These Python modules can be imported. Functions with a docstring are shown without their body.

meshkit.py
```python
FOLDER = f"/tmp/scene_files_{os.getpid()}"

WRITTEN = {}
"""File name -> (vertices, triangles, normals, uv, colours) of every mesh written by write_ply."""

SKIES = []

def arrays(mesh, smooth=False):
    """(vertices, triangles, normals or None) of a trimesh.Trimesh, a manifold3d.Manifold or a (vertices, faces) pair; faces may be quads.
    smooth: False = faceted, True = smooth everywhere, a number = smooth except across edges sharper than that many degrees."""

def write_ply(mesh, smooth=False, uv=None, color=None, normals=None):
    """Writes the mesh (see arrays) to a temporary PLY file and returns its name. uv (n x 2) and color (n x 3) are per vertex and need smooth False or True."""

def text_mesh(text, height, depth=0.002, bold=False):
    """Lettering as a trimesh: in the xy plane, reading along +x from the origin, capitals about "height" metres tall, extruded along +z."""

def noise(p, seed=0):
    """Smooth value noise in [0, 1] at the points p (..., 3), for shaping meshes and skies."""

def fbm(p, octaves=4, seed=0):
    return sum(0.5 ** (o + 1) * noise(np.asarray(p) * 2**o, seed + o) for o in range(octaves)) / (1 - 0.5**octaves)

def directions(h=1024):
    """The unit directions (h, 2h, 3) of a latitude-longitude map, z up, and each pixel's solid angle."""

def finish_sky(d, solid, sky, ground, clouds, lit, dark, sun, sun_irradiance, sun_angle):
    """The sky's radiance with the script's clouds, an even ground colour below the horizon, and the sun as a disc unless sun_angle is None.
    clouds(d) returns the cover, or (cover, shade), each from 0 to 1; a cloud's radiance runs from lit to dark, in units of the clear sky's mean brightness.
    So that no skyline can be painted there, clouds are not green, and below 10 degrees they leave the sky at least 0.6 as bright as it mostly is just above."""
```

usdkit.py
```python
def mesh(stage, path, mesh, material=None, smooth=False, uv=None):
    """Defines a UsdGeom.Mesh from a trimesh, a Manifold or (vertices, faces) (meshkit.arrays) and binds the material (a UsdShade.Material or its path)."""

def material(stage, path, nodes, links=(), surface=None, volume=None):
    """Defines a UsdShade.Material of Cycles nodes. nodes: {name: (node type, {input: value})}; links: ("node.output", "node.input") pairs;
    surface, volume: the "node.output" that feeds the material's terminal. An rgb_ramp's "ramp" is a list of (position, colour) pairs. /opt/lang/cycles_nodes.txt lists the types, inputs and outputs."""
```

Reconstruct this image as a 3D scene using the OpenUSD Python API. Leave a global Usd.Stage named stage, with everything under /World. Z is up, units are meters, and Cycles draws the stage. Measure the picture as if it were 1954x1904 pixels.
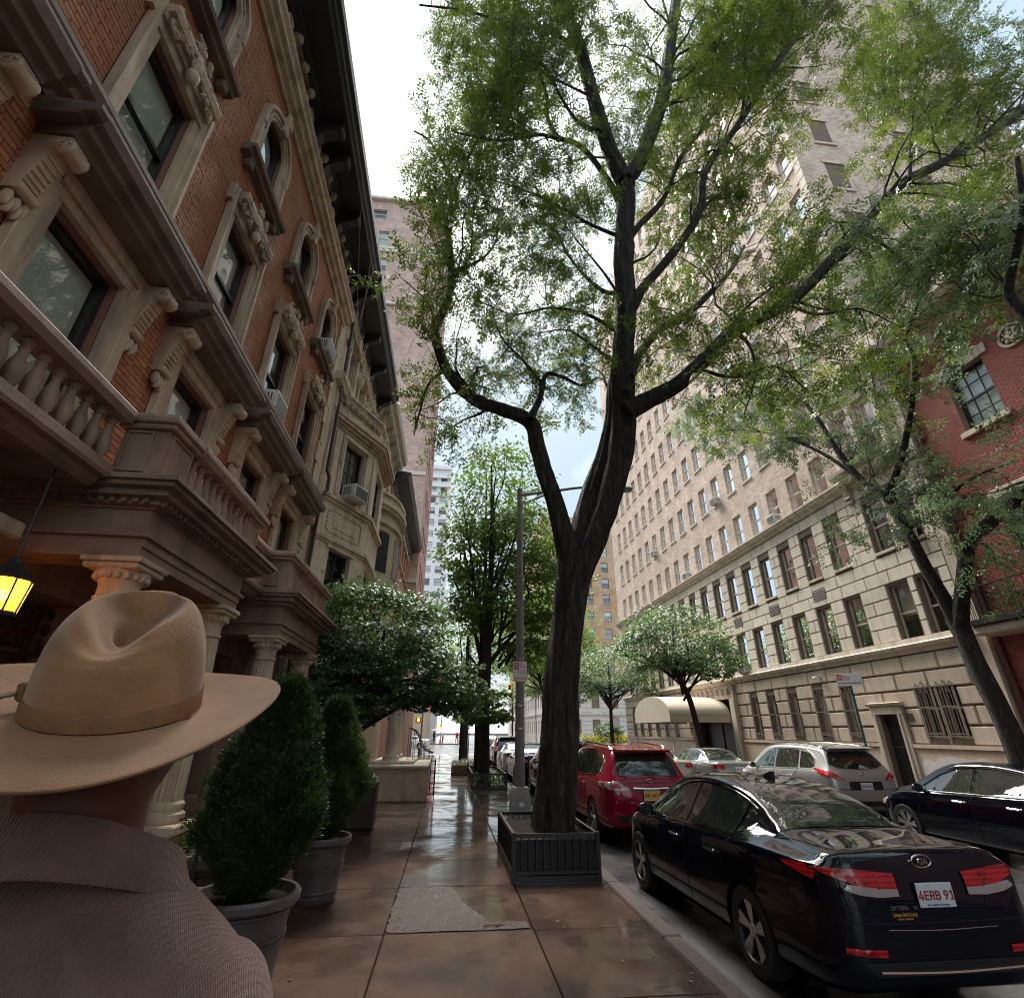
import math, random
import numpy as np, trimesh, usdkit, meshkit
import manifold3d as m3
from shapely.geometry import Polygon, Point
from scipy.spatial import Delaunay
from scipy.interpolate import PchipInterpolator
from pxr import Usd, UsdGeom, UsdLux, UsdShade, Gf, Sdf, Vt

stage = Usd.Stage.CreateInMemory()
UsdGeom.SetStageUpAxis(stage, 'Z'); UsdGeom.SetStageMetersPerUnit(stage, 1.0)
world = UsdGeom.Xform.Define(stage, '/World'); stage.SetDefaultPrim(world.GetPrim())
PI = math.pi
rng = np.random.default_rng(7)

# ---------------------------------------------------------------- camera
CH = 1.85                                    # eye height of the phone
F, CX, CY = 965., 977., 952.                 # focal length and centre for a 1954 x 1904 frame
PITCH, YAW, ROLL = math.radians(24.7), math.radians(6.39), math.radians(0.4)
fwd = np.array([math.sin(YAW) * math.cos(PITCH), math.cos(YAW) * math.cos(PITCH), math.sin(PITCH)])
rgt = np.array([math.cos(YAW), -math.sin(YAW), 0.]); upv = np.cross(rgt, fwd)
r_ = rgt * math.cos(ROLL) + upv * math.sin(ROLL); u_ = -rgt * math.sin(ROLL) + upv * math.cos(ROLL)
CAM = np.array([0, 0, CH])
cam = UsdGeom.Camera.Define(stage, '/World/camera')
cam.CreateHorizontalApertureAttr(36.0); cam.CreateVerticalApertureAttr(36.0 * 1904 / 1954)
cam.CreateFocalLengthAttr(36.0 * F / 1954); cam.CreateClippingRangeAttr((0.05, 3000.0))
cam.CreateExposureAttr(EXPOSURE := 2.85)
cm = Gf.Matrix4d(*[float(x) for row in ((*r_, 0), (*u_, 0), (*(-fwd), 0), (*CAM, 1)) for x in row])
cam.AddTransformOp().Set(cm)

# ---------------------------------------------------------------- sky and sun (overcast)
SUN_EL, SUN_ROT = math.radians(55), math.radians(-12)
sd = np.array([math.sin(SUN_ROT) * math.cos(SUN_EL), math.cos(SUN_ROT) * math.cos(SUN_EL), math.sin(SUN_EL)])
sky = UsdLux.DomeLight.Define(stage, '/World/sky')
sky.GetPrim().SetCustomDataByKey('kind', 'structure')
skym = usdkit.material(stage, '/World/Looks/sky_overcast', {
    'tc': ('texture_coordinate', {}),
    'sky': ('sky_texture', {'sky_type': 'single_scattering', 'sun_disc': False, 'sun_elevation': SUN_EL, 'sun_rotation': SUN_ROT, 'air_density': 1.0, 'aerosol_density': 2.0}),
    'mp': ('mapping', {'scale': (1.0, 1.0, 2.0), 'location': (1.3, 0.0, 0.0)}),
    'n': ('noise_texture', {'scale': 1.7, 'detail': 7.0, 'roughness': 0.55, 'distortion': 0.3}),
    'rc': ('rgb_ramp', {'ramp': [(0.43, (1.30, 1.64, 1.88)), (0.52, (2.1, 2.42, 2.6)), (0.62, (4.8, 5.0, 5.05)), (0.76, (7.8, 7.9, 7.8))]}),
    'sp': ('separate_xyz', {}), 'ze': ('map_range', {'from_min': 0.0, 'from_max': 1.0, 'to_min': 0.72, 'to_max': 1.35, 'clamp': True}), 'vz': ('mix', {'mix_type': 'multiply', 'fac': 1.0}),
    'mx': ('mix', {'fac': 0.9}),
    'bg': ('background_shader', {'strength': 0.06}),
}, [('tc.generated', 'mp.vector'), ('mp.vector', 'n.vector'), ('n.fac', 'rc.fac'), ('sky.color', 'mx.color1'), ('tc.generated', 'sp.vector'), ('sp.z', 'ze.value'), ('rc.color', 'vz.color1'), ('ze.result', 'vz.color2'), ('vz.color', 'mx.color2'), ('mx.color', 'bg.color')], surface='bg.background')
UsdShade.MaterialBindingAPI.Apply(sky.GetPrim()).Bind(skym)
sun = UsdLux.DistantLight.Define(stage, '/World/sun')
sun.CreateIntensityAttr(0.4); sun.CreateAngleAttr(35.0); sun.CreateColorAttr((1.0, 0.96, 0.9)); sun.CreateNormalizeAttr(True)
_z = sd; _x = np.cross([0, 0, 1.], _z); _x /= np.linalg.norm(_x); _y = np.cross(_z, _x)
sun.AddTransformOp().Set(Gf.Matrix4d(*[float(v) for row in ((*_x, 0), (*_y, 0), (*_z, 0), (0, 0, 50, 1)) for v in row]))
sun.GetPrim().SetCustomDataByKey('kind', 'structure')

# ---------------------------------------------------------------- helpers
def ray(px, py):
    return r_ * ((px - CX) / F) + u_ * ((CY - py) / F) + fwd
def at(px, py, X=None, Y=None, z=None, d=None):
    """A point of the place seen at a pixel of the photograph, at a known distance."""
    v = ray(px, py)
    t = (X / v[0]) if X is not None else (Y / v[1]) if Y is not None else ((z - CH) / v[2]) if z is not None else d
    return CAM + t * v

counts = {}
def numbered(parent, name):
    k = (parent, name); counts[k] = counts.get(k, 0) + 1
    return f'{parent}/{name}' + (f'_{counts[k]-1:03d}' if counts[k] > 1 else '')
def path_of(p):
    return '/World' if p is None else (p if isinstance(p, str) else str(p.GetPath()))
def tag(o, label=None, cat=None, group=None, kind=None):
    p = o if isinstance(o, Usd.Prim) else o.GetPrim()
    for k, v in (('label', label), ('category', cat), ('group', group), ('kind', kind)):
        if v: p.SetCustomDataByKey(k, v)
    return p
def thing(name, label, cat, group=None, loc=(0, 0, 0), rz=0):
    x = UsdGeom.Xform.Define(stage, numbered('/World', name))
    if any(loc) or rz:
        x.AddTranslateOp().Set(Gf.Vec3d(*map(float, loc))); x.AddRotateZOp().Set(float(math.degrees(rz)))
    return tag(x, label, cat, group)
def obj(name, mb, m, parent=None, smooth=False, label=None, kind=None):
    me = mb.mesh() if isinstance(mb, MB) else mb
    p = usdkit.mesh(stage, numbered(path_of(parent), name), me, m, smooth=smooth).GetPrim()
    if label or kind: tag(p, label=label, kind=kind)
    return p
def copy_of(root, label=None, group=None, loc=(0, 0, 0), rz=0, scale=None, name=None):
    was = root.GetCustomData()
    x = UsdGeom.Xform.Define(stage, numbered('/World', name or root.GetName().split('_0')[0]))
    p = x.GetPrim(); p.GetReferences().AddInternalReference(root.GetPath()); p.SetInstanceable(True)
    x.ClearXformOpOrder()
    x.AddTranslateOp(opSuffix='c').Set(Gf.Vec3d(*map(float, loc))); x.AddRotateZOp(opSuffix='c').Set(float(math.degrees(rz)))
    if scale: x.AddScaleOp(opSuffix='c').Set(Gf.Vec3f(*scale))
    return tag(p, label or was.get('label'), was.get('category'), group or was.get('group'))

class MB:
    """Collects shapes given in local coordinates and maps them with T to the place."""
    def __init__(s, T=None): s.v, s.f, s.n, s.T = [], [], 0, T
    def add(s, v, f):
        v = np.asarray(v, float); f = np.asarray(f, int)
        if f.shape[1] == 4: f = np.vstack([f[:, [0, 1, 2]], f[:, [0, 2, 3]]])
        s.v.append(s.T(v) if s.T else v); s.f.append(f + s.n); s.n += len(v); return s
    def tm(s, t, M=None):
        v = np.asarray(t.vertices)
        if M is not None: v = v @ np.asarray(M)[:3, :3].T + np.asarray(M)[:3, 3]
        return s.add(v, t.faces)
    def box(s, a, b, ch=0.0):
        a, b = np.minimum(a, b), np.maximum(a, b); c, h = (a + b) / 2, (b - a) / 2
        if ch <= 0:
            v = np.array([[x, y, z] for x in (-1, 1) for y in (-1, 1) for z in (-1, 1)]) * h + c
            return s.add(v, [[0, 1, 3, 2], [4, 6, 7, 5], [0, 4, 5, 1], [2, 3, 7, 6], [0, 2, 6, 4], [1, 5, 7, 3]])
        ch = min(ch, *(h * 0.9))
        pts = []
        for k in range(3):
            e = h.copy(); 
            for i in range(3):
                if i != k: e[i] -= ch
            pts += [np.array([x, y, z]) * e + c for x in (-1, 1) for y in (-1, 1) for z in (-1, 1)]
        return s.tm(trimesh.convex.convex_hull(np.array(pts)))
    def quad(s, *p): return s.add(np.array(p), [[0, 1, 2, 3]])
    def prism(s, poly, axis, a, b):
        """A polygon in the plane of the two other axes (in order), pushed from a to b along axis."""
        t = trimesh.creation.extrude_polygon(Polygon(poly), b - a, engine='earcut'); v = np.asarray(t.vertices)
        o = [i for i in range(3) if i != axis]; w = np.zeros_like(v); w[:, o[0]] = v[:, 0]; w[:, o[1]] = v[:, 1]; w[:, axis] = v[:, 2] + a
        return s.add(w, t.faces)
    def lathe(s, prof, loc=(0, 0, 0), n=20, axis=2, flute=0, fd=0.0):
        prof = np.asarray(prof, float); th = np.arange(n) * 2 * PI / n
        rad = np.ones(n) - (fd * (0.5 + 0.5 * np.cos(th * flute)) if flute else 0)
        v = np.stack([prof[:, 0, None] * np.cos(th) * rad, prof[:, 0, None] * np.sin(th) * rad, np.repeat(prof[:, 1, None], n, 1)], -1)
        if axis == 0: v = v[..., [2, 0, 1]]
        if axis == 1: v = v[..., [0, 2, 1]]
        i, j = np.meshgrid(np.arange(len(prof) - 1), np.arange(n), indexing='ij')
        q = np.stack([i * n + j, i * n + (j + 1) % n, (i + 1) * n + (j + 1) % n, (i + 1) * n + j], -1).reshape(-1, 4)
        return s.add(v.reshape(-1, 3) + np.asarray(loc, float), q)
    def tube(s, pts, r, sides=8, caps=True):
        p = np.asarray(pts, float); r = np.broadcast_to(np.asarray(r, float), (len(p),))
        t = np.gradient(p, axis=0); t /= np.linalg.norm(t, axis=1, keepdims=True) + 1e-12
        a = np.cross(t[0], [0, 0, 1.0] if abs(t[0][2]) < 0.9 else [1.0, 0, 0]); A = []
        for k in range(len(p)):
            a = a - t[k] * (a @ t[k]); a /= np.linalg.norm(a) + 1e-12; A.append(a.copy())
        A = np.array(A); Bv = np.cross(t, A); th = np.arange(sides) * 2 * PI / sides
        v = p[:, None] + r[:, None, None] * (np.cos(th)[None, :, None] * A[:, None] + np.sin(th)[None, :, None] * Bv[:, None])
        i, j = np.meshgrid(np.arange(len(p) - 1), np.arange(sides), indexing='ij')
        q = np.stack([i * sides + j, i * sides + (j + 1) % sides, (i + 1) * sides + (j + 1) % sides, (i + 1) * sides + j], -1).reshape(-1, 4)
        f = np.vstack([q[:, [0, 1, 2]], q[:, [0, 2, 3]]])
        if caps:
            k = np.arange(1, sides - 1); e = (len(p) - 1) * sides
            f = np.vstack([f, np.stack([0 * k, k + 1, k], 1), np.stack([0 * k + e, e + k, e + k + 1], 1)])
        return s.add(v.reshape(-1, 3), f)
    def ball(s, c, r, n=1):
        t = trimesh.creation.icosphere(n); return s.add(np.asarray(t.vertices) * np.asarray(r, float) + np.asarray(c, float), t.faces)
    def mesh(s):
        return trimesh.Trimesh(np.vstack(s.v), np.vstack(s.f), process=False)

def left(X): return lambda v: np.stack([X + v[:, 1], v[:, 0], v[:, 2]], 1)      # local (along the street, out of the wall, up)
def right(X): return lambda v: np.stack([X - v[:, 1], v[:, 0], v[:, 2]], 1)
def front(Y): return lambda v: np.stack([v[:, 0], Y - v[:, 1], v[:, 2]], 1)
def catmull(pts, n=6):
    p = np.asarray(pts, float); 
    if len(p) < 3: return np.linspace(p[0], p[-1], n + 1)
    q = np.vstack([2 * p[0] - p[1], p, 2 * p[-1] - p[-2]]); out = []
    for k in range(len(p) - 1):
        a, b, c, d = q[k:k + 4]
        for t in np.arange(n) / n:
            out.append(0.5 * (2 * b + (c - a) * t + (2 * a - 5 * b + 4 * c - d) * t * t + (3 * b - a - 3 * c + d) * t ** 3))
    return np.array(out + [p[-1]])

# ---------------------------------------------------------------- materials
L = '/World/Looks/'
def mat(name, c1, c2=None, rough=0.6, scale=5.0, bump=0.0, bscale=60.0, spec=0.4, metal=0.0, var=0.0, coat=0.0, stain=None, rough2=None, sheen=0.0, stretch=None, local=False, bdist=0.01, stain_amt=0.6):
    c2 = c2 if c2 is not None else tuple(x * 0.75 for x in c1)
    N = {'g': ('texture_coordinate', {}) if local else ('geometry', {}), 'n': ('noise_texture', {'scale': scale, 'detail': 6.0, 'roughness': 0.6}),
         'r': ('rgb_ramp', {'ramp': [(0.3, c1), (0.7, c2)]}),
         'p': ('principled_bsdf', {'roughness': rough, 'specular_ior_level': spec, 'metallic': metal, 'coat_weight': coat, 'coat_roughness': 0.04, 'sheen_weight': sheen})}
    pos = 'g.object' if local else 'g.position'
    K = [(pos, 'n.vector'), ('n.fac', 'r.fac')]
    if stretch:
        N['mp'] = ('mapping', {'scale': stretch}); K[0] = (pos, 'mp.vector'); K.append(('mp.vector', 'n.vector'))
    col = 'r.color'
    if stain:
        N['sm'] = ('mapping', {'scale': (2.2, 2.2, 0.35)}); N['sn'] = ('noise_texture', {'scale': 1.6, 'detail': 8.0, 'roughness': 0.65})
        N['sr'] = ('map_range', {'from_min': 0.48, 'from_max': 0.72, 'to_min': 0.0, 'to_max': stain_amt, 'clamp': True}); N['sx'] = ('mix', {'color2': stain})
        K += [(pos, 'sm.vector'), ('sm.vector', 'sn.vector'), ('sn.fac', 'sr.value'), ('sr.result', 'sx.fac'), (col, 'sx.color1')]; col = 'sx.color'
    if var:
        N['oi'] = ('object_info', {}); N['gi'] = ('geometry', {}); N['ad'] = ('math', {'math_type': 'add'}); N['fr'] = ('math', {'math_type': 'fraction'})
        N['mr'] = ('map_range', {'from_min': 0.0, 'from_max': 1.0, 'to_min': 1 - var, 'to_max': 1 + var}); N['hv'] = ('hsv', {})
        K += [('oi.random', 'ad.value1'), ('gi.random_per_island', 'ad.value2'), ('ad.value', 'fr.value1'), ('fr.value', 'mr.value'), ('mr.result', 'hv.value'), (col, 'hv.color')]; col = 'hv.color'
    K.append((col, 'p.base_color'))
    if rough2 is not None:
        N['rn'] = ('noise_texture', {'scale': scale * 0.6, 'detail': 5.0, 'roughness': 0.6}); N['rm'] = ('map_range', {'from_min': 0.38, 'from_max': 0.62, 'to_min': rough, 'to_max': rough2, 'clamp': True})
        K += [(pos, 'rn.vector'), ('rn.fac', 'rm.value'), ('rm.result', 'p.roughness')]
    if bump:
        N['bn'] = ('noise_texture', {'scale': bscale, 'detail': 5.0, 'roughness': 0.65}); N['b'] = ('bump', {'strength': bump, 'distance': bdist})
        K += [(pos, 'bn.vector'), ('bn.fac', 'b.height'), ('b.normal', 'p.normal')]
    return usdkit.material(stage, L + name, N, K, surface='p.BSDF')

def brick_mat(name, axis, c1, c2, mortar, rough=0.8, bw=0.21, rh=0.075, bump=0.5, stain=None):
    """Brickwork for walls too far away to lay brick by brick; axis: 'y' for walls along the street, 'x' for walls across it."""
    N = {'g': ('geometry', {}), 's': ('separate_xyz', {}), 'c': ('combine_xyz', {}),
         'br': ('brick_texture', {'color1': c1, 'color2': c2, 'mortar': mortar, 'scale': 1.0, 'mortar_size': 0.008, 'mortar_smooth': 0.2, 'brick_width': bw, 'row_height': rh, 'bias': -0.1}),
         'n': ('noise_texture', {'scale': 0.7, 'detail': 7.0, 'roughness': 0.65}), 'mr': ('map_range', {'from_min': 0.3, 'from_max': 0.7, 'to_min': 0.72, 'to_max': 1.22}), 'hv': ('hsv', {}),
         'b': ('bump', {'strength': bump, 'distance': 0.006, 'invert': True}), 'p': ('principled_bsdf', {'roughness': rough, 'specular_ior_level': 0.3})}
    K = [('g.position', 's.vector'), (f's.{axis}', 'c.x'), ('s.z', 'c.y'), ('c.vector', 'br.vector'), ('g.position', 'n.vector'), ('n.fac', 'mr.value'), ('mr.result', 'hv.value'), ('br.color', 'hv.color'), ('hv.color', 'p.base_color'), ('br.fac', 'b.height'), ('b.normal', 'p.normal')]
    return usdkit.material(stage, L + name, N, K, surface='p.BSDF')

def glass_mat(name, tint=(0.8, 0.85, 0.85), ior=1.5, extra=0.05):
    N = {'f': ('fresnel', {'IOR': ior}), 'a': ('math', {'math_type': 'add', 'value2': extra}), 't': ('transparent_bsdf', {'color': tint}), 'g': ('glossy_bsdf', {'color': (0.95, 0.97, 1.0), 'roughness': 0.02}), 'm': ('mix_closure', {}),
         'geo': ('geometry', {}), 'n': ('noise_texture', {'scale': 1.3, 'detail': 2.0}), 'b': ('bump', {'strength': 0.12, 'distance': 0.02})}
    K = [('f.fac', 'a.value1'), ('a.value', 'm.fac'), ('t.BSDF', 'm.closure1'), ('g.BSDF', 'm.closure2'), ('geo.position', 'n.vector'), ('n.fac', 'b.height'), ('b.normal', 'g.normal')]
    return usdkit.material(stage, L + name, N, K, surface='m.closure')

def leaf_mat(name, a, b, c, trans=0.45, val=1.5, rough=0.36):
    N = {'g': ('geometry', {}), 'n': ('noise_texture', {'scale': 1.1, 'detail': 3.0}), 'ad': ('math', {'math_type': 'multiply_add', 'value2': 0.45, 'value3': -0.22}), 'a2': ('math', {'math_type': 'add'}),
         'r': ('rgb_ramp', {'ramp': [(0.25, a), (0.5, b), (0.8, c)]}), 'd': ('principled_bsdf', {'roughness': rough, 'specular_ior_level': 0.45}),
         't': ('translucent_bsdf', {}), 'hv': ('hsv', {'saturation': 1.12, 'value': val}), 'm': ('mix_closure', {'fac': trans})}
    K = [('g.position', 'n.vector'), ('g.random_per_island', 'ad.value1'), ('n.fac', 'a2.value1'), ('ad.value', 'a2.value2'), ('a2.value', 'r.fac'), ('r.color', 'd.base_color'), ('r.color', 'hv.color'), ('hv.color', 't.color'), ('d.BSDF', 'm.closure1'), ('t.BSDF', 'm.closure2')]
    return usdkit.material(stage, L + name, N, K, surface='m.closure')
def glow(name, col, strength):
    return usdkit.material(stage, L + name, {'e': ('emission', {'color': col, 'strength': strength})}, [], surface='e.emission')
def plain(name, c, rough=0.5, metal=0.0, spec=0.5, coat=0.0, emit=0.0):
    return usdkit.material(stage, L + name, {'p': ('principled_bsdf', {'base_color': c, 'roughness': rough, 'metallic': metal, 'specular_ior_level': spec, 'coat_weight': coat, 'emission_color': c, 'emission_strength': emit})}, [], surface='p.BSDF')

def furrowed_bark():
    N = {'g': ('geometry', {}), 'm': ('mapping', {'scale': (1, 1, .16)}), 'v': ('noise_texture', {'scale': 17.0, 'detail': 4.0, 'roughness': .6, 'distortion': .8}), 'n': ('noise_texture', {'scale': 2.4, 'detail': 6.0, 'roughness': .65}),
         'r': ('rgb_ramp', {'ramp': [(.36, (.0045, .0035, .0035)), (.50, (.022, .015, .0125)), (.68, (.10, .07, .052))]}), 'gr': ('map_range', {'from_min': .53, 'from_max': .68, 'to_min': 0., 'to_max': .65, 'clamp': True}), 'mx': ('mix', {'color2': (.030, .034, .011)}),
         'f': ('noise_texture', {'scale': 60.0, 'detail': 4.0}), 'ad': ('math', {'math_type': 'multiply_add', 'value2': .25}), 'b': ('bump', {'strength': 1.0, 'distance': .12}), 'p': ('principled_bsdf', {'roughness': .62, 'specular_ior_level': .45})}
    K = [('g.position', 'm.vector'), ('m.vector', 'v.vector'), ('g.position', 'n.vector'), ('g.position', 'f.vector'), ('v.fac', 'r.fac'), ('n.fac', 'gr.value'), ('gr.result', 'mx.fac'), ('r.color', 'mx.color1'), ('mx.color', 'p.base_color'), ('f.fac', 'ad.value1'), ('v.fac', 'ad.value3'), ('ad.value', 'b.height'), ('b.normal', 'p.normal')]
    return usdkit.material(stage, L + 'furrowed_bark', N, K, surface='p.BSDF')
M = {}
def wet_stone():
    N = {'g': ('geometry', {}), 'oi': ('object_info', {}), 'n': ('noise_texture', {'scale': 1.1, 'detail': 7.0, 'roughness': .62}), 'r': ('rgb_ramp', {'ramp': [(.32, (.112, .064, .042)), (.5, (.078, .044, .030)), (.7, (.045, .026, .019))]}),
         'mr': ('map_range', {'to_min': .78, 'to_max': 1.2}), 'hv': ('hsv', {}), 'w': ('noise_texture', {'scale': .85, 'detail': 6.0, 'roughness': .6, 'distortion': .4}), 'wm': ('map_range', {'from_min': .40, 'from_max': .54, 'to_min': .05, 'to_max': 1., 'clamp': True}), 'rm': ('map_range', {'from_min': .40, 'from_max': .55, 'to_min': .62, 'to_max': .30, 'clamp': True}), 'dk': ('map_range', {'from_min': .46, 'from_max': .62, 'to_min': 1.0, 'to_max': .62, 'clamp': True}), 'hd': ('hsv', {}),
         's': ('noise_texture', {'scale': 11.0, 'detail': 2.0, 'roughness': .5}), 'sm': ('map_range', {'from_min': .68, 'from_max': .74, 'to_min': 0, 'to_max': .65, 'clamp': True}), 'sx': ('mix', {'color2': (.03, .019, .015)}), 'f': ('noise_texture', {'scale': 260.0, 'detail': 3.0}), 'fm': ('map_range', {'to_min': .75, 'to_max': 1.25}), 'hf': ('hsv', {}),
         'b': ('bump', {'strength': .35, 'distance': .006}), 'b2': ('bump', {'strength': .22, 'distance': .02}), 'bn': ('noise_texture', {'scale': 4.0, 'detail': 3.0}), 'p': ('principled_bsdf', {'specular_ior_level': .06, 'coat_roughness': .10, 'coat_ior': 1.27})}
    K = [('g.position', 'n.vector'), ('n.fac', 'r.fac'), ('oi.random', 'mr.value'), ('mr.result', 'hv.value'), ('r.color', 'hv.color'), ('g.position', 'w.vector'), ('w.fac', 'wm.value'), ('wm.result', 'p.coat_weight'), ('w.fac', 'rm.value'), ('rm.result', 'p.roughness'), ('w.fac', 'dk.value'), ('dk.result', 'hd.value'), ('hv.color', 'hd.color'),
         ('g.position', 's.vector'), ('s.fac', 'sm.value'), ('sm.result', 'sx.fac'), ('hd.color', 'sx.color1'), ('g.position', 'f.vector'), ('f.fac', 'fm.value'), ('fm.result', 'hf.value'), ('sx.color', 'hf.color'), ('hf.color', 'p.base_color'), ('f.fac', 'b.height'), ('b.normal', 'p.normal'), ('g.position', 'bn.vector'), ('bn.fac', 'b2.height'), ('b2.normal', 'p.coat_normal')]
    return usdkit.material(stage, L + 'wet_slab', N, K, surface='p.BSDF')
M['wet_slab'] = wet_stone()
M['rough_slab'] = mat('rough_slab', (0.085, 0.048, 0.033), (0.03, 0.018, 0.013), rough=0.18, rough2=0.6, scale=14, bump=1.0, bscale=45, spec=0.4, bdist=0.02)
M['kerb'] = mat('kerb_stone', (0.13, 0.10, 0.085), (0.08, 0.06, 0.05), rough=0.3, scale=4, bump=0.3, var=0.12)
M['asphalt'] = mat('wet_asphalt', (0.045, 0.042, 0.042), (0.028, 0.026, 0.027), rough=0.12, rough2=0.45, scale=0.9, bump=0.5, bscale=90, spec=0.5)
M['paint'] = mat('road_paint', (0.7, 0.7, 0.68), (0.5, 0.5, 0.5), rough=0.3, scale=3)
M['earth'] = mat('earth', (0.026, 0.018, 0.014), rough=0.9, spec=0.05, bump=.6, bscale=40)
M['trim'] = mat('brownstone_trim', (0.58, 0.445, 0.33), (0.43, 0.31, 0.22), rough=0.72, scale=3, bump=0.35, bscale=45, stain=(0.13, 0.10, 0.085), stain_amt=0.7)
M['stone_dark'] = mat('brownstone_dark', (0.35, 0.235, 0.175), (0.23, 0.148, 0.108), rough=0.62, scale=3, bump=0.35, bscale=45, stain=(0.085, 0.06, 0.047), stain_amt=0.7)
M['stone_black'] = mat('sooty_stone', (0.10, 0.072, 0.054), (0.21, 0.148, 0.108), rough=0.7, scale=2.5, bump=0.4, bscale=50)
M['brick_a'] = mat('townhouse_brick', (0.54, 0.225, 0.115), (0.42, 0.165, 0.082), rough=0.75, scale=2, bump=0.4, bscale=120, var=0.22, stain=(0.17, 0.075, 0.05), stain_amt=0.45)
M['mortar_a'] = mat('brick_mortar', (0.30, 0.15, 0.10), rough=0.9)
M['beige'] = mat('beige_limestone', (0.62, 0.51, 0.385), (0.50, 0.40, 0.30), rough=0.7, scale=3, bump=0.25, stain=(0.16, 0.12, 0.09), stain_amt=0.6)
M['limestone'] = mat('limestone_block', (0.70, 0.62, 0.50), (0.61, 0.52, 0.41), rough=0.7, scale=2.5, bump=0.25, bscale=40, var=0.09, stain=(0.34, 0.27, 0.21), stain_amt=0.5)
M['lime_low'] = mat('limestone_low', (0.56, 0.46, 0.36), (0.47, 0.375, 0.29), rough=0.65, scale=2.5, bump=0.25, bscale=40, var=0.07, stain=(0.25, 0.19, 0.15), stain_amt=0.5)
M['joint'] = mat('dark_joint', (0.17, 0.13, 0.10), rough=0.9)
M['lime_trim'] = mat('limestone_trim', (0.62, 0.53, 0.42), (0.51, 0.42, 0.33), rough=0.7, scale=2, bump=0.2, stain=(0.2, 0.15, 0.12), stain_amt=0.75)
M['stucco'] = mat('pale_render_patch', (0.62, 0.59, 0.57), (0.52, 0.49, 0.47), rough=0.8, scale=6)
M['brick_r1'] = brick_mat('apartment_brick', 'y', (0.58, 0.46, 0.37), (0.42, 0.30, 0.235), (0.62, 0.54, 0.46), bw=0.26, rh=0.11)
M['brick_r1s'] = brick_mat('apartment_brick_side', 'x', (0.58, 0.46, 0.37), (0.42, 0.30, 0.235), (0.62, 0.54, 0.46), bw=0.26, rh=0.11)
M['brick_r3'] = brick_mat('orange_brick_front', 'x', (0.58, 0.38, 0.24), (0.48, 0.30, 0.18), (0.5, 0.38, 0.28))
M['brick_r3s'] = brick_mat('orange_brick_side', 'y', (0.58, 0.38, 0.24), (0.48, 0.30, 0.18), (0.5, 0.38, 0.28))
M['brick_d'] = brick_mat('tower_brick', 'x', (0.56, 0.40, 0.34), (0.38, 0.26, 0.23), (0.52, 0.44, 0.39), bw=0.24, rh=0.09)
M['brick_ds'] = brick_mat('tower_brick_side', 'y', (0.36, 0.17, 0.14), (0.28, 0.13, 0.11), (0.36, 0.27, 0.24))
M['brick_red'] = mat('red_brick', (0.36, 0.085, 0.062), (0.26, 0.058, 0.045), rough=0.7, scale=2, bump=0.4, bscale=110, var=0.28)
M['mortar_red'] = mat('red_brick_mortar', (0.36, 0.23, 0.21), rough=0.9)
M['brick_f'] = brick_mat('rust_brick', 'y', (0.45, 0.20, 0.13), (0.36, 0.15, 0.10), (0.3, 0.2, 0.16))
M['white_stone'] = mat('white_stone', (0.66, 0.62, 0.57), (0.58, 0.53, 0.48), rough=0.7, scale=1.0, stain=(0.4, 0.36, 0.32), stain_amt=0.35)
M['white_panel'] = mat('white_panel', (0.72, 0.73, 0.74), (0.66, 0.67, 0.69), rough=0.5, scale=0.4)
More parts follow.
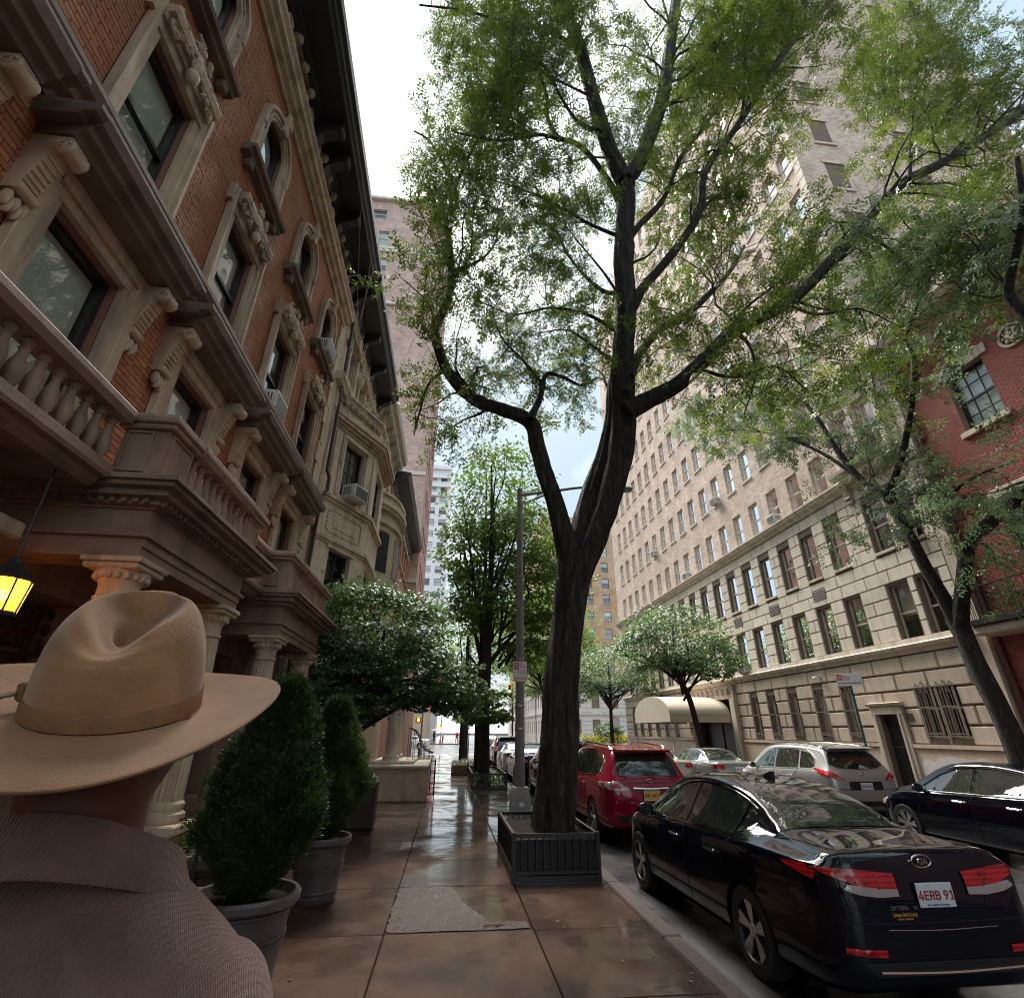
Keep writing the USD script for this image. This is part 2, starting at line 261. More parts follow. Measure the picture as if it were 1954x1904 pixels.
M['cornice'] = mat('black_cornice', (0.026, 0.026, 0.034), (0.048, 0.044, 0.05), rough=0.5, scale=2, bump=0.1)
M['cornice_grey'] = mat('grey_cornice', (0.42, 0.38, 0.33), (0.33, 0.29, 0.25), rough=0.6)
M['frame_dark'] = plain('dark_frame', (0.018, 0.017, 0.019), 0.4)
M['frame_white'] = plain('pale_frame', (0.66, 0.63, 0.57), 0.5)
M['frame_tan'] = plain('tan_frame', (0.50, 0.43, 0.35), 0.5)
M['room'] = plain('dark_room', (0.02, 0.018, 0.017), 0.9)
M['room2'] = mat('dim_room', (0.10, 0.08, 0.06), (0.035, 0.03, 0.026), scale=1.6)
M['blind'] = mat('roller_blind', (0.82, 0.86, 0.80), (0.72, 0.77, 0.72), rough=0.8, scale=2, var=0.15)
M['curtain'] = mat('curtain', (0.50, 0.45, 0.36), (0.30, 0.27, 0.21), rough=0.9, scale=9, stretch=(1, 9, 0.2), var=0.3)
M['glass'] = glass_mat('window_glass', ior=1.3, extra=0.0)
M['glass_sky'] = glass_mat('window_glass_high', tint=(0.86, 0.91, 0.90), ior=1.42, extra=0.12)
M['iron'] = mat('black_iron', (0.014, 0.014, 0.016), (0.03, 0.026, 0.024), rough=0.4, scale=12)
M['grille'] = mat('painted_grille', (0.34, 0.28, 0.22), (0.25, 0.2, 0.16), rough=0.5)
M['ac_white'] = plain('ac_case', (0.62, 0.62, 0.60), 0.45)
M['ac_grey'] = mat('ac_vent', (0.10, 0.10, 0.10), (0.05, 0.05, 0.05), scale=80)
M['louvre'] = mat('dark_louvre', (0.11, 0.075, 0.06), (0.07, 0.05, 0.04), rough=0.6)
M['bark'] = furrowed_bark()
M['bark2'] = mat('maple_bark', (0.026, 0.02, 0.017), (0.012, 0.01, 0.009), rough=0.8, scale=7, bump=1.0, bscale=18, bdist=0.04)
M['bark_pale'] = mat('pale_bark', (0.22, 0.17, 0.13), (0.13, 0.1, 0.08), rough=0.7, scale=7, bump=0.6, bscale=25)
M['leaf_locust'] = leaf_mat('locust_leaves', (0.065, 0.092, 0.02), (0.135, 0.165, 0.035), (0.25, 0.235, 0.06), 0.48, 1.9)
M['leaf_blue'] = leaf_mat('shady_locust_leaves', (0.085, 0.125, 0.06), (0.155, 0.205, 0.10), (0.27, 0.30, 0.13), 0.45, 1.9)
M['leaf_maple'] = leaf_mat('broad_leaves', (0.085, 0.14, 0.055), (0.16, 0.235, 0.095), (0.29, 0.32, 0.11), 0.4, 1.6, 0.3)
M['leaf_far'] = leaf_mat('far_leaves', (0.09, 0.14, 0.035), (0.165, 0.225, 0.055), (0.29, 0.32, 0.09), 0.5, 1.9)
M['needles'] = leaf_mat('evergreen_sprays', (0.028, 0.050, 0.015), (0.066, 0.096, 0.031), (0.18, 0.165, 0.06), 0.3)
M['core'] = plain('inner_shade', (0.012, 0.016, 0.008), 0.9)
# ---------------------------------------------------------------- ground, road, pavements
XL, XR, KL, KR = -4.0, 15.6, 2.45, 11.3
obj_struct = lambda name, mb, m, parent=None, smooth=False: tag(obj(name, mb, m, parent, smooth), kind='structure')
obj_struct('ground', MB().box((-400, -200, -1.0), (400, 700, -0.17)), M['earth'])
obj_struct('road', MB().box((KL, -30, -0.5), (KR, 50, -0.13)), M['asphalt'])
obj_struct('avenue', MB().box((-160, 50, -0.5), (200, 94, -0.126)).box((KL, 94, -0.5), (KR, 320, -0.128)), M['asphalt'])
sw = tag(UsdGeom.Xform.Define(stage, '/World/sidewalk'), kind='structure')
rows = [-2.6, -1.1, 0.4, 1.92, 3.45, 5.0, 6.52, 8.2, 9.72, 11.3, 12.85, 14.4]
while rows[-1] < 48: rows.append(rows[-1] + 1.53)
rows[-1] = 49.6
cols = [-4.0, -2.08, -0.53, 0.99, 2.23]
obj('bedding', MB().box((-4.2, -3, -0.4), (2.24, 49.6, -0.03)), M['earth'], sw)
for j in range(len(rows) - 1):
    for i in range(4):
        a, b, y0, y1 = cols[i], cols[i + 1], rows[j], rows[j + 1]
        t = rng.normal(0, 0.0022, 4); g = 0.007
        m = MB().box((a + g, y0 + g, -0.08), (b - g, y1 - g, 0.0), ch=0.006)
        v = m.v[0]; fx = (v[:, 0] - a) / (b - a); fy = (v[:, 1] - y0) / (y1 - y0)
        v[:, 2] += np.where(v[:, 2] > -0.04, t[0] + t[1] * (fx - .5) * 2 + t[2] * (fy - .5) * 2, 0)
        obj('paving_slab', m, M['wet_slab'], sw)
# worn patches where the top skin of the flags has gone
pm = MB()
for poly in ([(-0.5, 6.56), (0.62, 6.56), (0.30, 7.4), (0.12, 8.15), (-0.5, 8.16)], [(0.62, 6.56), (0.95, 6.56), (0.93, 6.74), (0.74, 6.8)]):
    P = Polygon(poly); pts = [p for p in rng.uniform(P.bounds[:2], P.bounds[2:], (900, 2)) if P.contains(Point(p))]
    edge = [P.exterior.interpolate(d).coords[0] for d in np.arange(0, P.length, 0.04)]
    edge = [(x + rng.normal(0, 0.02), y + rng.normal(0, 0.02)) for x, y in edge]
    q = np.array(edge + pts); tri = Delaunay(q).simplices; c = q[tri].mean(1); tri = tri[[P.buffer(0.02).contains(Point(p)) for p in c]]
    z = 0.0035 + 0.005 * (meshkit.noise(np.c_[q * 22, q[:, :1] * 0], 3))
    pm.add(np.c_[q, z], tri)
obj('worn_patch', pm, M['rough_slab'], sw, smooth=True, label='rough worn patch of darker exposed aggregate')
obj('drain_cover', MB().box((0.47, 6.64, 0.0), (0.70, 6.74, 0.012), ch=0.004).box((0.49, 6.655, 0.012), (0.68, 6.725, 0.016)), mat('rusty_iron', (0.09, 0.025, 0.02), (0.03, 0.015, 0.013), rough=0.35), sw, label='small rusty metal drain cover')
kb = tag(UsdGeom.Xform.Define(stage, '/World/kerb'), kind='structure')
y = -6.0
while y < 49:
    l = rng.uniform(1.7, 2.3); obj('kerb_stone', MB().box((2.243, y + .005, -0.45), (KL + rng.normal(0, .006), min(y + l, 49.5) - .005, 0.002 + rng.normal(0, .003)), ch=0.02), M['kerb'], kb); y += l
kf = tag(UsdGeom.Xform.Define(stage, '/World/far_kerb'), kind='structure')
for k in range(27): obj('kerb_stone', MB().box((KR, -4 + 2 * k + .005, -0.45), (KR + .2, -2 + 2 * k - .005, 0.0), ch=0.02), M['kerb'], kf)
obj_struct('far_sidewalk', MB().box((KR + .2, -6, -0.4), (XR + 1.2, 50, -0.004)), M['wet_slab'])
obj_struct('avenue_sidewalk', MB().box((-160, 94, -0.4), (KL, 99, 0.0)).box((KR, 94, -0.4), (200, 99, 0.0)).box((-4, 99, -0.4), (KL, 300, 0.0)).box((KR, 99, -0.4), (17.2, 300, 0)), M['wet_slab'])
cw = tag(UsdGeom.Xform.Define(stage, '/World/crosswalk'), kind='structure')
for k in range(14): obj('painted_bar', MB().box((-5.5 + k * 1.25, 51.5, -0.126), (-4.9 + k * 1.25, 55.0, -0.121)), M['paint'], cw)
ll = MB(); g_ = rng.uniform(size=(26, 3))
lf = MB()
lx = np.r_[rng.uniform(-1.6, 2.1, 45), 2.2 - rng.exponential(.12, 60), 2.52 + rng.exponential(.06, 50)]; ly = np.r_[rng.uniform(3.4, 13, 45), rng.uniform(3.6, 14, 110)]
for x_, y_, a_ in np.c_[lx, ly, rng.uniform(0, 6.3, len(lx))]:
    zz = -.126 if x_ > 2.45 else .004; s_ = rng.uniform(0.010, 0.026); c_, n_ = math.cos(a_) * s_, math.sin(a_) * s_
    lf.add([[x_ - c_, y_ - n_, zz], [x_ + n_ * .5, y_ - c_ * .5, zz + .008], [x_ + c_, y_ + n_, zz], [x_ - n_ * .5, y_ + c_ * .5, zz + .005]], [[0, 1, 2, 3]])
tag(obj('fallen_leaves', lf, mat('yellowed_leaf', (0.26, 0.19, 0.06), (0.12, 0.07, 0.03), rough=0.5, scale=3, var=.4)), 'tiny fallen leaves scattered over the wet sidewalk slabs', 'leaf', kind='stuff')

# ---------------------------------------------------------------- walls, windows, mouldings
def wall(mb, u0, u1, z0, z1, holes, depth, n=0.0):
    us = sorted({u0, u1, *[h[k] for h in holes for k in (0, 1) if u0 < h[k] < u1]}); zs = sorted({z0, z1, *[h[k] for h in holes for k in (2, 3) if z0 < h[k] < z1]})
    for a, b in zip(us[:-1], us[1:]):
        run = None
        for c, d in zip(zs[:-1], zs[1:]):
            um, zm = (a + b) / 2, (c + d) / 2; solid = not any(h[0] < um < h[1] and h[2] < zm < h[3] for h in holes)
            if solid: mb.quad((a, n, c), (b, n, c), (b, n, d), (a, n, d))
    for a, b, c, d in holes:
        if d <= z0 or c >= z1: continue
        mb.quad((a, n, c), (a, n - depth, c), (a, n - depth, d), (a, n, d)); mb.quad((b, n, c), (b, n, d), (b, n - depth, d), (b, n - depth, c))
        mb.quad((a, n, d), (a, n - depth, d), (b, n - depth, d), (b, n, d)); mb.quad((a, n, c), (b, n, c), (b, n - depth, c), (a, n - depth, c))
    return mb
def body(mb, u0, u1, z0, z1, deep):
    """The sides, roof and back of a building behind its street wall."""
    mb.quad((u0, 0, z0), (u0, 0, z1), (u0, -deep, z1), (u0, -deep, z0)); mb.quad((u1, 0, z0), (u1, -deep, z0), (u1, -deep, z1), (u1, 0, z1))
    mb.quad((u0, 0, z1), (u1, 0, z1), (u1, -deep, z1), (u0, -deep, z1)); mb.quad((u0, -deep, z0), (u0, -deep, z1), (u1, -deep, z1), (u1, -deep, z0)); return mb
def courses(u0, u1, z0, z1, h, l, joint, holes, jit=0.0, bond=True, seed=0):
    g = np.random.default_rng(seed); out = []; nz = max(1, round((z1 - z0) / h)); hz = (z1 - z0) / nz
    for r in range(nz):
        a, b = z0 + r * hz, z0 + (r + 1) * hz; zm = (a + b) / 2
        free = [(u0, u1)]
        for h0, h1, c, d in holes:
            if c < zm < d:
                nf = []
                for p, q in free:
                    if h1 <= p or h0 >= q: nf.append((p, q)); continue
                    if h0 > p: nf.append((p, h0))
                    if h1 < q: nf.append((h1, q))
                free = nf
        start = u0 - (l / 2 if bond and r % 2 else 0) - l
        cuts = []; u = start
        while u < u1 + l: cuts.append(u + g.normal(0, jit)); u += l
        for p, q in free:
            c = [p] + [x for x in cuts if p + l * .22 < x < q - l * .22] + [q]
            out += [(x + joint / 2, y_ - joint / 2, a + joint / 2, b - joint / 2) for x, y_ in zip(c[:-1], c[1:]) if y_ - x > joint * 1.5]
    return out
def piece(mb, r, n0, n1, ch):
    a, b, c, d = r; k = min(ch, (b - a) * .3, (d - c) * .3)
    v = [(a, n0, c), (b, n0, c), (b, n0, d), (a, n0, d), (a + k, n1, c + k), (b - k, n1, c + k), (b - k, n1, d - k), (a + k, n1, d - k)]
    return mb.add(v, [[4, 5, 6, 7], [0, 1, 5, 4], [1, 2, 6, 5], [2, 3, 7, 6], [3, 0, 4, 7]])
def masonry(parent, T, rects, m, name, n0, n1, ch, singles=300, rough=0.0, seed=1):
    """Lays bricks or blocks: those that show largest as parts, the rest joined."""
    g = np.random.default_rng(seed)
    c = T(np.array([((a + b) / 2, 0, (c_ + d) / 2) for a, b, c_, d in rects])); rel = c - CAM; dep = rel @ fwd
    px, py = CX + F * (rel @ r_) / np.maximum(dep, .01), CY - F * (rel @ u_) / np.maximum(dep, .01)
    seen = (dep > .3) & (px > -40) & (px < 1994) & (py > -40) & (py < 1944)
    size = np.array([(b - a) * (d - c_) for a, b, c_, d in rects]) / (rel ** 2).sum(1) ** 1.0 * np.abs(c[:, 0])
    order = np.argsort(-np.where(seen, size, -1)); rest = MB(T); nrest = 0
    for k, i in enumerate(order):
        off = g.normal(0, rough) if rough else 0
        if k < singles and seen[i]: obj(name, piece(MB(T), rects[i], n0, n1 + off, ch), m, parent)
        else: piece(rest, rects[i], n0, n1 + off, ch); nrest += 1
    if nrest: obj(name + 's', rest, m, parent, kind='stuff')

def window(parent, T, u0, u1, z0, z1, n, frame='frame_white', rail=True, bars=None, blind=None, shade='blind', glass='glass', fw=0.055, arch=False, room=True, name='window'):
    f = MB(T); w = fw
    if arch:
        c, R = (u0 + u1) / 2, (u1 - u0) / 2; zc = z1 - R; th = np.linspace(0, PI, 13)
        o = [(c + R * math.cos(t), zc + R * math.sin(t)) for t in th]; i_ = [(c + (R - w) * math.cos(t), zc + (R - w) * math.sin(t)) for t in th]
        f.prism([(u1, z0)] + o + [(u0, z0), (u0 + w, z0)] + i_[::-1] + [(u1 - w, z0)], 1, n - .02, n + .05); f.box((u0 + w, n - .02, z0), (u1 - w, n + .05, z0 + w))
        shape = [(u0 + w, z0 + w), (u1 - w, z0 + w)] + i_
    else:
        f.box((u0, n - .02, z0), (u0 + w, n + .05, z1)); f.box((u1 - w, n - .02, z0), (u1, n + .05, z1)); f.box((u0 + w, n - .02, z1 - w), (u1 - w, n + .05, z1)); f.box((u0 + w, n - .02, z0), (u1 - w, n + .05, z0 + w * 1.2))
        shape = [(u0 + w, z0 + w), (u1 - w, z0 + w), (u1 - w, z1 - w), (u0 + w, z1 - w)]
    zm = z0 + (z1 - z0) * .5
    if rail: f.box((u0 + w, n - .01, zm - .03), (u1 - w, n + .065, zm + .03))
    if bars:
        for k in range(1, bars[0]): x = u0 + (u1 - u0) * k / bars[0]; f.box((x - .013, n + .002, z0 + w), (x + .013, n + .04, z1 - w))
        for k in range(1, bars[1]): z = z0 + (z1 - z0) * k / bars[1]; f.box((u0 + w, n + .004, z - .013), (u1 - w, n + .038, z + .013))
    p = obj(name, f, M[frame] if isinstance(frame, str) else frame, parent)
    sh = np.array(shape); fl = lambda s_, d_: MB(T).add(np.c_[s_[:, 0], np.full(len(s_), d_), s_[:, 1]], [[0, k, k + 1] for k in range(1, len(s_) - 1)])
    obj('pane', fl(sh, n + .012), M[glass], p)
    if blind:
        b = sh.copy(); lo = z1 - (z1 - z0) * blind; b[:, 1] = np.maximum(b[:, 1], lo); obj('curtain' if shade == 'curtain' else 'blind', fl(b, n - .06), M[shade], p)
    if room:
        rm = MB(T); rm.quad((u0, n - .5, z0), (u1, n - .5, z0), (u1, n - .5, z1), (u0, n - .5, z1))
        obj('interior', rm, M['room'], p)
    return p
def ac_unit(parent, T, u, z, n, w=0.62, h=0.4, d=0.45, name='air_conditioner'):
    p = obj(name, MB(T).box((u - w / 2, n, z), (u + w / 2, n + d, z + h), ch=.02).box((u - w / 2 + .05, n + .05, z - .04), (u - w / 2 + .09, n + d - .05, z)).box((u + w / 2 - .09, n + .05, z - .04), (u + w / 2 - .05, n + d - .05, z)), M['ac_white'], parent)
    s = MB(T); s.box((u - w / 2 + .04, n + d, z + .04), (u + w / 2 - .04, n + d + .006, z + h - .06))
    for k in range(5): s.box((u - w / 2 - .004, n + .08 + k * .06, z + .08), (u - w / 2, n + .11 + k * .06, z + h - .08))
    obj('vent', s, M['ac_grey'], p); return p
def spiral(c, r, axis_u, n0, turns=1.6, thick=.02, flip=1, k=26):
    t = np.linspace(0, 1, k); th = t * turns * 2 * PI; rr = r * (1 - .82 * t)
    return np.stack([c[0] + flip * rr * np.cos(th), np.full(k, n0), c[1] + rr * np.sin(th)], 1)
def crest(mb, u, z, s=1.0, n=0.14, seed=0):
    """Carved scrollwork: two volutes, a shield with a face of leaves, drops and curling leaves."""
    g = np.random.default_rng(seed)
    for f in (-1, 1):
        mb.tube(spiral((u + f * .26 * s, z + .06 * s), .17 * s, 0, n + .06, flip=f), np.linspace(.045, .02, 26) * s, 6)
        mb.tube(spiral((u + f * .46 * s, z - .12 * s), .11 * s, 0, n + .05, flip=-f), np.linspace(.035, .016, 26) * s, 6)
        mb.tube([(u + f * .18 * s, n + .09, z + .2 * s), (u + f * .1 * s, n + .13, z + .33 * s), (u + f * .2 * s, n + .1, z + .42 * s)], [.05 * s, .04 * s, .015 * s], 6)
        for k in range(9):
            p = np.array((u + f * g.uniform(.08, .55) * s, n + g.uniform(.02, .08), z + g.uniform(-.24, .24) * s)); a = g.uniform(0, 2 * PI); l = g.uniform(.06, .13) * s; mb.tube(catmull([p, p + [l * .5 * math.cos(a), .05, l * .5 * math.sin(a)], p + [l * math.cos(a + .7), .015, l * math.sin(a + .7)]], 3), np.array([.5, .9, 1, .9, .7, .5, .2]) * .034 * s, 5)
    mb.ball((u, n + .06, z + .08 * s), (.12 * s, .07, .2 * s), 2); mb.tube([(u + .13 * s * math.cos(a), n + .08, z + .08 * s + .2 * s * math.sin(a)) for a in np.linspace(0, 6.28, 22)], .022 * s, 5); mb.ball((u, n + .07, z - .2 * s), (.09 * s, .08, .13 * s)); mb.ball((u, n + .05, z + .36 * s), (.06 * s, .07, .09 * s))
    return mb
def console(mb, u, z0, z1, n1, w=.2):
    """A scroll bracket seen from its side, with its two rolls and hanging leaf."""
    h = z1 - z0; t = np.linspace(0, 1, 14)
    out = [(n1 * (.28 + .72 * (x ** 1.6)), z0 + h * (.12 + .88 * x) - .03 * math.sin(x * PI * 2)) for x in t]
    mb.prism([(0, z0 + h * .1), (n1 * .28, z0 + h * .1)] + out + [(n1, z1), (0, z1)], 0, u - w / 2, u + w / 2)
    mb.lathe([(0, -w * .56), (.10 * h, -w * .56), (.115 * h, -w * .46), (.095 * h, -w * .2), (.095 * h, w * .2), (.115 * h, w * .46), (.10 * h, w * .56), (0, w * .56)], (u, n1 * .88, z1 - h * .14), 16, axis=0)
    mb.lathe([(0, -w * .53), (.06 * h, -w * .53), (.07 * h, -w * .43), (.07 * h, w * .43), (.06 * h, w * .53), (0, w * .53)], (u, n1 * .32, z0 + h * .16), 14, axis=0)
    for s in (-1, 1):
        mb.tube(np.array([(0, *q) for q in [(n1 * .88 + .07 * h * (1 - .7 * x) * math.cos(x * 9), z1 - h * .14 + .07 * h * (1 - .7 * x) * math.sin(x * 9)) for x in np.linspace(0, 1, 16)]]) + [u + s * w * .57, 0, 0], .014 * h / .7, 5)
    for k in range(5): mb.ball((u + (k - 2) * w * .2, n1 * .22, z0 - .02 - .05 * h * (k % 2)), (w * .16, n1 * .16, h * .12))
    for k in range(7): mb.lathe([(0, -w * .42), (.02, -w * .42), (.02, w * .42), (0, w * .42)], (u, *out[2 + k]), 6, axis=0)
    return mb

# ---------------------------------------------------------------- the brick townhouse on the left
TL = left(XL)
A0, A1, AB = -4.0, 12.85, -26.0
bays = [-0.52, 1.85, 4.2, 6.6, 9.05, 11.35]
ha = [h for b in bays for h in ((b - .52, b + .52, 4.5, 6.42), (b - .47, b + .47, 7.5, 9.55), (b - .42, b + .42, 10.96, 12.62), (b - .45, b + .45, 14.2, 15.1))]
hg = [(4.75, 6.05, 0.9, 3.05), (2.1, 3.3, 1.2, 3.0), (7.0, 7.9, 1.2, 3.0), (9.0, 10.2, .9, 3.05), (-1.2, 0.2, 1.0, 3.0)]
town = thing('brick_townhouse', 'orange brick townhouse with carved brownstone windows and columned porches behind the hatted person', 'house')
obj('wall', wall(MB(TL), AB, A1, 4.2, 13.45, ha, .32, -.012), M['mortar_a'], town)
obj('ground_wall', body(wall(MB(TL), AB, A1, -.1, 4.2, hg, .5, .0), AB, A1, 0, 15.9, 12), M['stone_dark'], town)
obj('attic_wall', wall(MB(TL), AB, A1, 13.45, 15.4, ha, .3, .0), M['trim'], town)
surround_holes = [h for b in bays for h in ((b - .8, b + .8, 4.2, 6.75), (b - .70, b + .70, 7.2, 9.98), (b - .62, b + .62, 10.88, 12.64))]
masonry(town, TL, courses(A0, A1, 4.2, 13.45, .075, .215, .010, surround_holes, .004, seed=3), M['brick_a'], 'brick', -.012, .0, .002, 300, .0016)
corner = MB(TL)
for k in range(15):
    z = 4.25 + k * .61; w = .34 if k % 2 else .24; corner.box((A1 - w, 0, z), (A1 + .004, .05, z + .585), ch=.012)
obj('corner_stones', corner, M['beige'], town)
def prof(p, u0, u1, T=TL): return MB(T).prism(p, 0, u0, u1)
obj('string_course', prof([(0, 7.08), (.06, 7.08), (.09, 7.17), (.2, 7.22), (.22, 7.29), (.31, 7.34), (.35, 7.42), (.35, 7.49), (0, 7.52)], A0, A1), M['stone_black'], town)
obj('string_course', prof([(0, 13.42), (.06, 13.42), (.08, 13.52), (.17, 13.56), (.19, 13.66), (.27, 13.70), (.27, 13.84), (.33, 13.92), (.33, 13.99), (0, 14.02)], A0, A1), M['trim'], town)
obj('cornice', prof([(0, 15.12), (.08, 15.12), (.13, 15.36), (.2, 15.40), (.76, 15.40), (.80, 15.47), (.86, 15.52), (.88, 15.66), (.96, 15.72), (.98, 15.9), (0, 15.98)], AB, A1), M['cornice'], town)
for u in (8.0, 8.75, 10.4, 12.6):
    br = MB(TL); br.prism([(0, 14.7), (.1, 14.72), (.22, 14.95), (.5, 15.1), (.66, 15.2), (.68, 15.399), (0, 15.399)], 0, u - .12, u + .12); br.lathe([(0, -.14), (.09, -.14), (.09, .14), (0, .14)], (u, .58, 15.22), 12, axis=0); obj('cornice_bracket', br, M['cornice'], town)
for i, b in enumerate(bays):
    # parlour floor: surround, hood on scroll brackets
    s = MB(TL)
    for f in (-1, 1):
        s.box((b + f * .52, 0, 4.2), (b + f * .66, .07, 6.42)); s.box((b + f * .66, 0, 4.2), (b + f * .80, .11, 6.75), ch=.01); s.box((b + f * .595, .07, 4.25), (b + f * .66, .095, 6.5))
    s.box((b - .66, 0, 6.42), (b + .66, .08, 6.56)); s.box((b - .66, 0, 6.56), (b + .66, .12, 6.72)); s.box((b - .6, 0, 4.36), (b + .6, .16, 4.5), ch=.01)
    obj('window_surround', s, M['trim'], town)
    h = MB(TL); h.prism([(0, 6.72), (.34, 6.74), (.37, 6.80), (.44, 6.82), (.46, 6.89), (.53, 6.92), (.56, 7.02), (.56, 7.06), (0, 7.079)], 0, b - .98, b + .98); h.prism([(0, 6.86), (.4, 6.88), (.42, 6.93), (.52, 6.95), (.56, 7.0), (.56, 7.05), (0, 7.075)], 0, b - 1.09, b - .98); h.prism([(0, 6.86), (.4, 6.88), (.42, 6.93), (.52, 6.95), (.56, 7.0), (.56, 7.05), (0, 7.075)], 0, b + .98, b + 1.09)
    obj('hood', h, M['stone_black'], town)
    for f in (-1, 1): obj('scroll_bracket', console(MB(TL), b + f * .86, 5.92, 6.72, .34, .2), M['trim'], town, smooth=35)
    window(town, TL, b - .52, b + .52, 4.5, 6.42, -.15, 'frame_dark', rail=False, blind=1.0 if i in (1, 2, 3) else .6, fw=.075, glass='glass_sky')
    # second floor
    s = MB(TL)
    for f in (-1, 1):
        s.box((b + f * .47, 0, 7.45), (b + f * .58, .06, 9.55)); s.box((b + f * .58, 0, 7.45), (b + f * .70, .10, 9.98), ch=.01); s.box((b + f * .655, .10, 7.5), (b + f * .70, .13, 9.95)); s.box((b + f * .70, 0, 9.62), (b + f * .77, .09, 9.98))
    s.box((b - .58, 0, 9.55), (b + .58, .09, 9.72)); s.prism([(0, 9.72), (.13, 9.72), (.15, 9.80), (.22, 9.83), (.25, 9.93), (.25, 9.97), (0, 9.99)], 0, b - .62, b + .62); s.box((b - .6, 0, 7.4), (b + .6, .14, 7.5))
    obj('window_surround', s, M['trim'], town)
    obj('crest', crest(MB(TL), b, 9.86, 1.0, .12, i), M['trim'], town, smooth=40)
    window(town, TL, b - .47, b + .47, 7.5, 9.55, -.14, 'frame_dark', blind=[1, 1, .8, .75, .3, .2][i], glass='glass_sky')
    # third floor: arched
    R0, R1 = .42, .62; zc = 12.2; th = np.linspace(0, PI, 25)
    arc = lambda R: [(b + R * math.cos(t), zc + R * math.sin(t)) for t in th]
    s = MB(TL); s.prism([(b + R1, 10.88)] + arc(R1) + [(b - R1, 10.88), (b - R0, 10.88)] + arc(R0)[::-1] + [(b + R0, 10.88)], 1, 0, .075)
    for ra, rb, t in ((.60, .67, .13), (.50, .54, .10)): s.prism([(b + rb, 11.9)] + arc(rb) + [(b - rb, 11.9), (b - ra, 11.9)] + arc(ra)[::-1] + [(b + ra, 11.9)], 1, .0, t)
    for f in (-1, 1): s.box((b + f * .60, 0, 10.88), (b + f * .67, .11, 11.9))
    obj('arch_surround', s, M['trim'], town)
    k = MB(TL); k.prism([(.02, 12.6), (.16, 12.6), (.22, 12.94), (.2, 13.04), (.02, 13.04)], 0, b - .08, b + .08); k.ball((b, .14, 13.1), (.06, .07, .09)); k.ball((b, .12, 13.22), (.03, .04, .07)); k.tube(spiral((b + .03, 12.86), .08, 0, .2), .018, 5)
    obj('keystone', k, M['trim'], town, smooth=40)
    l = MB(TL); l.prism([(0, 10.75), (.14, 10.77), (.16, 10.83), (.23, 10.85), (.25, 10.92), (0, 10.95)], 0, b - .84, b + .84)
    for f in (-1, 1): l.box((b + f * .62 - .07, 0, 10.58), (b + f * .62 + .07, .15, 10.77), ch=.02)
    obj('sill', l, M['stone_black'], town)
    window(town, TL, b - .42, b + .42, 10.96, 12.62, -.13, 'frame_dark', rail=False, arch=True, blind=[0, 1, 1, 1, .6, .3][i] or None, glass='glass_sky')
    # attic
    window(town, TL, b - .45, b + .45, 14.2, 15.1, -.22, 'frame_dark', rail=False)
    s = MB(TL)
    for f in (-1, 1):
        s.box((b + f * .45, 0, 14.03), (b + f * .58, .09, 15.1), ch=.01); s.box((b + f * .74, 0, 14.2), (b + f * .98, .05, 14.55), ch=.015); s.box((b + f * .79, .05, 14.25), (b + f * .93, .075, 14.5), ch=.01)
        s.tube(spiral((b + f * .86, 14.86), .14, 0, .07), .03, 6)
    s.box((b - .58, 0, 15.1), (b + .58, .1, 15.12)); s.ball((b, .1, 15.02), (.1, .12, .12)); s.ball((b - .5, .12, 15.02), (.09, .1, .14)); s.ball((b + .5, .12, 15.02), (.09, .1, .14))
    obj('attic_surround', s, M['trim'], town, smooth=40)
ac_unit(town, TL, 8.95, 7.56, -.12); ac_unit(town, TL, 11.3, 11.0, -.1)
# porches and balconies
_za, _zb = [-1, 0, .96, 3.16, 3.39, 3.74, 4.098, 4.20, 4.56, 4.71, 9], [-1, 0, .96, 3.22, 3.40, 3.66, 3.88, 3.97, 4.42, 4.58, 8.9]
TP = lambda v: TL(np.c_[v[:, :2], np.interp(v[:, 2], _za, _zb)])
def baluster(mb, u, n, z0, z1):
    h = z1 - z0; p = [(.05, 0), (.05, .08), (.035, .1), (.06, .22), (.068, .36), (.058, .5), (.036, .66), (.03, .76), (.042, .8), (.03, .84), (.05, .9), (.05, 1.0)]
    return mb.lathe([(r * .95, z0 + h * t) for r, t in p], (u, n, 0), 12)
def rail_run(parent, u0, u1, n, side=None):
    """Plinth, balusters and handrail along the street."""
    obj('plinth', MB(TP).box((u0, n - .11, 4.10), (u1, n + .11, 4.20), ch=.01), M['stone_dark'], parent)
    k = max(1, round((u1 - u0) / .168)); 
    for j in range(k): obj('baluster', baluster(MB(TP), u0 + (u1 - u0) * (j + .5) / k, n, 4.20, 4.56), M['stone_dark'], parent, smooth=40)
    obj('handrail', MB(TP).prism([(n - .11, 4.56), (n + .11, 4.56), (n + .15, 4.61), (n + .15, 4.66), (n + .11, 4.70), (n - .11, 4.70), (n - .15, 4.66), (n - .15, 4.61)], 0, u0, u1), M['stone_dark'], parent)
def slab(mb, u0, u1, n):
    mb.box((u0, 0, 3.94), (u1, n - .12, 4.10)); mb.prism([(n - .12, 3.86), (n - .05, 3.86), (n, 3.92), (n + .02, 3.98), (n + .08, 4.0), (n + .10, 4.05), (n + .10, 4.099), (n - .12, 4.099)], 0, u0, u1); return mb
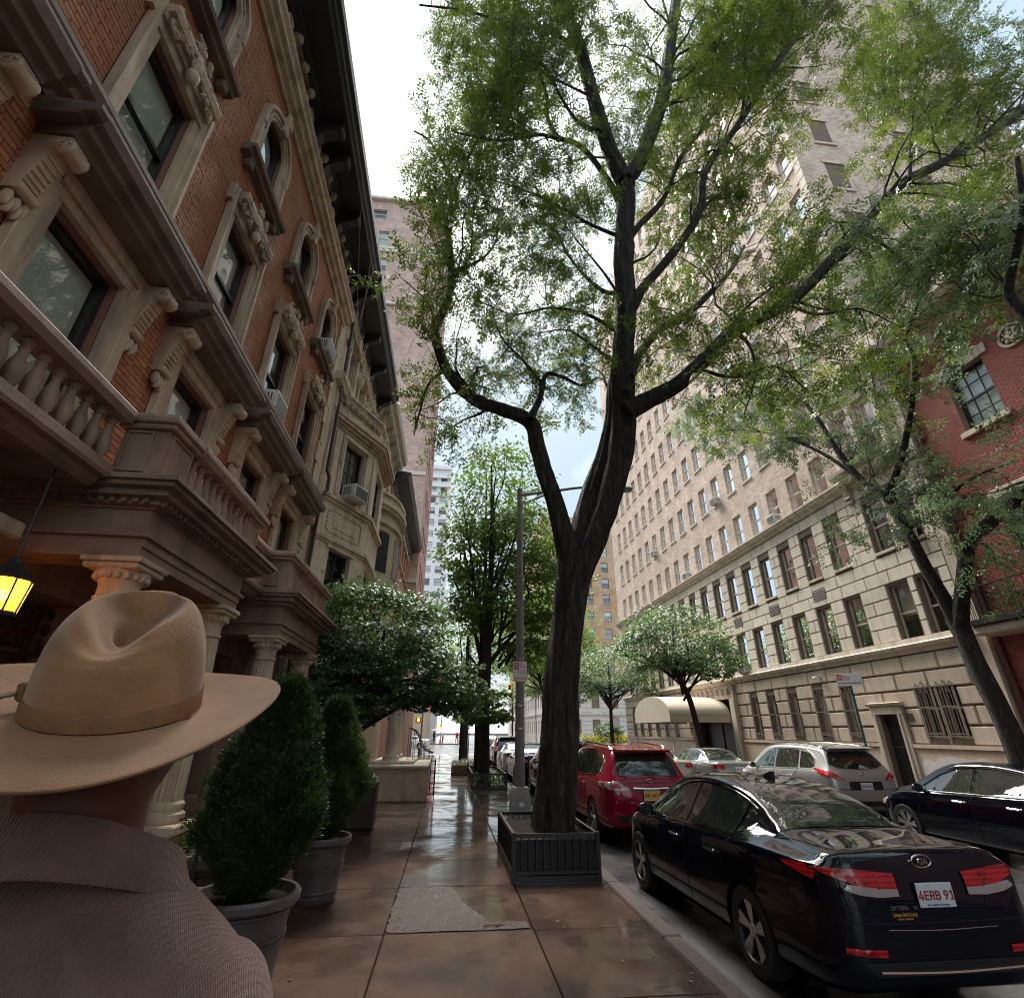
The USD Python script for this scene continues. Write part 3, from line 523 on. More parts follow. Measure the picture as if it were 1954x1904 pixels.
def porch(u0, u1, nn):
    e = MB(TP)
    for a, b_, c, d in ((u0, u0 + .34, 0, nn), (u1 - .34, u1, 0, nn), (u0 + .34, u1 - .34, nn - .34, nn)):
        e.box((a, c, 3.16), (b_, d, 3.28)); e.box((a + .001, c, 3.28), (b_ - .001, d + .018, 3.39)); e.box((a, c, 3.39), (b_, d + .004, 3.74))
    e.box((u0 - .05, 0, 3.385), (u1 + .05, nn + .05, 3.425)) if False else None
    for o, za, zb in ((.05, 3.385, 3.43), (.03, 3.74, 3.78), (.09, 3.78, 3.86), (.19, 3.86, 3.96), (.27, 3.96, 4.03), (.31, 4.03, 4.098)): e.box((u0 - o, 0.0, za), (u1 + o, nn + o, zb)) if za > 3.7 else [e.box((u0 - o, 0, za), (u0, nn + o, zb)), e.box((u0, nn, za), (u1 + o, nn + o, zb)), e.box((u1, 0, za), (u1 + o, nn, zb))]
    n_ = 0
    while u0 - .08 + n_ * .09 < u1 + .06: e.box((u0 - .07 + n_ * .09, nn + .03, 3.785), (u0 - .025 + n_ * .09, nn + .13, 3.855)); n_ += 1
    for k in range(13): e.box((u0 - .13, .05 + k * .095, 3.785), (u0 - .03, .097 + k * .095, 3.855))
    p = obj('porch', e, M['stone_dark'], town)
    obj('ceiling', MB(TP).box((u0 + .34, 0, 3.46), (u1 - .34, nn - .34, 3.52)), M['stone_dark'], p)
    for u in (u0 + .2, u1 - .2):
        c = MB(TP); n1 = nn - .19
        c.lathe([(.21, .96), (.23, 1.0), (.23, 1.04), (.19, 1.07), (.205, 1.1), (.205, 1.13), (.178, 1.16)], (u, n1, 0), 32)
        c.lathe([(.178, 1.16), (.176, 1.8), (.165, 2.4), (.152, 2.80)], (u, n1, 0), 120, flute=20, fd=.13)
        c.lathe([(.152, 2.80), (.168, 2.81), (.168, 2.835), (.15, 2.85), (.152, 2.93), (.16, 2.95), (.19, 3.0), (.215, 3.04), (.21, 3.06)], (u, n1, 0), 32)
        for k in range(18): a = k * 2 * PI / 18; c.ball((u + .19 * math.cos(a), n1 + .19 * math.sin(a), 3.01), (.028, .028, .035))
        c.box((u - .225, n1 - .225, 3.06), (u + .225, n1 + .225, 3.11), ch=.012); c.box((u - .245, n1 - .245, 3.11), (u + .245, n1 + .245, 3.159), ch=.008); c.box((u - .25, n1 - .25, 0), (u + .25, n1 + .25, .9), ch=.01); c.box((u - .28, n1 - .28, .86), (u + .28, n1 + .28, .96), ch=.015)
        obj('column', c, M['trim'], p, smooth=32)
    for u in (u0 + .1, u1 - .1):
        q = MB(TP); n1 = nn - .05; w = .26
        q.box((u - w, n1 - .36, 4.099), (u + w, n1 + .1, 4.19), ch=.01); q.box((u - w + .03, n1 - .34, 4.19), (u + w - .03, n1 + .07, 4.56)); q.box((u - w - .03, n1 - .38, 4.56), (u + w + .03, n1 + .13, 4.61), ch=.01); q.box((u - w - .06, n1 - .40, 4.61), (u + w + .06, n1 + .16, 4.68), ch=.012); q.box((u - w - .02, n1 - .36, 4.68), (u + w + .02, n1 + .12, 4.71))
        for zz in (4.21, 4.53): q.box((u - w + .06, n1 + .07, zz), (u + w - .06, n1 + .09, zz + .02)); q.box((u - w + .01, n1 - .30, zz), (u - w + .03, n1 - .06, zz + .02))
        for f in (-1, 1): q.box((u + f * (w - .08) - .01, n1 + .07, 4.23), (u + f * (w - .08) + .01, n1 + .09, 4.53))
        for a in (-.30, -.08): q.box((u - w + .01, n1 + a, 4.23), (u - w + .03, n1 + a + .02, 4.53))
        obj('pedestal', q, M['stone_dark'], p)
    rail_run(p, u0 + .36, u1 - .36, nn - .02)
    st = MB(TP)
    for k in range(5): st.box((u0 + .5, 0, 0 if k == 0 else .18 * k), (u1 - .5, 1.6 - .3 * k, .18 * (k + 1)), ch=.01)
    obj('steps', st, M['stone_dark'], p)
porch(4.58, 6.82, 1.22); porch(8.6, 11.1, 1.22)
bl = obj('balcony', slab(MB(TP), -3.5, 4.26, .88), M['stone_dark'], town); rail_run(bl, -3.4, 4.34, .82)
bl = obj('balcony', slab(MB(TP), 7.14, 8.28, .88), M['stone_dark'], town); rail_run(bl, 7.2, 8.37, .82); obj('scroll_bracket', console(MB(TP), 7.2, 3.2, 3.86, .6, .24), M['stone_dark'], bl, smooth=35)
# ground floor openings
WARM = mat('lamp_lit_oak', (0.22, 0.09, 0.035), (0.11, 0.04, 0.018), rough=0.4, scale=4, stretch=(1, 6, 0.6))
for u0, u1, z0, z1 in hg:
    d = obj('door', MB(TL).box((u0, -.5, z0), (u1, -.44, z1)), WARM, town)
    gr = MB(TL)
    for k in range(1, 8): u = u0 + (u1 - u0) * k / 8; gr.tube([(u, -.3, z0), (u, -.3, z1 - .5)], .014, 6)
    for z in (z0 + .1, z0 + (z1 - z0) * .45, z1 - .5): gr.box((u0, -.315, z - .02), (u1, -.285, z + .02))
    for k in range(9):
        for q in range(3): gr.tube(spiral((u0 + (u1 - u0) * (k + .5) / 9, z1 - .42 + q * .16), .075, 0, -.3, flip=1 if (k + q) % 2 else -1, k=14), .011, 4)
    obj('iron_grille', gr, M['iron'], d)
col = MB(TL).lathe([(.17, 1.0), (.165, 2.6), (.15, 3.2)], (4.0, .28, 0), 100, flute=18, fd=.13).box((3.75, 0, 3.2), (4.2, .56, 3.34), ch=.02).box((3.75, 0, 0), (4.2, .56, 1.0), ch=.02)
obj('pilaster', col, M['trim'], town, smooth=32)

# lantern under the balcony
lp = np.array([-3.27, 4.02, 2.60])
lan = thing('porch_lantern', 'lit amber glass lantern hanging under the balcony at the left edge', 'lantern', loc=lp)
fr = MB(); R = .15
for k in range(8):
    a = k * PI / 4 + .2; fr.tube([(R * .82 * math.cos(a), R * .82 * math.sin(a), 0), (R * math.cos(a), R * math.sin(a), .24)], .006, 5)
fr.lathe([(0, -.03), (R * .85, -.02), (R * .86, .0), (R * .8, .012)], n=8).lathe([(R * 1.02, .235), (R * 1.12, .25), (.05, .36), (.03, .40), (0, .42)], n=8); fr.tube([(0, 0, .4), (0, 0, 1.34)], .008, 6)
obj('cage', fr, M['iron'], lan)
obj('glass', MB().lathe([(R * .8, .005), (R * .97, .236)], n=8), usdkit.material(stage, L + 'amber_glass', {'t': ('translucent_bsdf', {'color': (1.0, .55, .12)}), 'tr': ('transparent_bsdf', {'color': (1, .62, .2)}), 'e': ('emission', {'color': (1.0, .42, .05), 'strength': 0.16}), 'm': ('mix_closure', {'fac': .5}), 'a': ('add_closure', {})}, [('t.BSDF', 'm.closure1'), ('tr.BSDF', 'm.closure2'), ('m.closure', 'a.closure1'), ('e.emission', 'a.closure2')], surface='a.closure'), lan)
obj('bulb', MB().ball((0, 0, .12), (.035, .035, .045), 2), glow('bulb_glow', (1.0, .55, .12), 5.0), lan, smooth=True)
sl = UsdLux.SphereLight.Define(stage, str(lan.GetPath()) + '/lamp_light'); sl.CreateRadiusAttr(.04); sl.CreateIntensityAttr(17.0); sl.CreateColorAttr((1.0, .55, .18)); sl.AddTranslateOp().Set(Gf.Vec3d(0, 0, .14))
# ---------------------------------------------------------------- limestone row house with the canted bay
B0, B1 = 12.85, 19.6
TB = left(-3.95)
lime = thing('limestone_house', 'cream limestone row house with a canted bay and air conditioner beside the brick townhouse', 'house')
hb = [(17.9, 18.8, 2, 4.0), (13.2, 13.8, 5.2, 7.0), (13.9, 14.9, 12.2, 13.8), (15.7, 16.7, 12.2, 13.8), (17.5, 18.5, 12.2, 13.8), (13.9, 14.9, 14.3, 15.0), (15.7, 16.7, 14.3, 15.0), (17.5, 18.5, 14.3, 15.0)]
obj('wall', body(wall(MB(TB), B0 + .004, B1, -.1, 15.4, hb, .35), B0 + .004, B1, 0, 15.6, 12), M['beige'], lime)
for h in hb: window(lime, TB, *h, -.25, 'frame_dark', blind=.4, glass='glass_sky')
s = MB(TB)
for u in (14.4, 16.2, 18.0):
    for f in (-1, 1): s.box((u + f * .5, 0, 12.1), (u + f * .66, .08, 13.9)); s.box((u + f * .5, 0, 14.2), (u + f * .64, .07, 15.1))
    s.box((u - .7, 0, 13.9), (u + .7, .14, 14.02)); crest(s, u, 14.0, .8, .1, int(u)); s.box((u - .72, 0, 12.0), (u + .72, .18, 12.1)); s.tube(spiral((u + .86, 13.4), .18, 0, .06), .045, 6); s.tube(spiral((u - .86, 13.4), .18, 0, .06), .045, 6)
for u in (15.3, 17.1): s.ball((u, .1, 13.3), (.16, .2, .34), 2); s.ball((u, .22, 13.45), (.13, .14, .16), 2)
obj('window_surrounds', s, M['beige'], lime, smooth=40)
obj('string_course', prof([(0, 11.5), (.14, 11.52), (.2, 11.62), (.26, 11.68), (.26, 11.76), (0, 11.8)], B0 + .01, B1, TB), M['beige'], lime)
obj('string_course', prof([(0, 14.05), (.1, 14.05), (.16, 14.12), (.22, 14.18), (0, 14.21)], B0 + .01, B1, TB), M['beige'], lime)
obj('cornice', prof([(0, 15.05), (.08, 15.1), (.13, 15.3), (.72, 15.34), (.82, 15.5), (.9, 15.55), (.92, 15.75), (0, 15.8)], B0 + .02, B1, TB), M['cornice'], lime)
for u in (13.2, 15.3, 17.1, 19.3): obj('cornice_bracket', MB(TB).prism([(0, 14.7), (.1, 14.72), (.22, 14.95), (.6, 15.15), (.64, 15.31), (0, 15.31)], 0, u - .12, u + .12), M['cornice'], lime)
# the bay: plan corners (along, out)
plan = [(13.75, 0), (15.75, 1.0), (18.0, 1.0), (19.4, 0)]
def plan_at(o): # the bay's outline pushed out by o
    c = np.array([16.5, 0]); return [(p[0] + (p[0] - 16.6) * o * .45, p[1] + (o if p[1] > 0 else 0)) for p in plan]
def ring(mb, o, z0, z1):
    mb.prism(plan_at(o), 2, z0, z1); return mb
p0, p1 = np.array([13.75, 0.]), np.array([15.75, 1.0]); dirv = (p1 - p0) / np.linalg.norm(p1 - p0); nrm = np.array([-dirv[1], dirv[0]]); WL = float(np.linalg.norm(p1 - p0))
def TC(v):
    q = p0 + v[:, :1] * dirv + v[:, 1:2] * nrm; return TB(np.c_[q, v[:, 2]])
bay = MB(TC); bh = [(.62, 1.62, 8.35, 10.15), (.62, 1.62, 4.6, 6.6), (.62, 1.62, 1.4, 3.4)]
wall(bay, 0, WL, -.1, 11.0, bh, .3)
b2 = MB(TB); TF = lambda v: TB(np.stack([v[:, 0], 1.0 + v[:, 1], v[:, 2]], 1))
bay2 = MB(TF); bfh = [(16.2, 17.5, 8.35, 10.15), (16.2, 17.5, 4.6, 6.6)]; wall(bay2, 15.75, 18.0, -.1, 11.0, bfh, .3); bay2.quad((18.0, 0, 0), (19.4, -1, 0), (19.4, -1, 11), (18.0, 0, 11))
q = obj('bay', trimesh.util.concatenate([bay.mesh(), bay2.mesh()]), M['beige'], lime)
for h in bh: window(q, TC, *h, -.2, 'frame_dark', rail=False, bars=(2, 1) if h[2] < 8 else (4, 4), blind=.9 if h[2] > 8 else None, shade='curtain')
for h in bfh: window(q, TF, *h, -.2, 'frame_dark', blind=.4)
tr = MB(TB)
for o, a, b in ((.06, 7.95, 8.06), (.13, 8.06, 8.18), (.05, 6.72, 6.8), (.10, 6.8, 6.9), (.07, 10.42, 10.52), (.16, 10.52, 10.62), (.28, 10.62, 10.74), (.34, 10.74, 10.84), (.10, 11.0, 11.12), (.06, 11.62, 11.7), (.12, 11.7, 11.78)): ring(tr, o, a, b)
ring(tr, .03, 11.12, 11.62)
for k in range(18): # dentils on the canted face and the front
    pass
obj('bay_mouldings', tr, M['trim'], q)
tc = MB(TC)
for k in range(7): crest(tc, .22 + k * .3, 11.36, .34, .02, 40 + k)
for a, b in ((.1, .5), (1.74, 2.14)): tc.box((a, 0, 8.25), (a + .08, .05, 10.3)); tc.box((b - .08, 0, 8.25), (b, .05, 10.3))
tc.box((.5, 0, 8.2), (.58, .07, 10.28)); tc.box((1.66, 0, 8.2), (1.74, .07, 10.28)); tc.box((.46, 0, 10.2), (1.78, .09, 10.34)); tc.box((.5, 0, 6.62), (1.74, .05, 6.7))
for k in range(12):
    tc.box((.42 + k * .125, 0, 7.72), (.49 + k * .125, .03, 7.80)); tc.box((.42 + k * .125, 0, 7.06), (.49 + k * .125, .03, 7.14))
for k in range(6): tc.box((.30, 0, 7.12 + k * .11), (.38, .03, 7.18 + k * .11)); tc.box((1.88, 0, 7.12 + k * .11), (1.96, .03, 7.18 + k * .11))
tc.box((.62, .0, 7.24), (1.62, .02, 7.62), ch=.01)
obj('bay_carving', tc, M['beige'], q, smooth=40)
ac_unit(q, TC, 1.14, 8.28, -.05, .66, .44, .5)
ck = MB(TF)
for k in range(2): crest(ck, 16.4 + k * .9, 11.36, .4, .02, 60 + k)
obj('bay_carving', ck, M['beige'], q, smooth=40)
hd = MB(TB); hd.box((18.2, 0, 7.0), (19.5, .9, 7.12), ch=.02); hd.box((18.3, 0, 6.6), (19.4, .75, 7.0)); console(hd, 18.4, 5.9, 6.6, .6, .22); console(hd, 19.3, 5.9, 6.6, .6, .22)
obj('door_hood', hd, M['stone_black'], lime, smooth=35)
dp = MB(TB).tube([(13.3, .12, 15.2), (13.3, .12, 8.6), (13.36, .2, 8.4), (13.36, .2, 8.0), (13.2, .12, 7.7), (13.1, .1, .1)], .05, 8); obj('downspout', dp, M['iron'], lime)

# curved-bay house, rust brick house
C0, C1 = 19.6, 26.0
TCh = left(-3.9)
ch = thing('curved_bay_house', 'cream stone house with a round bow front and grey cornice past the limestone bay', 'house')
hc = [(u, u + .95, z, z + 1.7) for z in (8.4, 12.0) for u in (20.1, 22.3, 24.5)]
obj('wall', body(wall(MB(TCh), C0 + .01, C1, -.1, 15.6, hc, .35), C0 + .01, C1, 0, 16, 12), M['beige'], ch)
for h in hc: window(ch, TCh, *h, -.25, 'frame_dark', blind=.5, glass='glass_sky')
bw = MB(); TCm = (-3.9, 22.8)
def bowring(mb, r, z0, z1, n=22):
    th = np.linspace(-PI / 2, PI / 2, n); P = [(TCm[0] + r * .5 * math.cos(t), TCm[1] + r * math.sin(t)) for t in th]; mb.prism(P, 2, z0, z1)
bowring(bw, 2.3, -.1, 10.6)
for r, a, b in ((2.42, 7.2, 7.4), (2.5, 10.0, 10.15), (2.62, 10.6, 10.75), (2.75, 10.75, 10.95), (2.45, 10.95, 11.3), (2.6, 11.3, 11.42)): bowring(bw, r, a, b)
bq = obj('bow', bw, M['beige'], ch, smooth=30)
for z0 in (4.4, 7.9):
    for t0 in (-1.15, -.35, .45):
        a, b = t0, t0 + .45; g = MB(); pts = [(TCm[0] + 2.31 * .5 * math.cos(t) + .012, TCm[1] + 2.31 * math.sin(t)) for t in np.linspace(a, b, 6)]
        for (x0, y0), (x1, y1) in zip(pts[:-1], pts[1:]): g.quad((x0, y0, z0), (x1, y1, z0), (x1, y1, z0 + 1.8), (x0, y0, z0 + 1.8))
        w_ = obj('window', g, M['frame_dark'], bq)
        e = MB(); e.tube([(pts[0][0] + .02, pts[0][1], z0), (pts[0][0] + .02, pts[0][1], z0 + 1.8)], .03, 5); e.tube([(pts[-1][0] + .02, pts[-1][1], z0), (pts[-1][0] + .02, pts[-1][1], z0 + 1.8)], .03, 5); e.tube([(*p, z0 + 1.8) for p in pts], .05, 5)
        obj('frame', e, M['beige'], w_)
obj('cornice', prof([(0, 14.8), (.1, 14.9), (.2, 15.2), (.5, 15.3), (.55, 15.5), (.72, 15.6), (.78, 15.9), (0, 16.0)], C0 + .02, C1, TCh), M['cornice_grey'], ch)
for u in (20.2, 21.6, 23, 24.4, 25.6): obj('cornice_bracket', console(MB(TCh), u, 14.4, 15.25, .45, .22), M['cornice_grey'], ch, smooth=35)
TFh = left(-3.8)
fh = thing('rust_brick_house', 'rust brick row house with a black cornice between the bow house and the tower', 'house')
hf = [(u, u + .9, z, z + 1.8) for z in (4.5, 8.2, 11.8) for u in (26.9, 28.6, 30.3, 32.4, 34.1, 35.8, 37.4)]
obj('wall', body(wall(MB(TFh), C1 + .01, 39.4, -.1, 14.8, hf, .3), C1 + .01, 39.4, 0, 15, 12), M['brick_f'], fh)
for h in hf: window(fh, TFh, *h, -.22, 'frame_dark', blind=.4, glass='glass_sky')
for a, b, c, d in hf:
    obj('lintel', MB(TFh).box((a - .15, 0, d), (b + .15, .14, d + .2)).prism([(a - .15, d + .2), (b + .15, d + .2), ((a + b) / 2, d + .5)], 1, 0, .12), M['trim'], fh); obj('sill', MB(TFh).box((a - .12, 0, c - .15), (b + .12, .16, c)), M['trim'], fh)
obj('cornice', prof([(0, 14.3), (.1, 14.4), (.16, 14.8), (.8, 14.9), (.95, 15.2), (0, 15.35)], C1 + .02, 39.4, TFh), M['cornice'], fh)
# stoop and porch pillars in front of them
st = thing('stone_stoop', 'tan stone stoop with two round pillars and black rail left of the sidewalk', 'stoop')
obj('block', MB().box((-2.3, 17.1, 0), (-.56, 20.3, .84), ch=.02), M['trim'], st)
obj('coping', MB().box((-2.34, 17.05, .84), (-.52, 20.35, .93), ch=.02).box((-2.3, 17.6, .93), (-1.0, 20.2, 1.02), ch=.02), M['lime_trim'], st)
for y in (18.2, 19.7): obj('pillar', MB().lathe([(.26, 1.02), (.26, 1.12), (.2, 1.18), (.19, 2.5), (.165, 3.7), (.2, 3.75), (.24, 3.85), (.24, 3.95)], (-1.75, y, 0), 24), M['lime_trim'], st, smooth=35)
obj('lintel', MB().box((-3.9, 17.9, 3.95), (-1.45, 20.1, 4.5), ch=.03), M['beige'], st)
ir = MB()
for x in (-1.25,):
    for y in (18.3, 19.2):
        ir.tube(catmull([(x, y, 1.95), (x + .25, y, 1.8), (x + .5, y, 1.35), (x + .8, y, 1.2)], 6), .018, 6)
        for k in range(5): ir.tube([(x + k * .17, y, 1.02), (x + k * .17, y, 1.95 - .6 * (k / 4) ** 1.3)], .01, 5)
for x in (-.46, -.34):
    ir.tube([(x, 17.4, .12), (x, 17.4, 1.05)], .016, 5)
for z in (.15, .45, .75, 1.04): ir.tube([(-.46, 17.4, z), (-.34, 17.4, z)], .012, 5)
ir.tube([(-.46, 17.4, 1.05), (-.46, 18.4, 1.08), (-.5, 19.2, 1.2)], .016, 5); ir.tube([(-.34, 17.4, 1.05), (-.34, 18.4, 1.05), (-.34, 18.4, 0.0)], .014, 5)
obj('railing', ir, M['iron'], st)

# ---------------------------------------------------------------- the tall buildings down the street
def block(name, label, cat_T_list, z1, m_side, m_front, x0, x1, y0, y1, wins_front, wins_side, side='right', fr='frame_white', extra=None, group=None, blind=.4):
    t = thing(name, label, 'building', group)
    fT = front(y0); sT = left(x1) if side == 'right' else right(x0)
    f = wall(MB(fT), x0, x1, -.2, z1, wins_front, .25); s = wall(MB(sT), y0, y1, -.2, z1, wins_side, .25)
    bx = x0 if side == 'right' else x1
    f.quad((x0, 0, z1), (x1, 0, z1), (x1, -(y1 - y0), z1), (x0, -(y1 - y0), z1)); f.quad((x0, -(y1 - y0), 0), (x1, -(y1 - y0), 0), (x1, -(y1 - y0), z1), (x0, -(y1 - y0), z1)); f.quad((bx, 0, 0), (bx, -(y1 - y0), 0), (bx, -(y1 - y0), z1), (bx, 0, z1))
    obj('front_wall', f, m_front, t); obj('side_wall', s, m_side, t)
    g = np.random.default_rng(len(label))
    for h in wins_front: window(t, fT, *h, -.2, fr, blind=float(g.choice([0, .3, .5, 1])) or None, glass='glass_sky')
    for h in wins_side: window(t, sT, *h, -.2, fr, blind=float(g.choice([0, .3, .5])) or None, glass='glass_sky')
    return t, fT, sT
wf = [(-11.6, -9.9, 53.6, 55.0), (-10.4, -9.3, 49.6, 51.6), (-10.2, -9.1, 45.6, 47.6), (-9.9, -8.8, 41.6, 43.4), (-15, -13.6, 45.6, 47.6), (-15, -13.6, 41.6, 43.4)]
ws = [(42 + k * 2.2, 43 + k * 2.2, z, z + 1.8) for z in np.arange(6, 55, 3.5) for k in range(3)]
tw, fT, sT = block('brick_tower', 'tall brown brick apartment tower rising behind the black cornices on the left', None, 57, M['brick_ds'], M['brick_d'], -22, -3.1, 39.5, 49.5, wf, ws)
for z, d in ((48.4, .15), (48.9, .1), (40.9, .3), (30.2, .12), (21.9, .12), (12.4, .3), (56.4, .4)): obj('stone_band', MB(fT).box((-22, 0, z), (-3.1, d, z + .35)), M['white_stone'], tw)
dk = MB(fT)
for k in range(5):
    for j in range(2): dk.box((-6.3 + (k % 2) * .7 + j * 1.4, 0, 5.6 + k * 1.2), (-5.7 + (k % 2) * .7 + j * 1.4, .06, 6.3 + k * 1.2))
obj('stone_blocks', dk, M['white_stone'], tw)
wh = [(-9.2, -7.4, 10 + 3.6 * k, 12 + 3.6 * k) for k in range(3, 18)] + [(-6.2, -4.2, 10 + 3.6 * k, 12 + 3.6 * k) for k in range(3, 18)]
wt, fT, sT = block('white_tower', 'slender white apartment tower far down the street in the gap', None, 77, M['white_panel'], M['white_panel'], -16, -3.2, 140, 158, wh, [], fr='frame_dark')
rf = MB(fT)
for k in range(4): rf.box((-16, 0, 66.2 + k * 3), (-3.0, .8, 67.2 + k * 3))
obj('balconies', rf, M['white_panel'], wt)
l3, fT, sT = block('banner_building', 'low brown stone building across the avenue carrying a red banner', None, 13.5, M['lime_low'], M['lime_low'], -16, -4.2, 101, 130, [(-15 + 2.6 * k, -13.7 + 2.6 * k, z, z + 2) for k in range(4) for z in (6, 9.6)], [], fr='frame_dark')
ban = thing('red_banner', 'red vertical banner hanging over the far corner of the avenue', 'banner')
obj('cloth', MB(front(100.2)).box((-3.6, 0, 5.4), (-2.0, .04, 11.6)), plain('banner_red', (.55, .012, .06), .6), ban); obj('pole', MB().tube([(-4.2, 100.2, 11.7), (-1.9, 100.2, 11.7)], .06, 6).tube([(-4.2, 100.2, 5.3), (-1.9, 100.2, 5.3)], .06, 6), M['iron'], ban)
# orange brick block across the avenue
z_b = 10.5
fw_ = [(19 + 3.6 * k, 20.5 + 3.6 * k, z, z + 2.4) for k in range(8) for z in (5.9,)] + [(19 + 3.6 * k, 20.5 + 3.6 * k, 11.6 + 3.4 * j, 13.7 + 3.4 * j) for k in range(8) for j in range(9)]
fa_ = [(19 + 3.6 * k, 20.5 + 3.6 * k, 1.2, 4.0) for k in range(8)]
sw_ = [(101 + 2.7 * k, 102.2 + 2.7 * k, z, z + 2.2) for k in range(20) for z in (1.6, 5.9, 11.6, 15, 18.4, 21.8, 25.2, 28.6, 32, 35.4)]
ob, fT, sT = block('orange_apartment_block', 'orange brick apartment block with a white stone base across the avenue', None, 44, M['brick_r3s'], M['brick_r3'], 17.3, 52, 99.0, 158, [h for h in fw_ if h[2] > 11], [h for h in sw_ if h[2] > 11], side='left', fr='frame_dark')
bs = MB(fT); wall(bs, 17.1, 52, -.1, z_b, [h for h in fw_ if h[2] < 11] + fa_, .4, .2); obj('stone_base', bs, M['white_stone'], ob)
bs = MB(sT); wall(bs, 98.8, 158, -.1, z_b, [h for h in sw_ if h[2] < 11], .4, .2); obj('stone_base', bs, M['white_stone'], ob)
for h in [h for h in fw_ if h[2] < 11]: window(ob, fT, *h, .0, 'frame_dark', glass='glass')
for h in fa_: window(ob, fT, *h, .0, 'frame_dark', rail=False, arch=True, glass='glass')
for h in [h for h in sw_ if h[2] < 11]: window(ob, sT, *h, .0, 'frame_dark', glass='glass')
dk = MB(fT)
for k in range(12): dk.box((17.1, .2, .9 + k * .8), (52, .206, .94 + k * .8)) if all(abs(.92 + k * .8 - z) > 0 for z in (0,)) and False else None
dk.box((16.9, .2, z_b), (52, .5, z_b + .35)); dk.box((17.0, .2, 4.7), (52, .32, 5.0)); obj('string_course', dk, M['lime_trim'], ob)
dk = MB(sT); dk.box((98.5, .2, z_b), (158, .5, z_b + .35)); dk.box((98.7, .2, 4.7), (158, .32, 5.0)); obj('string_course', dk, M['lime_trim'], ob)
jt = MB(fT)
for k in range(13):
    z = .7 + k * .75
    for a, b in zip([17.2] + [20.6 + 3.6 * j for j in range(8)], [18.9 + 3.6 * j for j in range(8)] + [52]): jt.box((a, .2, z), (b, .212, z + .05))
obj('joints', jt, M['joint'], ob)

# ---------------------------------------------------------------- the long apartment house on the right
TR = right(XR); R0, R1 = 13.9, 47.2
apt = thing('limestone_apartment_house', 'long apartment house with limestone base and pale brick upper floors along the right side', 'building')
yc = [14.75, 15.98] + [18.2 + 1.68 * k for k in range(17)]
fl = [(y - .42, y + .42, z - 1.0, z + 1.0) for z in (5.73, 8.98) for y in yc]
gl = [(15.05, 15.75, 1.75, 3.5), (15.85, 16.55, 1.75, 3.5)] + [(y - .33, y + .33, 1.75, 3.55) for y in (19.73, 21.41, 23.2, 24.9, 26.4, 36.5, 38.2, 39.9, 41.6, 43.3, 45.0)]
ent = (28.6, 33.0, -.1, 3.6); dr = (17.45, 18.45, .0, 2.5)
hi = [(y - .42, y + .42, z - .9, z + .9) for k in range(11) for z in (12.15 + 3.25 * k,) for y in [14.8, 16.1] + yc[2:] if not (k in (0, 1) and y < 17)]
ob_w = [(14.55, 15.35, 11.7, 14.0), (15.75, 16.55, 11.7, 14.0)]
obj('base_wall', body(wall(MB(TR), R0, R1, -.2, 11.0, fl + gl + [ent, dr], .35, -.03), R0, R1, 0, 48, 14), M['joint'], apt)
obj('brick_wall', wall(MB(TR), R0, R1, 11.0, 48, hi + ob_w, .3), M['brick_r1'], apt)
bh_ = fl + [(a - .0, b, c, d) for a, b, c, d in gl] + [(ent[0] - .5, ent[1] + .5, -.1, 4.3), (dr[0] - .25, dr[1] + .25, -.1, 2.85)]
masonry(apt, TR, courses(R0, R1, 4.85, 10.75, .492, 1.12, .028, [(a - .06, b + .06, c - .08, d + .04) for a, b, c, d in fl], .12, seed=5), M['limestone'], 'stone', -.03, .012, .012, 300, .003)
masonry(apt, TR, courses(R0, R1, 1.55, 4.35, .56, 1.35, .05, bh_, .12, seed=6), M['lime_low'], 'base_stone', -.03, .03, .03, 120, .003)
pl = MB(TR); wall(pl, R0, R1, -.1, 1.45, [(ent[0] - .5, ent[1] + .5, -.1, 1.45), (dr[0] - .25, dr[1] + .25, -.1, 1.45)], .06, .04); pl.box((R0, 0, 1.451), (dr[0] - .25, .09, 1.56)); pl.box((dr[1] + .25, 0, 1.451), (ent[0] - .5, .09, 1.56)); pl.box((ent[1] + .5, 0, 1.451), (R1, .09, 1.56))
obj('plinth', pl, M['lime_low'], apt)
P = Polygon([(14.0, .0), (17.1, .0), (17.08, 1.0), (16.9, 1.12), (16.6, 1.02), (16.4, 1.2), (15.9, 1.24), (15.3, 1.16), (14.9, 1.24), (14.4, 1.1), (14.0, 1.2)]); obj('render_patch', MB(TR).prism(list(P.exterior.coords), 1, .041, .047), M['stucco'], apt)
obj('string_course', prof([(-.03, 4.36), (.06, 4.36), (.1, 4.46), (.18, 4.52), (.22, 4.62), (.12, 4.68), (.1, 4.84), (-.03, 4.85)], R0, R1, TR), M['lime_trim'], apt)
obj('cornice', prof([(-.03, 10.76), (.1, 10.78), (.14, 10.9), (.26, 10.96), (.3, 11.08), (.34, 11.1), (.34, 11.18), (0, 11.22)], R0, R1, TR), M['lime_trim'], apt)
gA = np.random.default_rng(11)
for i, h in enumerate(fl):
    w_ = window(apt, TR, *h, -.22, 'frame_tan', blind=float(gA.choice([0, .35, .55, .98], p=[.22, .3, .23, .25])) or None, shade=str(gA.choice(['curtain', 'blind'])), glass='glass')
    a, b, c, d = h; obj('sill', MB(TR).box((a - .05, -.03, c - .1), (b + .05, .07, c), ch=.01), M['lime_trim'], w_)
for i, h in enumerate(hi):
    w_ = window(apt, TR, *h, -.2, 'frame_white', blind=float(gA.choice([0, .4, .6, 1.0])) or None, glass='glass_sky', room=h[0] < 34)
    a, b, c, d = h; obj('sill', MB(TR).box((a - .06, 0, c - .1), (b + .06, .06, c)), M['lime_trim'], w_)
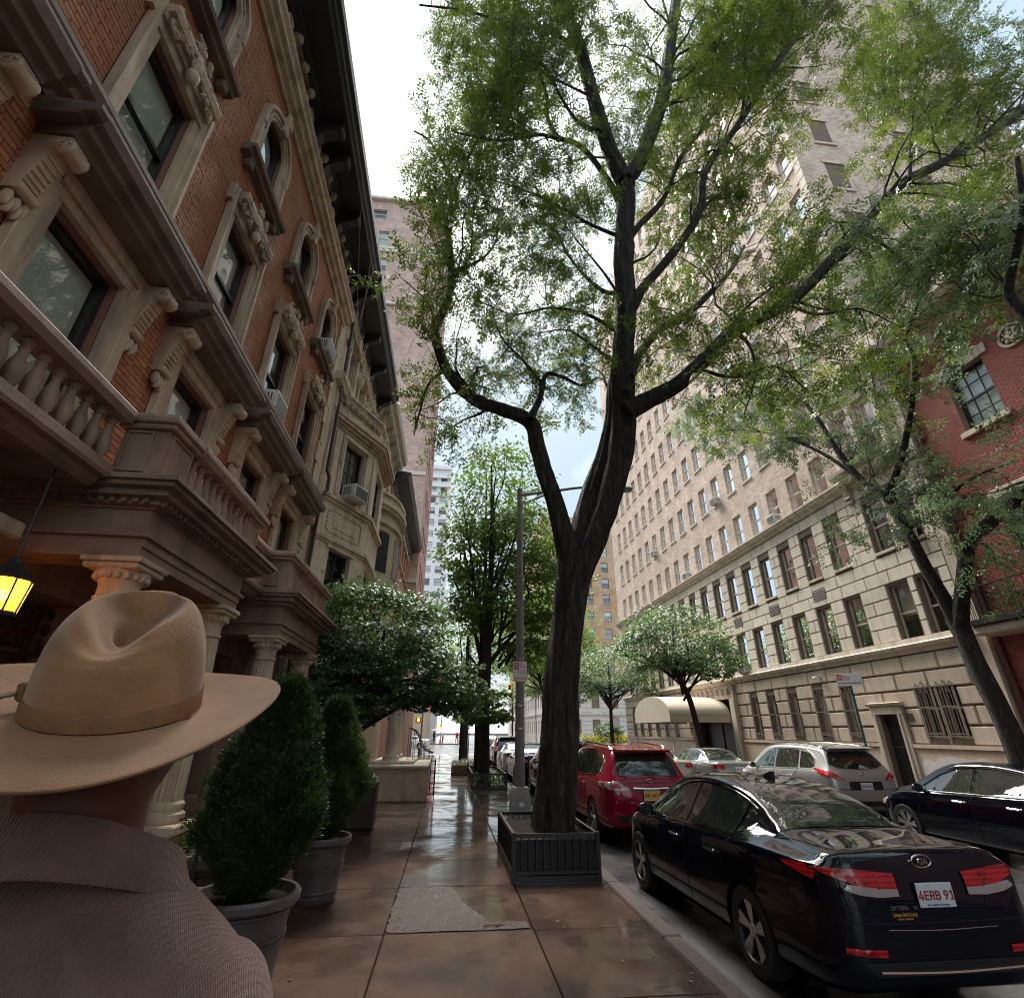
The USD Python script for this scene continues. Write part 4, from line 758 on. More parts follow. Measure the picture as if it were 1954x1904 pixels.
for y, z in ((19.9, 7.3), (23.2, 7.35), (26.6, 7.4)):
    lv = MB(TR).box((y - .42, -.02, z - .24), (y + .42, .018, z + .24))
    for k in range(7): lv.prism([(.018, z - .21 + k * .062), (.034, z - .215 + k * .062), (.018, z - .175 + k * .062)], 0, y - .40, y + .40)
    obj('louvre', lv, M['louvre'], apt)
for y, z in ((26.6, 4.8), (33.0, 4.8), (34.7, 4.8), (43.1, 4.8), (14.9, 8.05), (16.0, 14.5), (21.56, 11.3), (26.6, 14.55), (31.64, 11.3), (23.24, 17.8), (36.68, 14.55), (19.88, 21.05)): ac_unit(apt, TR, y, z, -.1, .6, .38, .42)
for a, b, c, d in gl:
    w_ = window(apt, TR, a, b, c, d, -.25, 'frame_tan', glass='glass', name='barred_window')
    g = MB(TR); n = .06; wd = b - a
    for k in range(6): u = a + wd * (k + .5) / 6; g.tube([(u, n, c + .12), (u, n, d - .38 + .12 * (1 - abs(k - 2.5) / 2.5))], .011, 5)
    for z in (c + .05, c + .13, c + (d - c) * .52): g.box((a + .02, n - .012, z - .012), (b - .02, n + .012, z + .012))
    for u in (a + .02, b - .02, a + .075, b - .075): g.box((u - .01, n - .012, c + .03), (u + .01, n + .012, d - .28))
    for k in range(9): z = c + .15 + k * .15; [g.tube(spiral((u, z), .03, 0, n, k=8, turns=1), .007, 4) for u in (a + .048, b - .048)]
    for k in range(3): u = a + wd * (k + .5) / 3; g.tube(catmull([(u - .09, n, d - .42), (u - .07, n, d - .25), (u, n, d - .13 + .05 * (k == 1)), (u + .07, n, d - .25), (u + .09, n, d - .42)], 4), .012, 5); g.ball((u, n, d - .1 + .05 * (k == 1)), .025)
    for k in range(6): g.tube(spiral((a + wd * (k + .5) / 6, c + .09), .035, 0, n, k=8, turns=1), .007, 4)
    obj('grille', g, M['grille'], w_)
# entrance: carved frame behind the awning; service door
e = MB(TR); e.box((28.1, -.03, 0), (28.6, .22, 3.6), ch=.02); e.box((33.0, -.03, 0), (33.5, .22, 3.6), ch=.02); e.box((28.1, -.03, 3.6), (33.5, .2, 4.3)); e.prism([(0, 4.3), (.25, 4.32), (.4, 4.42), (.45, 4.5), (0, 4.52)], 0, 27.9, 33.7)
for k in range(8): crest(e, 28.6 + k * .62, 3.95, .42, .18, 80 + k)
en = obj('entrance', e, M['lime_trim'], apt, smooth=40); obj('door', MB(TR).box((28.6, -.36, 0), (33.0, -.3, 3.6)).box((30.7, -.3, 0), (30.8, -.24, 3.6)), mat('dark_oak', (.045, .02, .012), (.022, .01, .007), rough=.35), en)
e = MB(TR)
for f in (0, 1): x = dr[f]; e.box((x - .22 * (1 - f), -.03, 0), (x + .22 * f, .1, 2.5)); e.box((x - .08 * (1 - f), .1, 0), (x + .08 * f, .14, 2.5))
e.box((dr[0] - .22, -.03, 2.5), (dr[1] + .22, .12, 2.75)); e.prism([(0, 2.75), (.16, 2.77), (.22, 2.86), (0, 2.9)], 0, dr[0] - .28, dr[1] + .28)
sd_ = obj('service_entrance', e, M['lime_trim'], apt)
d = MB(TR); d.box((dr[0], -.3, 0), (dr[1], -.25, 2.2)); d.box((dr[0], -.3, 2.2), (dr[1], -.2, 2.5))
for k in range(3):
    for j in range(2): d.box((dr[0] + .1 + j * .42, -.25, .25 + k * .65), (dr[0] + .46 + j * .42, -.235, .78 + k * .65), ch=.01)
obj('door', d, M['frame_dark'], sd_)
obj('plaque', MB(TR).box((16.9, .03, 2.25), (17.16, .05, 2.5), ch=.005), M['louvre'], apt)
cmr = MB(TR); cmr.box((21.0, .03, 4.0), (21.1, .2, 4.08)); cmr.lathe([(0, 0), (.05, .0), (.05, .2), (0, .2)], (21.05, .2, 4.02), 10, axis=0); obj('security_camera', cmr, M['ac_white'], apt)
# ornate paired window with balcony ledge
o = MB(TR); o.prism([(0, 11.15), (.3, 11.2), (.36, 11.3), (.5, 11.36), (.52, 11.5), (0, 11.52)], 0, 14.0, 17.1)
for u in (14.25, 16.8): console(o, u, 10.3, 11.15, .45, .3)
for u in (14.3, 15.55, 16.75): o.box((u - .17, 0, 11.5), (u + .17, .16, 14.1), ch=.02); o.box((u - .1, .16, 11.6), (u + .1, .2, 14.0))
o.box((14.05, 0, 14.0), (17.0, .14, 14.75)); o.prism([(0, 14.75), (.2, 14.78), (.36, 14.9), (.4, 15.02), (0, 15.08)], 0, 13.95, 17.1); o.prism([(14.4, 15.05), (16.7, 15.05), (15.55, 15.6)], 1, 0, .25)
for k in range(5): crest(o, 14.45 + k * .55, 14.36, .4, .12, 90 + k); crest(o, 14.45 + k * .55, 11.0, .38, .3, 95 + k)
obj('balcony_window', o, M['lime_trim'], apt, smooth=40)
for h in ob_w: window(apt, TR, *h, -.2, 'frame_white', blind=.5, glass='glass')
qn = MB(TR)
for k in range(46): w = .55 if k % 2 else .38; qn.box((R0 - .006, -.2, 11.25 + k * .6), (R0 + w, .05, 11.82 + k * .6), ch=.015)
obj('corner_stones', qn, M['lime_trim'], apt)
sh_ = [(x, x + 1.0, z, z + 1.9) for x in (16.9, 21.7, 24.6) for z in np.arange(18.4, 45, 3.55)]
TS = front(R0 - .012); obj('side_wall', wall(MB(TS), XR + .01, XR + 14, 15, 48, sh_, .3), M['brick_r1s'], apt)
for h in sh_:
    a, b, c, d = h; w_ = window(apt, TS, *h, -.2, 'frame_white', blind=float(gA.choice([0, .5, 1])) or None, glass='glass_sky'); obj('sill', MB(TS).box((a - .1, 0, c - .14), (b + .1, .08, c)), M['lime_trim'], w_); obj('lintel', MB(TS).box((a - .1, 0, d), (b + .1, .05, d + .2)), M['lime_trim'], w_)
cs = MB(); cs.box((XR, R0 - .35, -.1), (XR + 14, R0 - .002, 17)); obj('party_wall', cs, M['lime_low'], apt)

# ---------------------------------------------------------------- the red brick house at the right edge
XQ = XR + .25; TQ = right(XQ); Q0, Q1, QB = 3.0, 13.55, -24.0
red = thing('red_brick_house', 'dark red brick house with stone roof balustrade at the right edge', 'house')
hq = [(y - .62, y + .62, 10.55, 12.6) for y in (11.35, 8.3, 5.2)] + [(y - .7, y + .7, 5.4, 8.2) for y in (11.3, 8.3, 5.2)] + [(10.2, 12.4, 0, 3.6), (6.4, 8.2, 0, 3.4)]
obj('wall', body(wall(MB(TQ), QB, Q1, -.1, 14.6, hq, .35, -.012), QB, Q1, 0, 15.2, 13), M['mortar_red'], red)
masonry(red, TQ, courses(Q0, Q1, .6, 14.5, .078, .225, .014, [(a - .0, b, c - .2, d + .36) if c > 9 else (a, b, c, d + .3) for a, b, c, d in hq], .004, seed=9), M['brick_red'], 'brick', -.012, .0, .002, 300, .0015)
for i, h in enumerate(hq[:6]):
    window(red, TQ, *h, -.26, 'frame_dark', bars=(3, 4), blind=.98, glass='glass', fw=.07)
for a, b, c, d in hq[:3]: s = MB(TQ); s.box((a - .25, -.01, d), (b + .25, .05, d + .34), ch=.015); s.box(((a + b) / 2 - .16, .05, d - .03), ((a + b) / 2 + .16, .1, d + .4), ch=.02); obj('lintel', s, M['lime_trim'], red); obj('sill', MB(TQ).box((a - .15, -.01, c - .18), (b + .15, .1, c), ch=.015), M['lime_trim'], red)
for a, b, c, d in hq[3:]: obj('lintel', MB(TQ).box((a - .1, -.01, d), (b + .1, .08, d + .3), ch=.02), M['lime_trim'], red)
s = MB(TQ)
for u in (9.75, 6.8): 
    s.lathe([(.36, 0), (.38, .05), (.34, .07), (.3, .05)], (u, 0, 12.55), 28, axis=1); s.ball((u, .02, 12.55), (.2, .05, .2))
    for k in range(8): a = k * PI / 4; s.ball((u + .2 * math.cos(a), .03, 12.55 + .2 * math.sin(a)), (.07, .05, .07))
obj('roundel', s, M['lime_trim'], red, smooth=40)
obj('cornice', prof([(-.01, 14.2), (.08, 14.2), (.1, 14.5), (.2, 14.6), (.3, 14.62), (.8, 14.7), (.86, 14.85), (.95, 14.95), (.95, 15.1), (0, 15.2)], Q0, Q1 + .3, TQ), M['lime_trim'], red)
s = MB(TQ)
for k in range(22): s.box((Q0 + .1 + k * .48, .0, 14.02), (Q0 + .32 + k * .48, .09, 14.2))
obj('dentils', s, M['lime_trim'], red)
rb = MB(TQ); rb.box((Q0, .55, 15.2), (Q1, .75, 15.3)); rb.box((Q0, .52, 15.85), (Q1, .78, 15.97), ch=.02)
for u in (Q0 + .3, 6.5, 10.0, Q1 - .3): rb.box((u - .2, .5, 15.2), (u + .2, .8, 15.95))
k = 0
while Q0 + .6 + k * .24 < Q1 - .5: baluster(rb, Q0 + .6 + k * .24, .65, 15.3, 15.85); k += 1
obj('roof_balustrade', rb, M['lime_trim'], red, smooth=40)
ib = MB(TQ); ib.box((6.2, 0, 4.7), (13.3, 1.0, 4.85))
for k in range(52): ib.tube([(6.3 + k * .135, .95, 4.85), (6.3 + k * .135, .95, 5.75)], .011, 5)
for k in range(7): ib.tube([(13.25, .1 + k * .14, 4.85), (13.25, .1 + k * .14, 5.75)], .011, 5)
ib.box((6.2, .92, 5.72), (13.3, .98, 5.77)); ib.box((13.22, 0, 5.72), (13.28, .95, 5.77)); obj('iron_balcony', ib, M['iron'], red)
obj('balcony_bracket', MB(TQ).box((6.1, 0, 4.45), (13.35, .9, 4.69), ch=.04), M['lime_trim'], red)
for a, b, c, d in hq[6:]: obj('door', MB(TQ).box((a, -.34, c), (b, -.3, d)), M['frame_dark'], red)
obj('downspout', MB(TQ).tube([(Q1 - .15, .3, 14.2), (Q1 - .15, .1, 13.7), (Q1 - .15, .1, 0)], .07, 8).box((Q1 - .33, .02, 13.4), (Q1 + .03, .28, 13.75), ch=.03), mat('red_pipe', (.12, .04, .04), rough=.5), red)
# ---------------------------------------------------------------- cars
def cast(tri, o, d):
    """Distance along d from each origin to the first triangle hit (nan where none)."""
    a, e1, e2 = tri[:, 0], tri[:, 1] - tri[:, 0], tri[:, 2] - tri[:, 0]
    h = np.cross(d, e2); det = (e1 * h).sum(1); ok = np.abs(det) > 1e-12; a, e1, e2, h, det = a[ok], e1[ok], e2[ok], h[ok], det[ok]
    out = np.full(len(o), np.nan)
    for i, p in enumerate(o):
        s = p - a; u = (s * h).sum(1) / det; q = np.cross(s, e1); v = (q @ d) / det; t = (e2 * q).sum(1) / det
        t = t[(u > -1e-6) & (v > -1e-6) & (u + v < 1 + 1e-6) & (t > 0)]
        if len(t): out[i] = t.min()
    return out
AX = {'L': (lambda a, b: np.c_[np.full(len(a), -4.), a, b], np.array([1., 0, 0])), 'R': (lambda a, b: np.c_[np.full(len(a), 4.), a, b], np.array([-1., 0, 0])),
      'B': (lambda a, b: np.c_[a, np.full(len(a), -4.), b], np.array([0, 1., 0])), 'F': (lambda a, b: np.c_[a, np.full(len(a), 12.), b], np.array([0, -1., 0])), 'T': (lambda a, b: np.c_[a, b, np.full(len(a), 5.)], np.array([0, 0, -1.]))}
class Car:
    def __init__(s, name, label, group, loc, rz, prof, L_, paint, wheels, R=.34, sc=1.0):
        s.t = thing(name, label, 'car', group, loc, rz); s.L = L_; s.paint = paint
        f = {k: PchipInterpolator(*np.array(v, float).T) for k, v in prof.items()}
        ys = np.unique(np.r_[0, .02, .05, .09, .14, .2, .28, np.arange(.4, L_ - .4, .11), L_ - .35, L_ - .26, L_ - .18, L_ - .11, L_ - .06, L_ - .03, L_])
        rows_ = []
        for y in ys:
            zt, zb, zs, w, wr = (float(f[k](y)) for k in ('zt', 'zb', 'zs', 'w', 'wr')); h = zs - zb; g = max(zt - zs, .01); e = min(.11, .5 * g)
            lo = np.array([.945 * w, zs + .012]); hi = np.array([min(wr, .93 * w), zt - e])
            P = [(0, zb), (.45 * w, zb), (.78 * w, zb), (.92 * w, zb + .04 * h), (.975 * w, zb + .14 * h), (.992 * w, zb + .3 * h), (.998 * w, zb + .46 * h), (1.0 * w, zb + .6 * h), (.992 * w, zb + .74 * h), (.992 * w, zb + .84 * h), (.982 * w, zb + .93 * h), (.962 * w, zs)]
            P += [tuple(lo + (hi - lo) * t) for t in (0, .25, .5, .75, 1)]
            P += [(hi[0] * .975, zt - e * .62), (hi[0] * .92, zt - e * .36), (hi[0] * .8, zt - e * .17), (hi[0] * .5, zt - e * .05), (0, zt)]
            rows_.append([(x, y, z) for x, z in P] + [(-x, y, z) for x, z in P[-2:0:-1]])
        V = np.array(rows_); nr, nc = V.shape[:2]; v = V.reshape(-1, 3)
        i, j = np.meshgrid(np.arange(nr - 1), np.arange(nc), indexing='ij')
        q = np.stack([i * nc + j, (i + 1) * nc + j, (i + 1) * nc + (j + 1) % nc, i * nc + (j + 1) % nc], -1).reshape(-1, 4)
        fa = np.vstack([q[:, [0, 1, 2]], q[:, [0, 2, 3]]]); k = np.arange(nc)
        c0, c1 = len(v), len(v) + 1; v = np.vstack([v, V[0].mean(0), V[-1].mean(0)]); o = (nr - 1) * nc
        fa = np.vstack([fa, np.stack([k * 0 + c0, k, (k + 1) % nc], 1), np.stack([k * 0 + c1, o + (k + 1) % nc, o + k], 1)])
        m = trimesh.Trimesh(v, fa); m.fix_normals()
        man = m3.Manifold(m3.Mesh(np.asarray(m.vertices, np.float32), np.asarray(m.faces, np.uint32)))
        wmax = max(p[1] for p in prof['w'])
        for y in wheels:
            for sx in (-1, 1):
                cyl = m3.Manifold.cylinder(.5, R * 1.13, R * 1.13, 40).rotate((0, 90, 0)).translate((sx * (wmax - .12) - .25, y, R)); man = man - cyl
        mm = man.to_mesh(); s.body = trimesh.Trimesh(np.array(mm.vert_properties[:, :3]), np.array(mm.tri_verts), process=False)
        if len(s.body.faces) < 100: s.body = m
        s.tri = np.asarray(s.body.vertices)[np.asarray(s.body.faces)]
        obj('body', s.body, paint, s.t, smooth=34)
        ar = MB()
        for y in wheels:
            for sx in (-1, 1): ar.lathe([(0, -.01), (R * 1.11, -.01), (R * 1.11, .2)], (sx * (wmax - .34), y, R), 28, axis=0)
        obj('wheel_arches', ar, M['tyre'], s.t)
        s.wheels, s.R, s.wmax = wheels, R, wmax
    def wheel_set(s, spokes=5, rim='alloy'):
        R = s.R
        for y in s.wheels:
            for sx in (-1, 1):
                x = sx * (s.wmax - .125); T_ = MB()
                T_.lathe([(R * .68, -.10), (R * .9, -.112), (R * .97, -.1), (R, -.07), (R, .07), (R * .97, .1), (R * .9, .112), (R * .68, .10)], (x, y, R), 40, axis=0)
                w = obj('wheel', T_, M['tyre'], s.t, smooth=40)
                rm = MB(); rm.lathe([(R * .70, sx * .105), (R * .66, sx * .112), (R * .63, sx * .095), (R * .6, sx * .02), (R * .12, sx * .02), (0, sx * .02)] if sx > 0 else [(0, sx * .02), (R * .12, sx * .02), (R * .6, sx * .02), (R * .63, sx * .095), (R * .66, sx * .112), (R * .70, sx * .105)], (x, y, R), 36, axis=0)
                obj('rim', rm, M['rim_dark'], w, smooth=40)
                sp = MB()
                for k in range(spokes):
                    for dl in (-.13, .13):
                        a = k * 2 * PI / spokes + .3; a0, a1 = a + dl * .6, a + dl * 1.15
                        p0 = np.array([x + sx * .085, y + R * .12 * math.cos(a0), R + R * .12 * math.sin(a0)]); p1 = np.array([x + sx * .10, y + R * .655 * math.cos(a1), R + R * .655 * math.sin(a1)])
                        d = (p1 - p0) / np.linalg.norm(p1 - p0); n = np.cross(d, [1, 0, 0]); wd0, wd1 = .016, .028
                        A = [p0 - n * wd0, p0 + n * wd0, p1 + n * wd1, p1 - n * wd1]; Bk = [p - np.array([sx * .035, 0, 0]) for p in A]
                        sp.add(np.array(A + Bk), [[0, 1, 2, 3], [0, 4, 5, 1], [1, 5, 6, 2], [2, 6, 7, 3], [3, 7, 4, 0]])
                sp.lathe([(0, sx * .1), (R * .14, sx * .095), (R * .17, sx * .06)], (x, y, R), 16, axis=0)
                obj('spokes', sp, M[rim], w)
    def surf(s, pts, ax, off):
        mk, d = AX[ax]; p = np.asarray(pts, float); o = mk(p[:, 0], p[:, 1]); t = cast(s.tri, o, d); return o + (t - off)[:, None] * d
    def decal(s, name, poly, ax, m, off=.006, res=.06, parent=None, label=None, mirror=False, smooth=True):
        P = Polygon(poly)
        if not P.is_valid: P = P.buffer(0)
        e = [P.exterior.interpolate(t).coords[0] for t in np.arange(0, P.length, res * .5)]
        e += list(P.exterior.coords)[:-1]
        x0, y0, x1, y1 = P.bounds; gx, gy = np.meshgrid(np.arange(x0, x1, res), np.arange(y0, y1, res)); g = np.c_[gx.ravel(), gy.ravel()]; inn = P.buffer(-res * .3)
        g = [p for p in g if inn.contains(Point(p))]
        q = np.array(e + g); q = np.unique(np.round(q, 5), axis=0); tri = Delaunay(q).simplices; c = q[tri].mean(1); tri = tri[[P.buffer(1e-4).contains(Point(p)) for p in c]]
        v = s.surf(q, ax, off); good = ~np.isnan(v).any(1); tri = tri[good[tri].all(1)]; v = np.nan_to_num(v)
        if not len(tri): return None
        used, inv = np.unique(tri, return_inverse=True); v = v[used]; tri = inv.reshape(-1, 3)
        r = obj(name, trimesh.Trimesh(v, tri, process=False), m, parent or s.t, smooth=smooth, label=label)
        if mirror: obj(name, trimesh.Trimesh(v * [-1, 1, 1], tri[:, ::-1], process=False), m, s.t, smooth=smooth)
        return r
    def line(s, mb, pts, ax, r=.004, off=.002, n=10, mirror=False):
        v = s.surf(catmull(pts, n) if len(pts) > 2 else np.linspace(pts[0], pts[1], n * 3), ax, off); v = v[~np.isnan(v).any(1)]
        if len(v) > 1:
            mb.tube(v, r, 5)
            if mirror: mb.tube(v * [-1, 1, 1], r, 5)
        return mb
    def text(s, txt, x, z, h, m, off=.012, depth=.004, bold=True, center=True, name='lettering', parent=None, tilt=None):
        t = meshkit.text_mesh(txt, h, depth, bold); v = np.asarray(t.vertices); w = v[:, 0].max()
        y = s.surf([(x, z + h / 2)], 'B', off)[0, 1] if tilt is None else tilt
        v2 = np.c_[x + v[:, 0] - (w / 2 if center else 0), y - v[:, 2], z + v[:, 1]]
        return obj(name, trimesh.Trimesh(v2, t.faces, process=False), m, parent or s.t)
    def plate(s, x, z, txt, col, ink, w=.31, h=.155, off=.02, frame=None, sub=None, th=.055, name='licence_plate'):
        y = float(np.nanmin(s.surf([(x, z), (x, z + h / 2), (x, z - h / 2)], 'B', off)[:, 1]))
        mb = MB().box((x - w / 2, y, z - h / 2), (x + w / 2, y + .012, z + h / 2), ch=.004); p = obj(name, mb, col, s.t)
        if frame: f = MB(); [f.box(a, b) for a, b in (((x - w / 2 - .012, y - .004, z - h / 2 - .012), (x + w / 2 + .012, y + .01, z - h / 2 + .008)), ((x - w / 2 - .012, y - .004, z + h / 2 - .008), (x + w / 2 + .012, y + .01, z + h / 2 + .012)), ((x - w / 2 - .012, y - .004, z - h / 2), (x - w / 2 + .006, y + .01, z + h / 2)), ((x + w / 2 - .006, y - .004, z - h / 2), (x + w / 2 + .012, y + .01, z + h / 2)))]; obj('plate_frame', f, frame, p)
        s.text(txt, x, z - th / 2, th, ink, parent=p, name='lettering', tilt=y - .0005, depth=.0025)
        if sub: s.text(sub, x, z - h / 2 + .012, .014, M['ink_blue'], parent=p, tilt=y - .0005, depth=.002, bold=False)
        return p
    def mirror_pods(s, y, z, x, m=None):
        for f in (-1, 1):
            mb = MB(); t = trimesh.creation.icosphere(2); v = np.asarray(t.vertices) * [.115, .065, .075]; v[:, 1] = np.where(v[:, 1] < 0, v[:, 1] * .45, v[:, 1] * 1.5); mb.add(v + [f * (x + .1), y, z], t.faces); mb.box((f * (x - .06), y - .02, z - .07), (f * (x + .05), y + .04, z - .03))
            p = obj('wing_mirror', mb, m or s.paint, s.t, smooth=50)
            obj('mirror_glass', MB().lathe([(0, -.001), (.07, -.001)], (f * (x + .1), y - .031, z), 16, axis=1), M['car_glass'], p)
def paint(name, c, metal=.35, rough=.32, coat=1.0):
    N = {'p': ('principled_bsdf', {'base_color': c, 'metallic': metal, 'roughness': rough, 'coat_weight': coat, 'coat_roughness': .015, 'specular_ior_level': .0}), 'g': ('texture_coordinate', {}), 'n': ('noise_texture', {'scale': 70.0, 'detail': 1.0}), 'mr': ('map_range', {'from_min': .62, 'from_max': .75, 'to_min': 0, 'to_max': 1, 'clamp': True}), 'b': ('bump', {'strength': .10, 'distance': .002})}
    return usdkit.material(stage, L + name, N, [('g.object', 'n.vector'), ('n.fac', 'mr.value'), ('mr.result', 'b.height'), ('b.normal', 'p.coat_normal')], surface='p.BSDF')
M['tyre'] = mat('tyre_rubber', (.016, .016, .017), (.026, .025, .024), rough=.6, scale=10)
M['rim_dark'] = plain('rim_shadow', (.05, .05, .055), .35, .6); M['alloy'] = plain('alloy', (.62, .60, .58), .22, .9)
M['car_glass'] = plain('tinted_car_glass', (.010, .014, .012), .02, 0, .9, .6)
M['black_trim'] = plain('black_car_trim', (.012, .012, .013), .3); M['gap'] = plain('panel_gap', (.004, .004, .005), .8); M['chrome'] = plain('chrome', (.75, .74, .72), .08, 1.0)
M['red_lens'] = usdkit.material(stage, L + 'red_lens', {'g': ('texture_coordinate', {}), 'w': ('wave_texture', {'bands_direction': 'z', 'scale': 9.0, 'distortion': .3}), 'n': ('noise_texture', {'scale': 9.0, 'detail': 2.0}), 'ad': ('math', {'math_type': 'multiply_add', 'value2': .45}), 'r': ('rgb_ramp', {'ramp': [(.35, (.10, .002, .005)), (.6, (.36, .004, .010)), (.95, (.62, .012, .02))]}), 'p': ('principled_bsdf', {'roughness': .18, 'coat_weight': .9, 'coat_roughness': .02})}, [('g.object', 'w.vector'), ('g.object', 'n.vector'), ('w.fac', 'ad.value1'), ('n.fac', 'ad.value3'), ('ad.value', 'r.fac'), ('r.color', 'p.base_color')], surface='p.BSDF'); M['clear_lens'] = plain('clear_lens', (.40, .33, .32), .12, 0, .7, .9); M['red_dark'] = plain('red_lens_dark', (.16, .004, .008), .1, 0, .6, .8)
M['plate_white'] = plain('plate_white', (.70, .74, .76), .4); M['plate_gold'] = plain('plate_gold', (.80, .42, .03), .4); M['ink_red'] = plain('ink_red', (.36, .015, .03), .5); M['ink_navy'] = plain('ink_navy', (.02, .03, .08), .5); M['ink_blue'] = plain('ink_blue', (.03, .15, .3), .5)
P_NAVY = paint('midnight_paint', (.0022, .0026, .006), .0, .5); P_BLACK = paint('black_paint', (.004, .004, .005), .0, .5); P_RED = paint('crimson_paint', (.25, .003, .026), .3, .35)
P_SILVER = paint('silver_paint', (.46, .44, .42), .6, .35); P_BEIGE = paint('beige_paint', (.52, .46, .38), .4, .35); P_WHITE = paint('white_paint', (.66, .66, .66), .1, .3); P_MAROON = paint('maroon_paint', (.12, .02, .03), .4, .3); P_GREY = paint('grey_paint', (.30, .31, .31), .5, .35)
SED = dict(zt=[(0, .72), (.02, .95), (.05, 1.06), (.10, 1.125), (.16, 1.135), (.45, 1.145), (.80, 1.175), (1.2, 1.345), (1.7, 1.485), (2.2, 1.53), (2.7, 1.52), (3.1, 1.455), (3.5, 1.27), (3.88, 1.07), (4.25, .99), (4.55, .88), (4.75, .77), (4.85, .66), (4.9, .58)],
           zb=[(0, .40), (.05, .30), (.3, .22), (1, .19), (3.9, .19), (4.6, .22), (4.8, .28), (4.9, .38)], zs=[(0, .70), (.02, .88), (.05, .97), (.12, 1.02), (.8, 1.03), (2, .99), (3.4, .94), (3.9, .92), (4.5, .81), (4.75, .71), (4.9, .56)],
           w=[(0, .66), (.05, .79), (.14, .875), (.4, .925), (1.2, .945), (3.5, .94), (4.2, .91), (4.55, .83), (4.75, .70), (4.9, .52)], wr=[(0, .56), (.15, .76), (.8, .70), (1.3, .61), (1.8, .585), (2.5, .595), (3.1, .61), (3.5, .69), (3.9, .75), (4.5, .68), (4.9, .42)])
SUV = dict(zt=[(0, .78), (.02, 1.0), (.06, 1.1), (.12, 1.17), (.22, 1.34), (.34, 1.52), (.44, 1.63), (.6, 1.68), (1.2, 1.725), (2.0, 1.74), (2.7, 1.71), (3.1, 1.62), (3.5, 1.40), (3.85, 1.18), (4.2, 1.09), (4.5, .98), (4.68, .84), (4.78, .66)],
           zb=[(0, .45), (.05, .34), (.3, .27), (1, .24), (3.8, .24), (4.5, .28), (4.7, .34), (4.78, .44)], zs=[(0, .76), (.02, .93), (.06, 1.02), (.12, 1.07), (.3, 1.12), (.8, 1.13), (2, 1.09), (3.4, 1.04), (3.9, 1.02), (4.4, .9), (4.65, .78), (4.78, .6)],
           w=[(0, .70), (.05, .82), (.14, .89), (.4, .935), (1.2, .945), (3.4, .945), (4.1, .91), (4.45, .82), (4.65, .70), (4.78, .52)], wr=[(0, .6), (.12, .80), (.3, .72), (.5, .655), (.8, .64), (1.8, .65), (2.7, .655), (3.1, .67), (3.5, .73), (3.9, .78), (4.4, .68), (4.78, .42)])
RZ = -.13
# the black sedan in the foreground
k_ = Car('black_sedan', 'glossy midnight black sedan nearest the camera, its tail lights and plate facing us', None, (3.80, 4.42, RZ), .018, SED, 4.9, P_NAVY, (1.16, 3.98), .345)
k_.wheel_set()
k_.decal('side_window', [(3.55, 1.005), (3.15, 1.25), (2.8, 1.375), (2.52, 1.42), (2.45, 1.425), (2.42, 1.035), (3.0, 1.015)], 'L', M['car_glass'], mirror=True, label=None)
k_.decal('side_window', [(2.36, 1.036), (2.39, 1.425), (2.0, 1.425), (1.62, 1.38), (1.40, 1.32), (1.36, 1.06), (1.9, 1.05)], 'L', M['car_glass'], mirror=True)
k_.decal('quarter_window', [(1.31, 1.09), (1.345, 1.295), (1.23, 1.245), (1.15, 1.19), (1.15, 1.12)], 'L', M['car_glass'], mirror=True)
k_.decal('rear_window', [(-.63, .84), (.63, .84), (.57, 1.2), (.50, 1.72), (.25, 1.78), (-.25, 1.78), (-.50, 1.72), (-.57, 1.2)], 'T', M['car_glass'])
k_.decal('windscreen', [(-.70, 3.72), (0, 3.82), (.70, 3.72), (.56, 2.98), (0, 2.93), (-.56, 2.98)], 'T', M['car_glass'])
tm = MB(); k_.line(tm, [(3.62, .985), (3.2, 1.245), (2.8, 1.40), (2.4, 1.448), (1.9, 1.43), (1.5, 1.365), (1.25, 1.285)], 'L', .009, .006, mirror=True); k_.line(tm, [(3.58, .985), (2.4, 1.018), (1.06, 1.056)], 'L', .008, .006, mirror=True); obj('window_trim', tm, M['chrome'], k_.t)
gp = MB()
for pts in ([(3.5, .95), (3.56, .6), (3.5, .3)], [(2.42, 1.02), (2.40, .6), (2.36, .27)], [(1.36, 1.03), (1.50, .9), (1.56, .72)], [(3.5, .28), (1.7, .28)]): k_.line(gp, pts, 'L', .005, .0, mirror=True)
k_.line(gp, [(-.62, .14), (-.66, .45), (-.70, .83)], 'T', .004, .0); k_.line(gp, [(.62, .14), (.66, .45), (.70, .83)], 'T', .004, .0); k_.line(gp, [(-.72, .86), (0, .79), (.72, .86)], 'T', .005, .0)
k_.line(gp, [(-.80, .70), (0, .69), (.80, .70)], 'B', .005, .0); k_.line(gp, [(-.46, .98), (-.44, .84), (-.40, .72)], 'B', .004, .0); k_.line(gp, [(.46, .98), (.44, .84), (.40, .72)], 'B', .004, .0)
obj('panel_gaps', gp, M['gap'], k_.t)
for f, ax in ((-1, 'L'), (1, 'R')):
    for y in (2.62, 1.72):
        p = k_.surf([(y, .87)], ax, .03)[0]; obj('door_handle', MB().box(p - [.018, .11, .014], p + [.018, .11, .018], ch=.012), M['chrome'], k_.t, smooth=30)
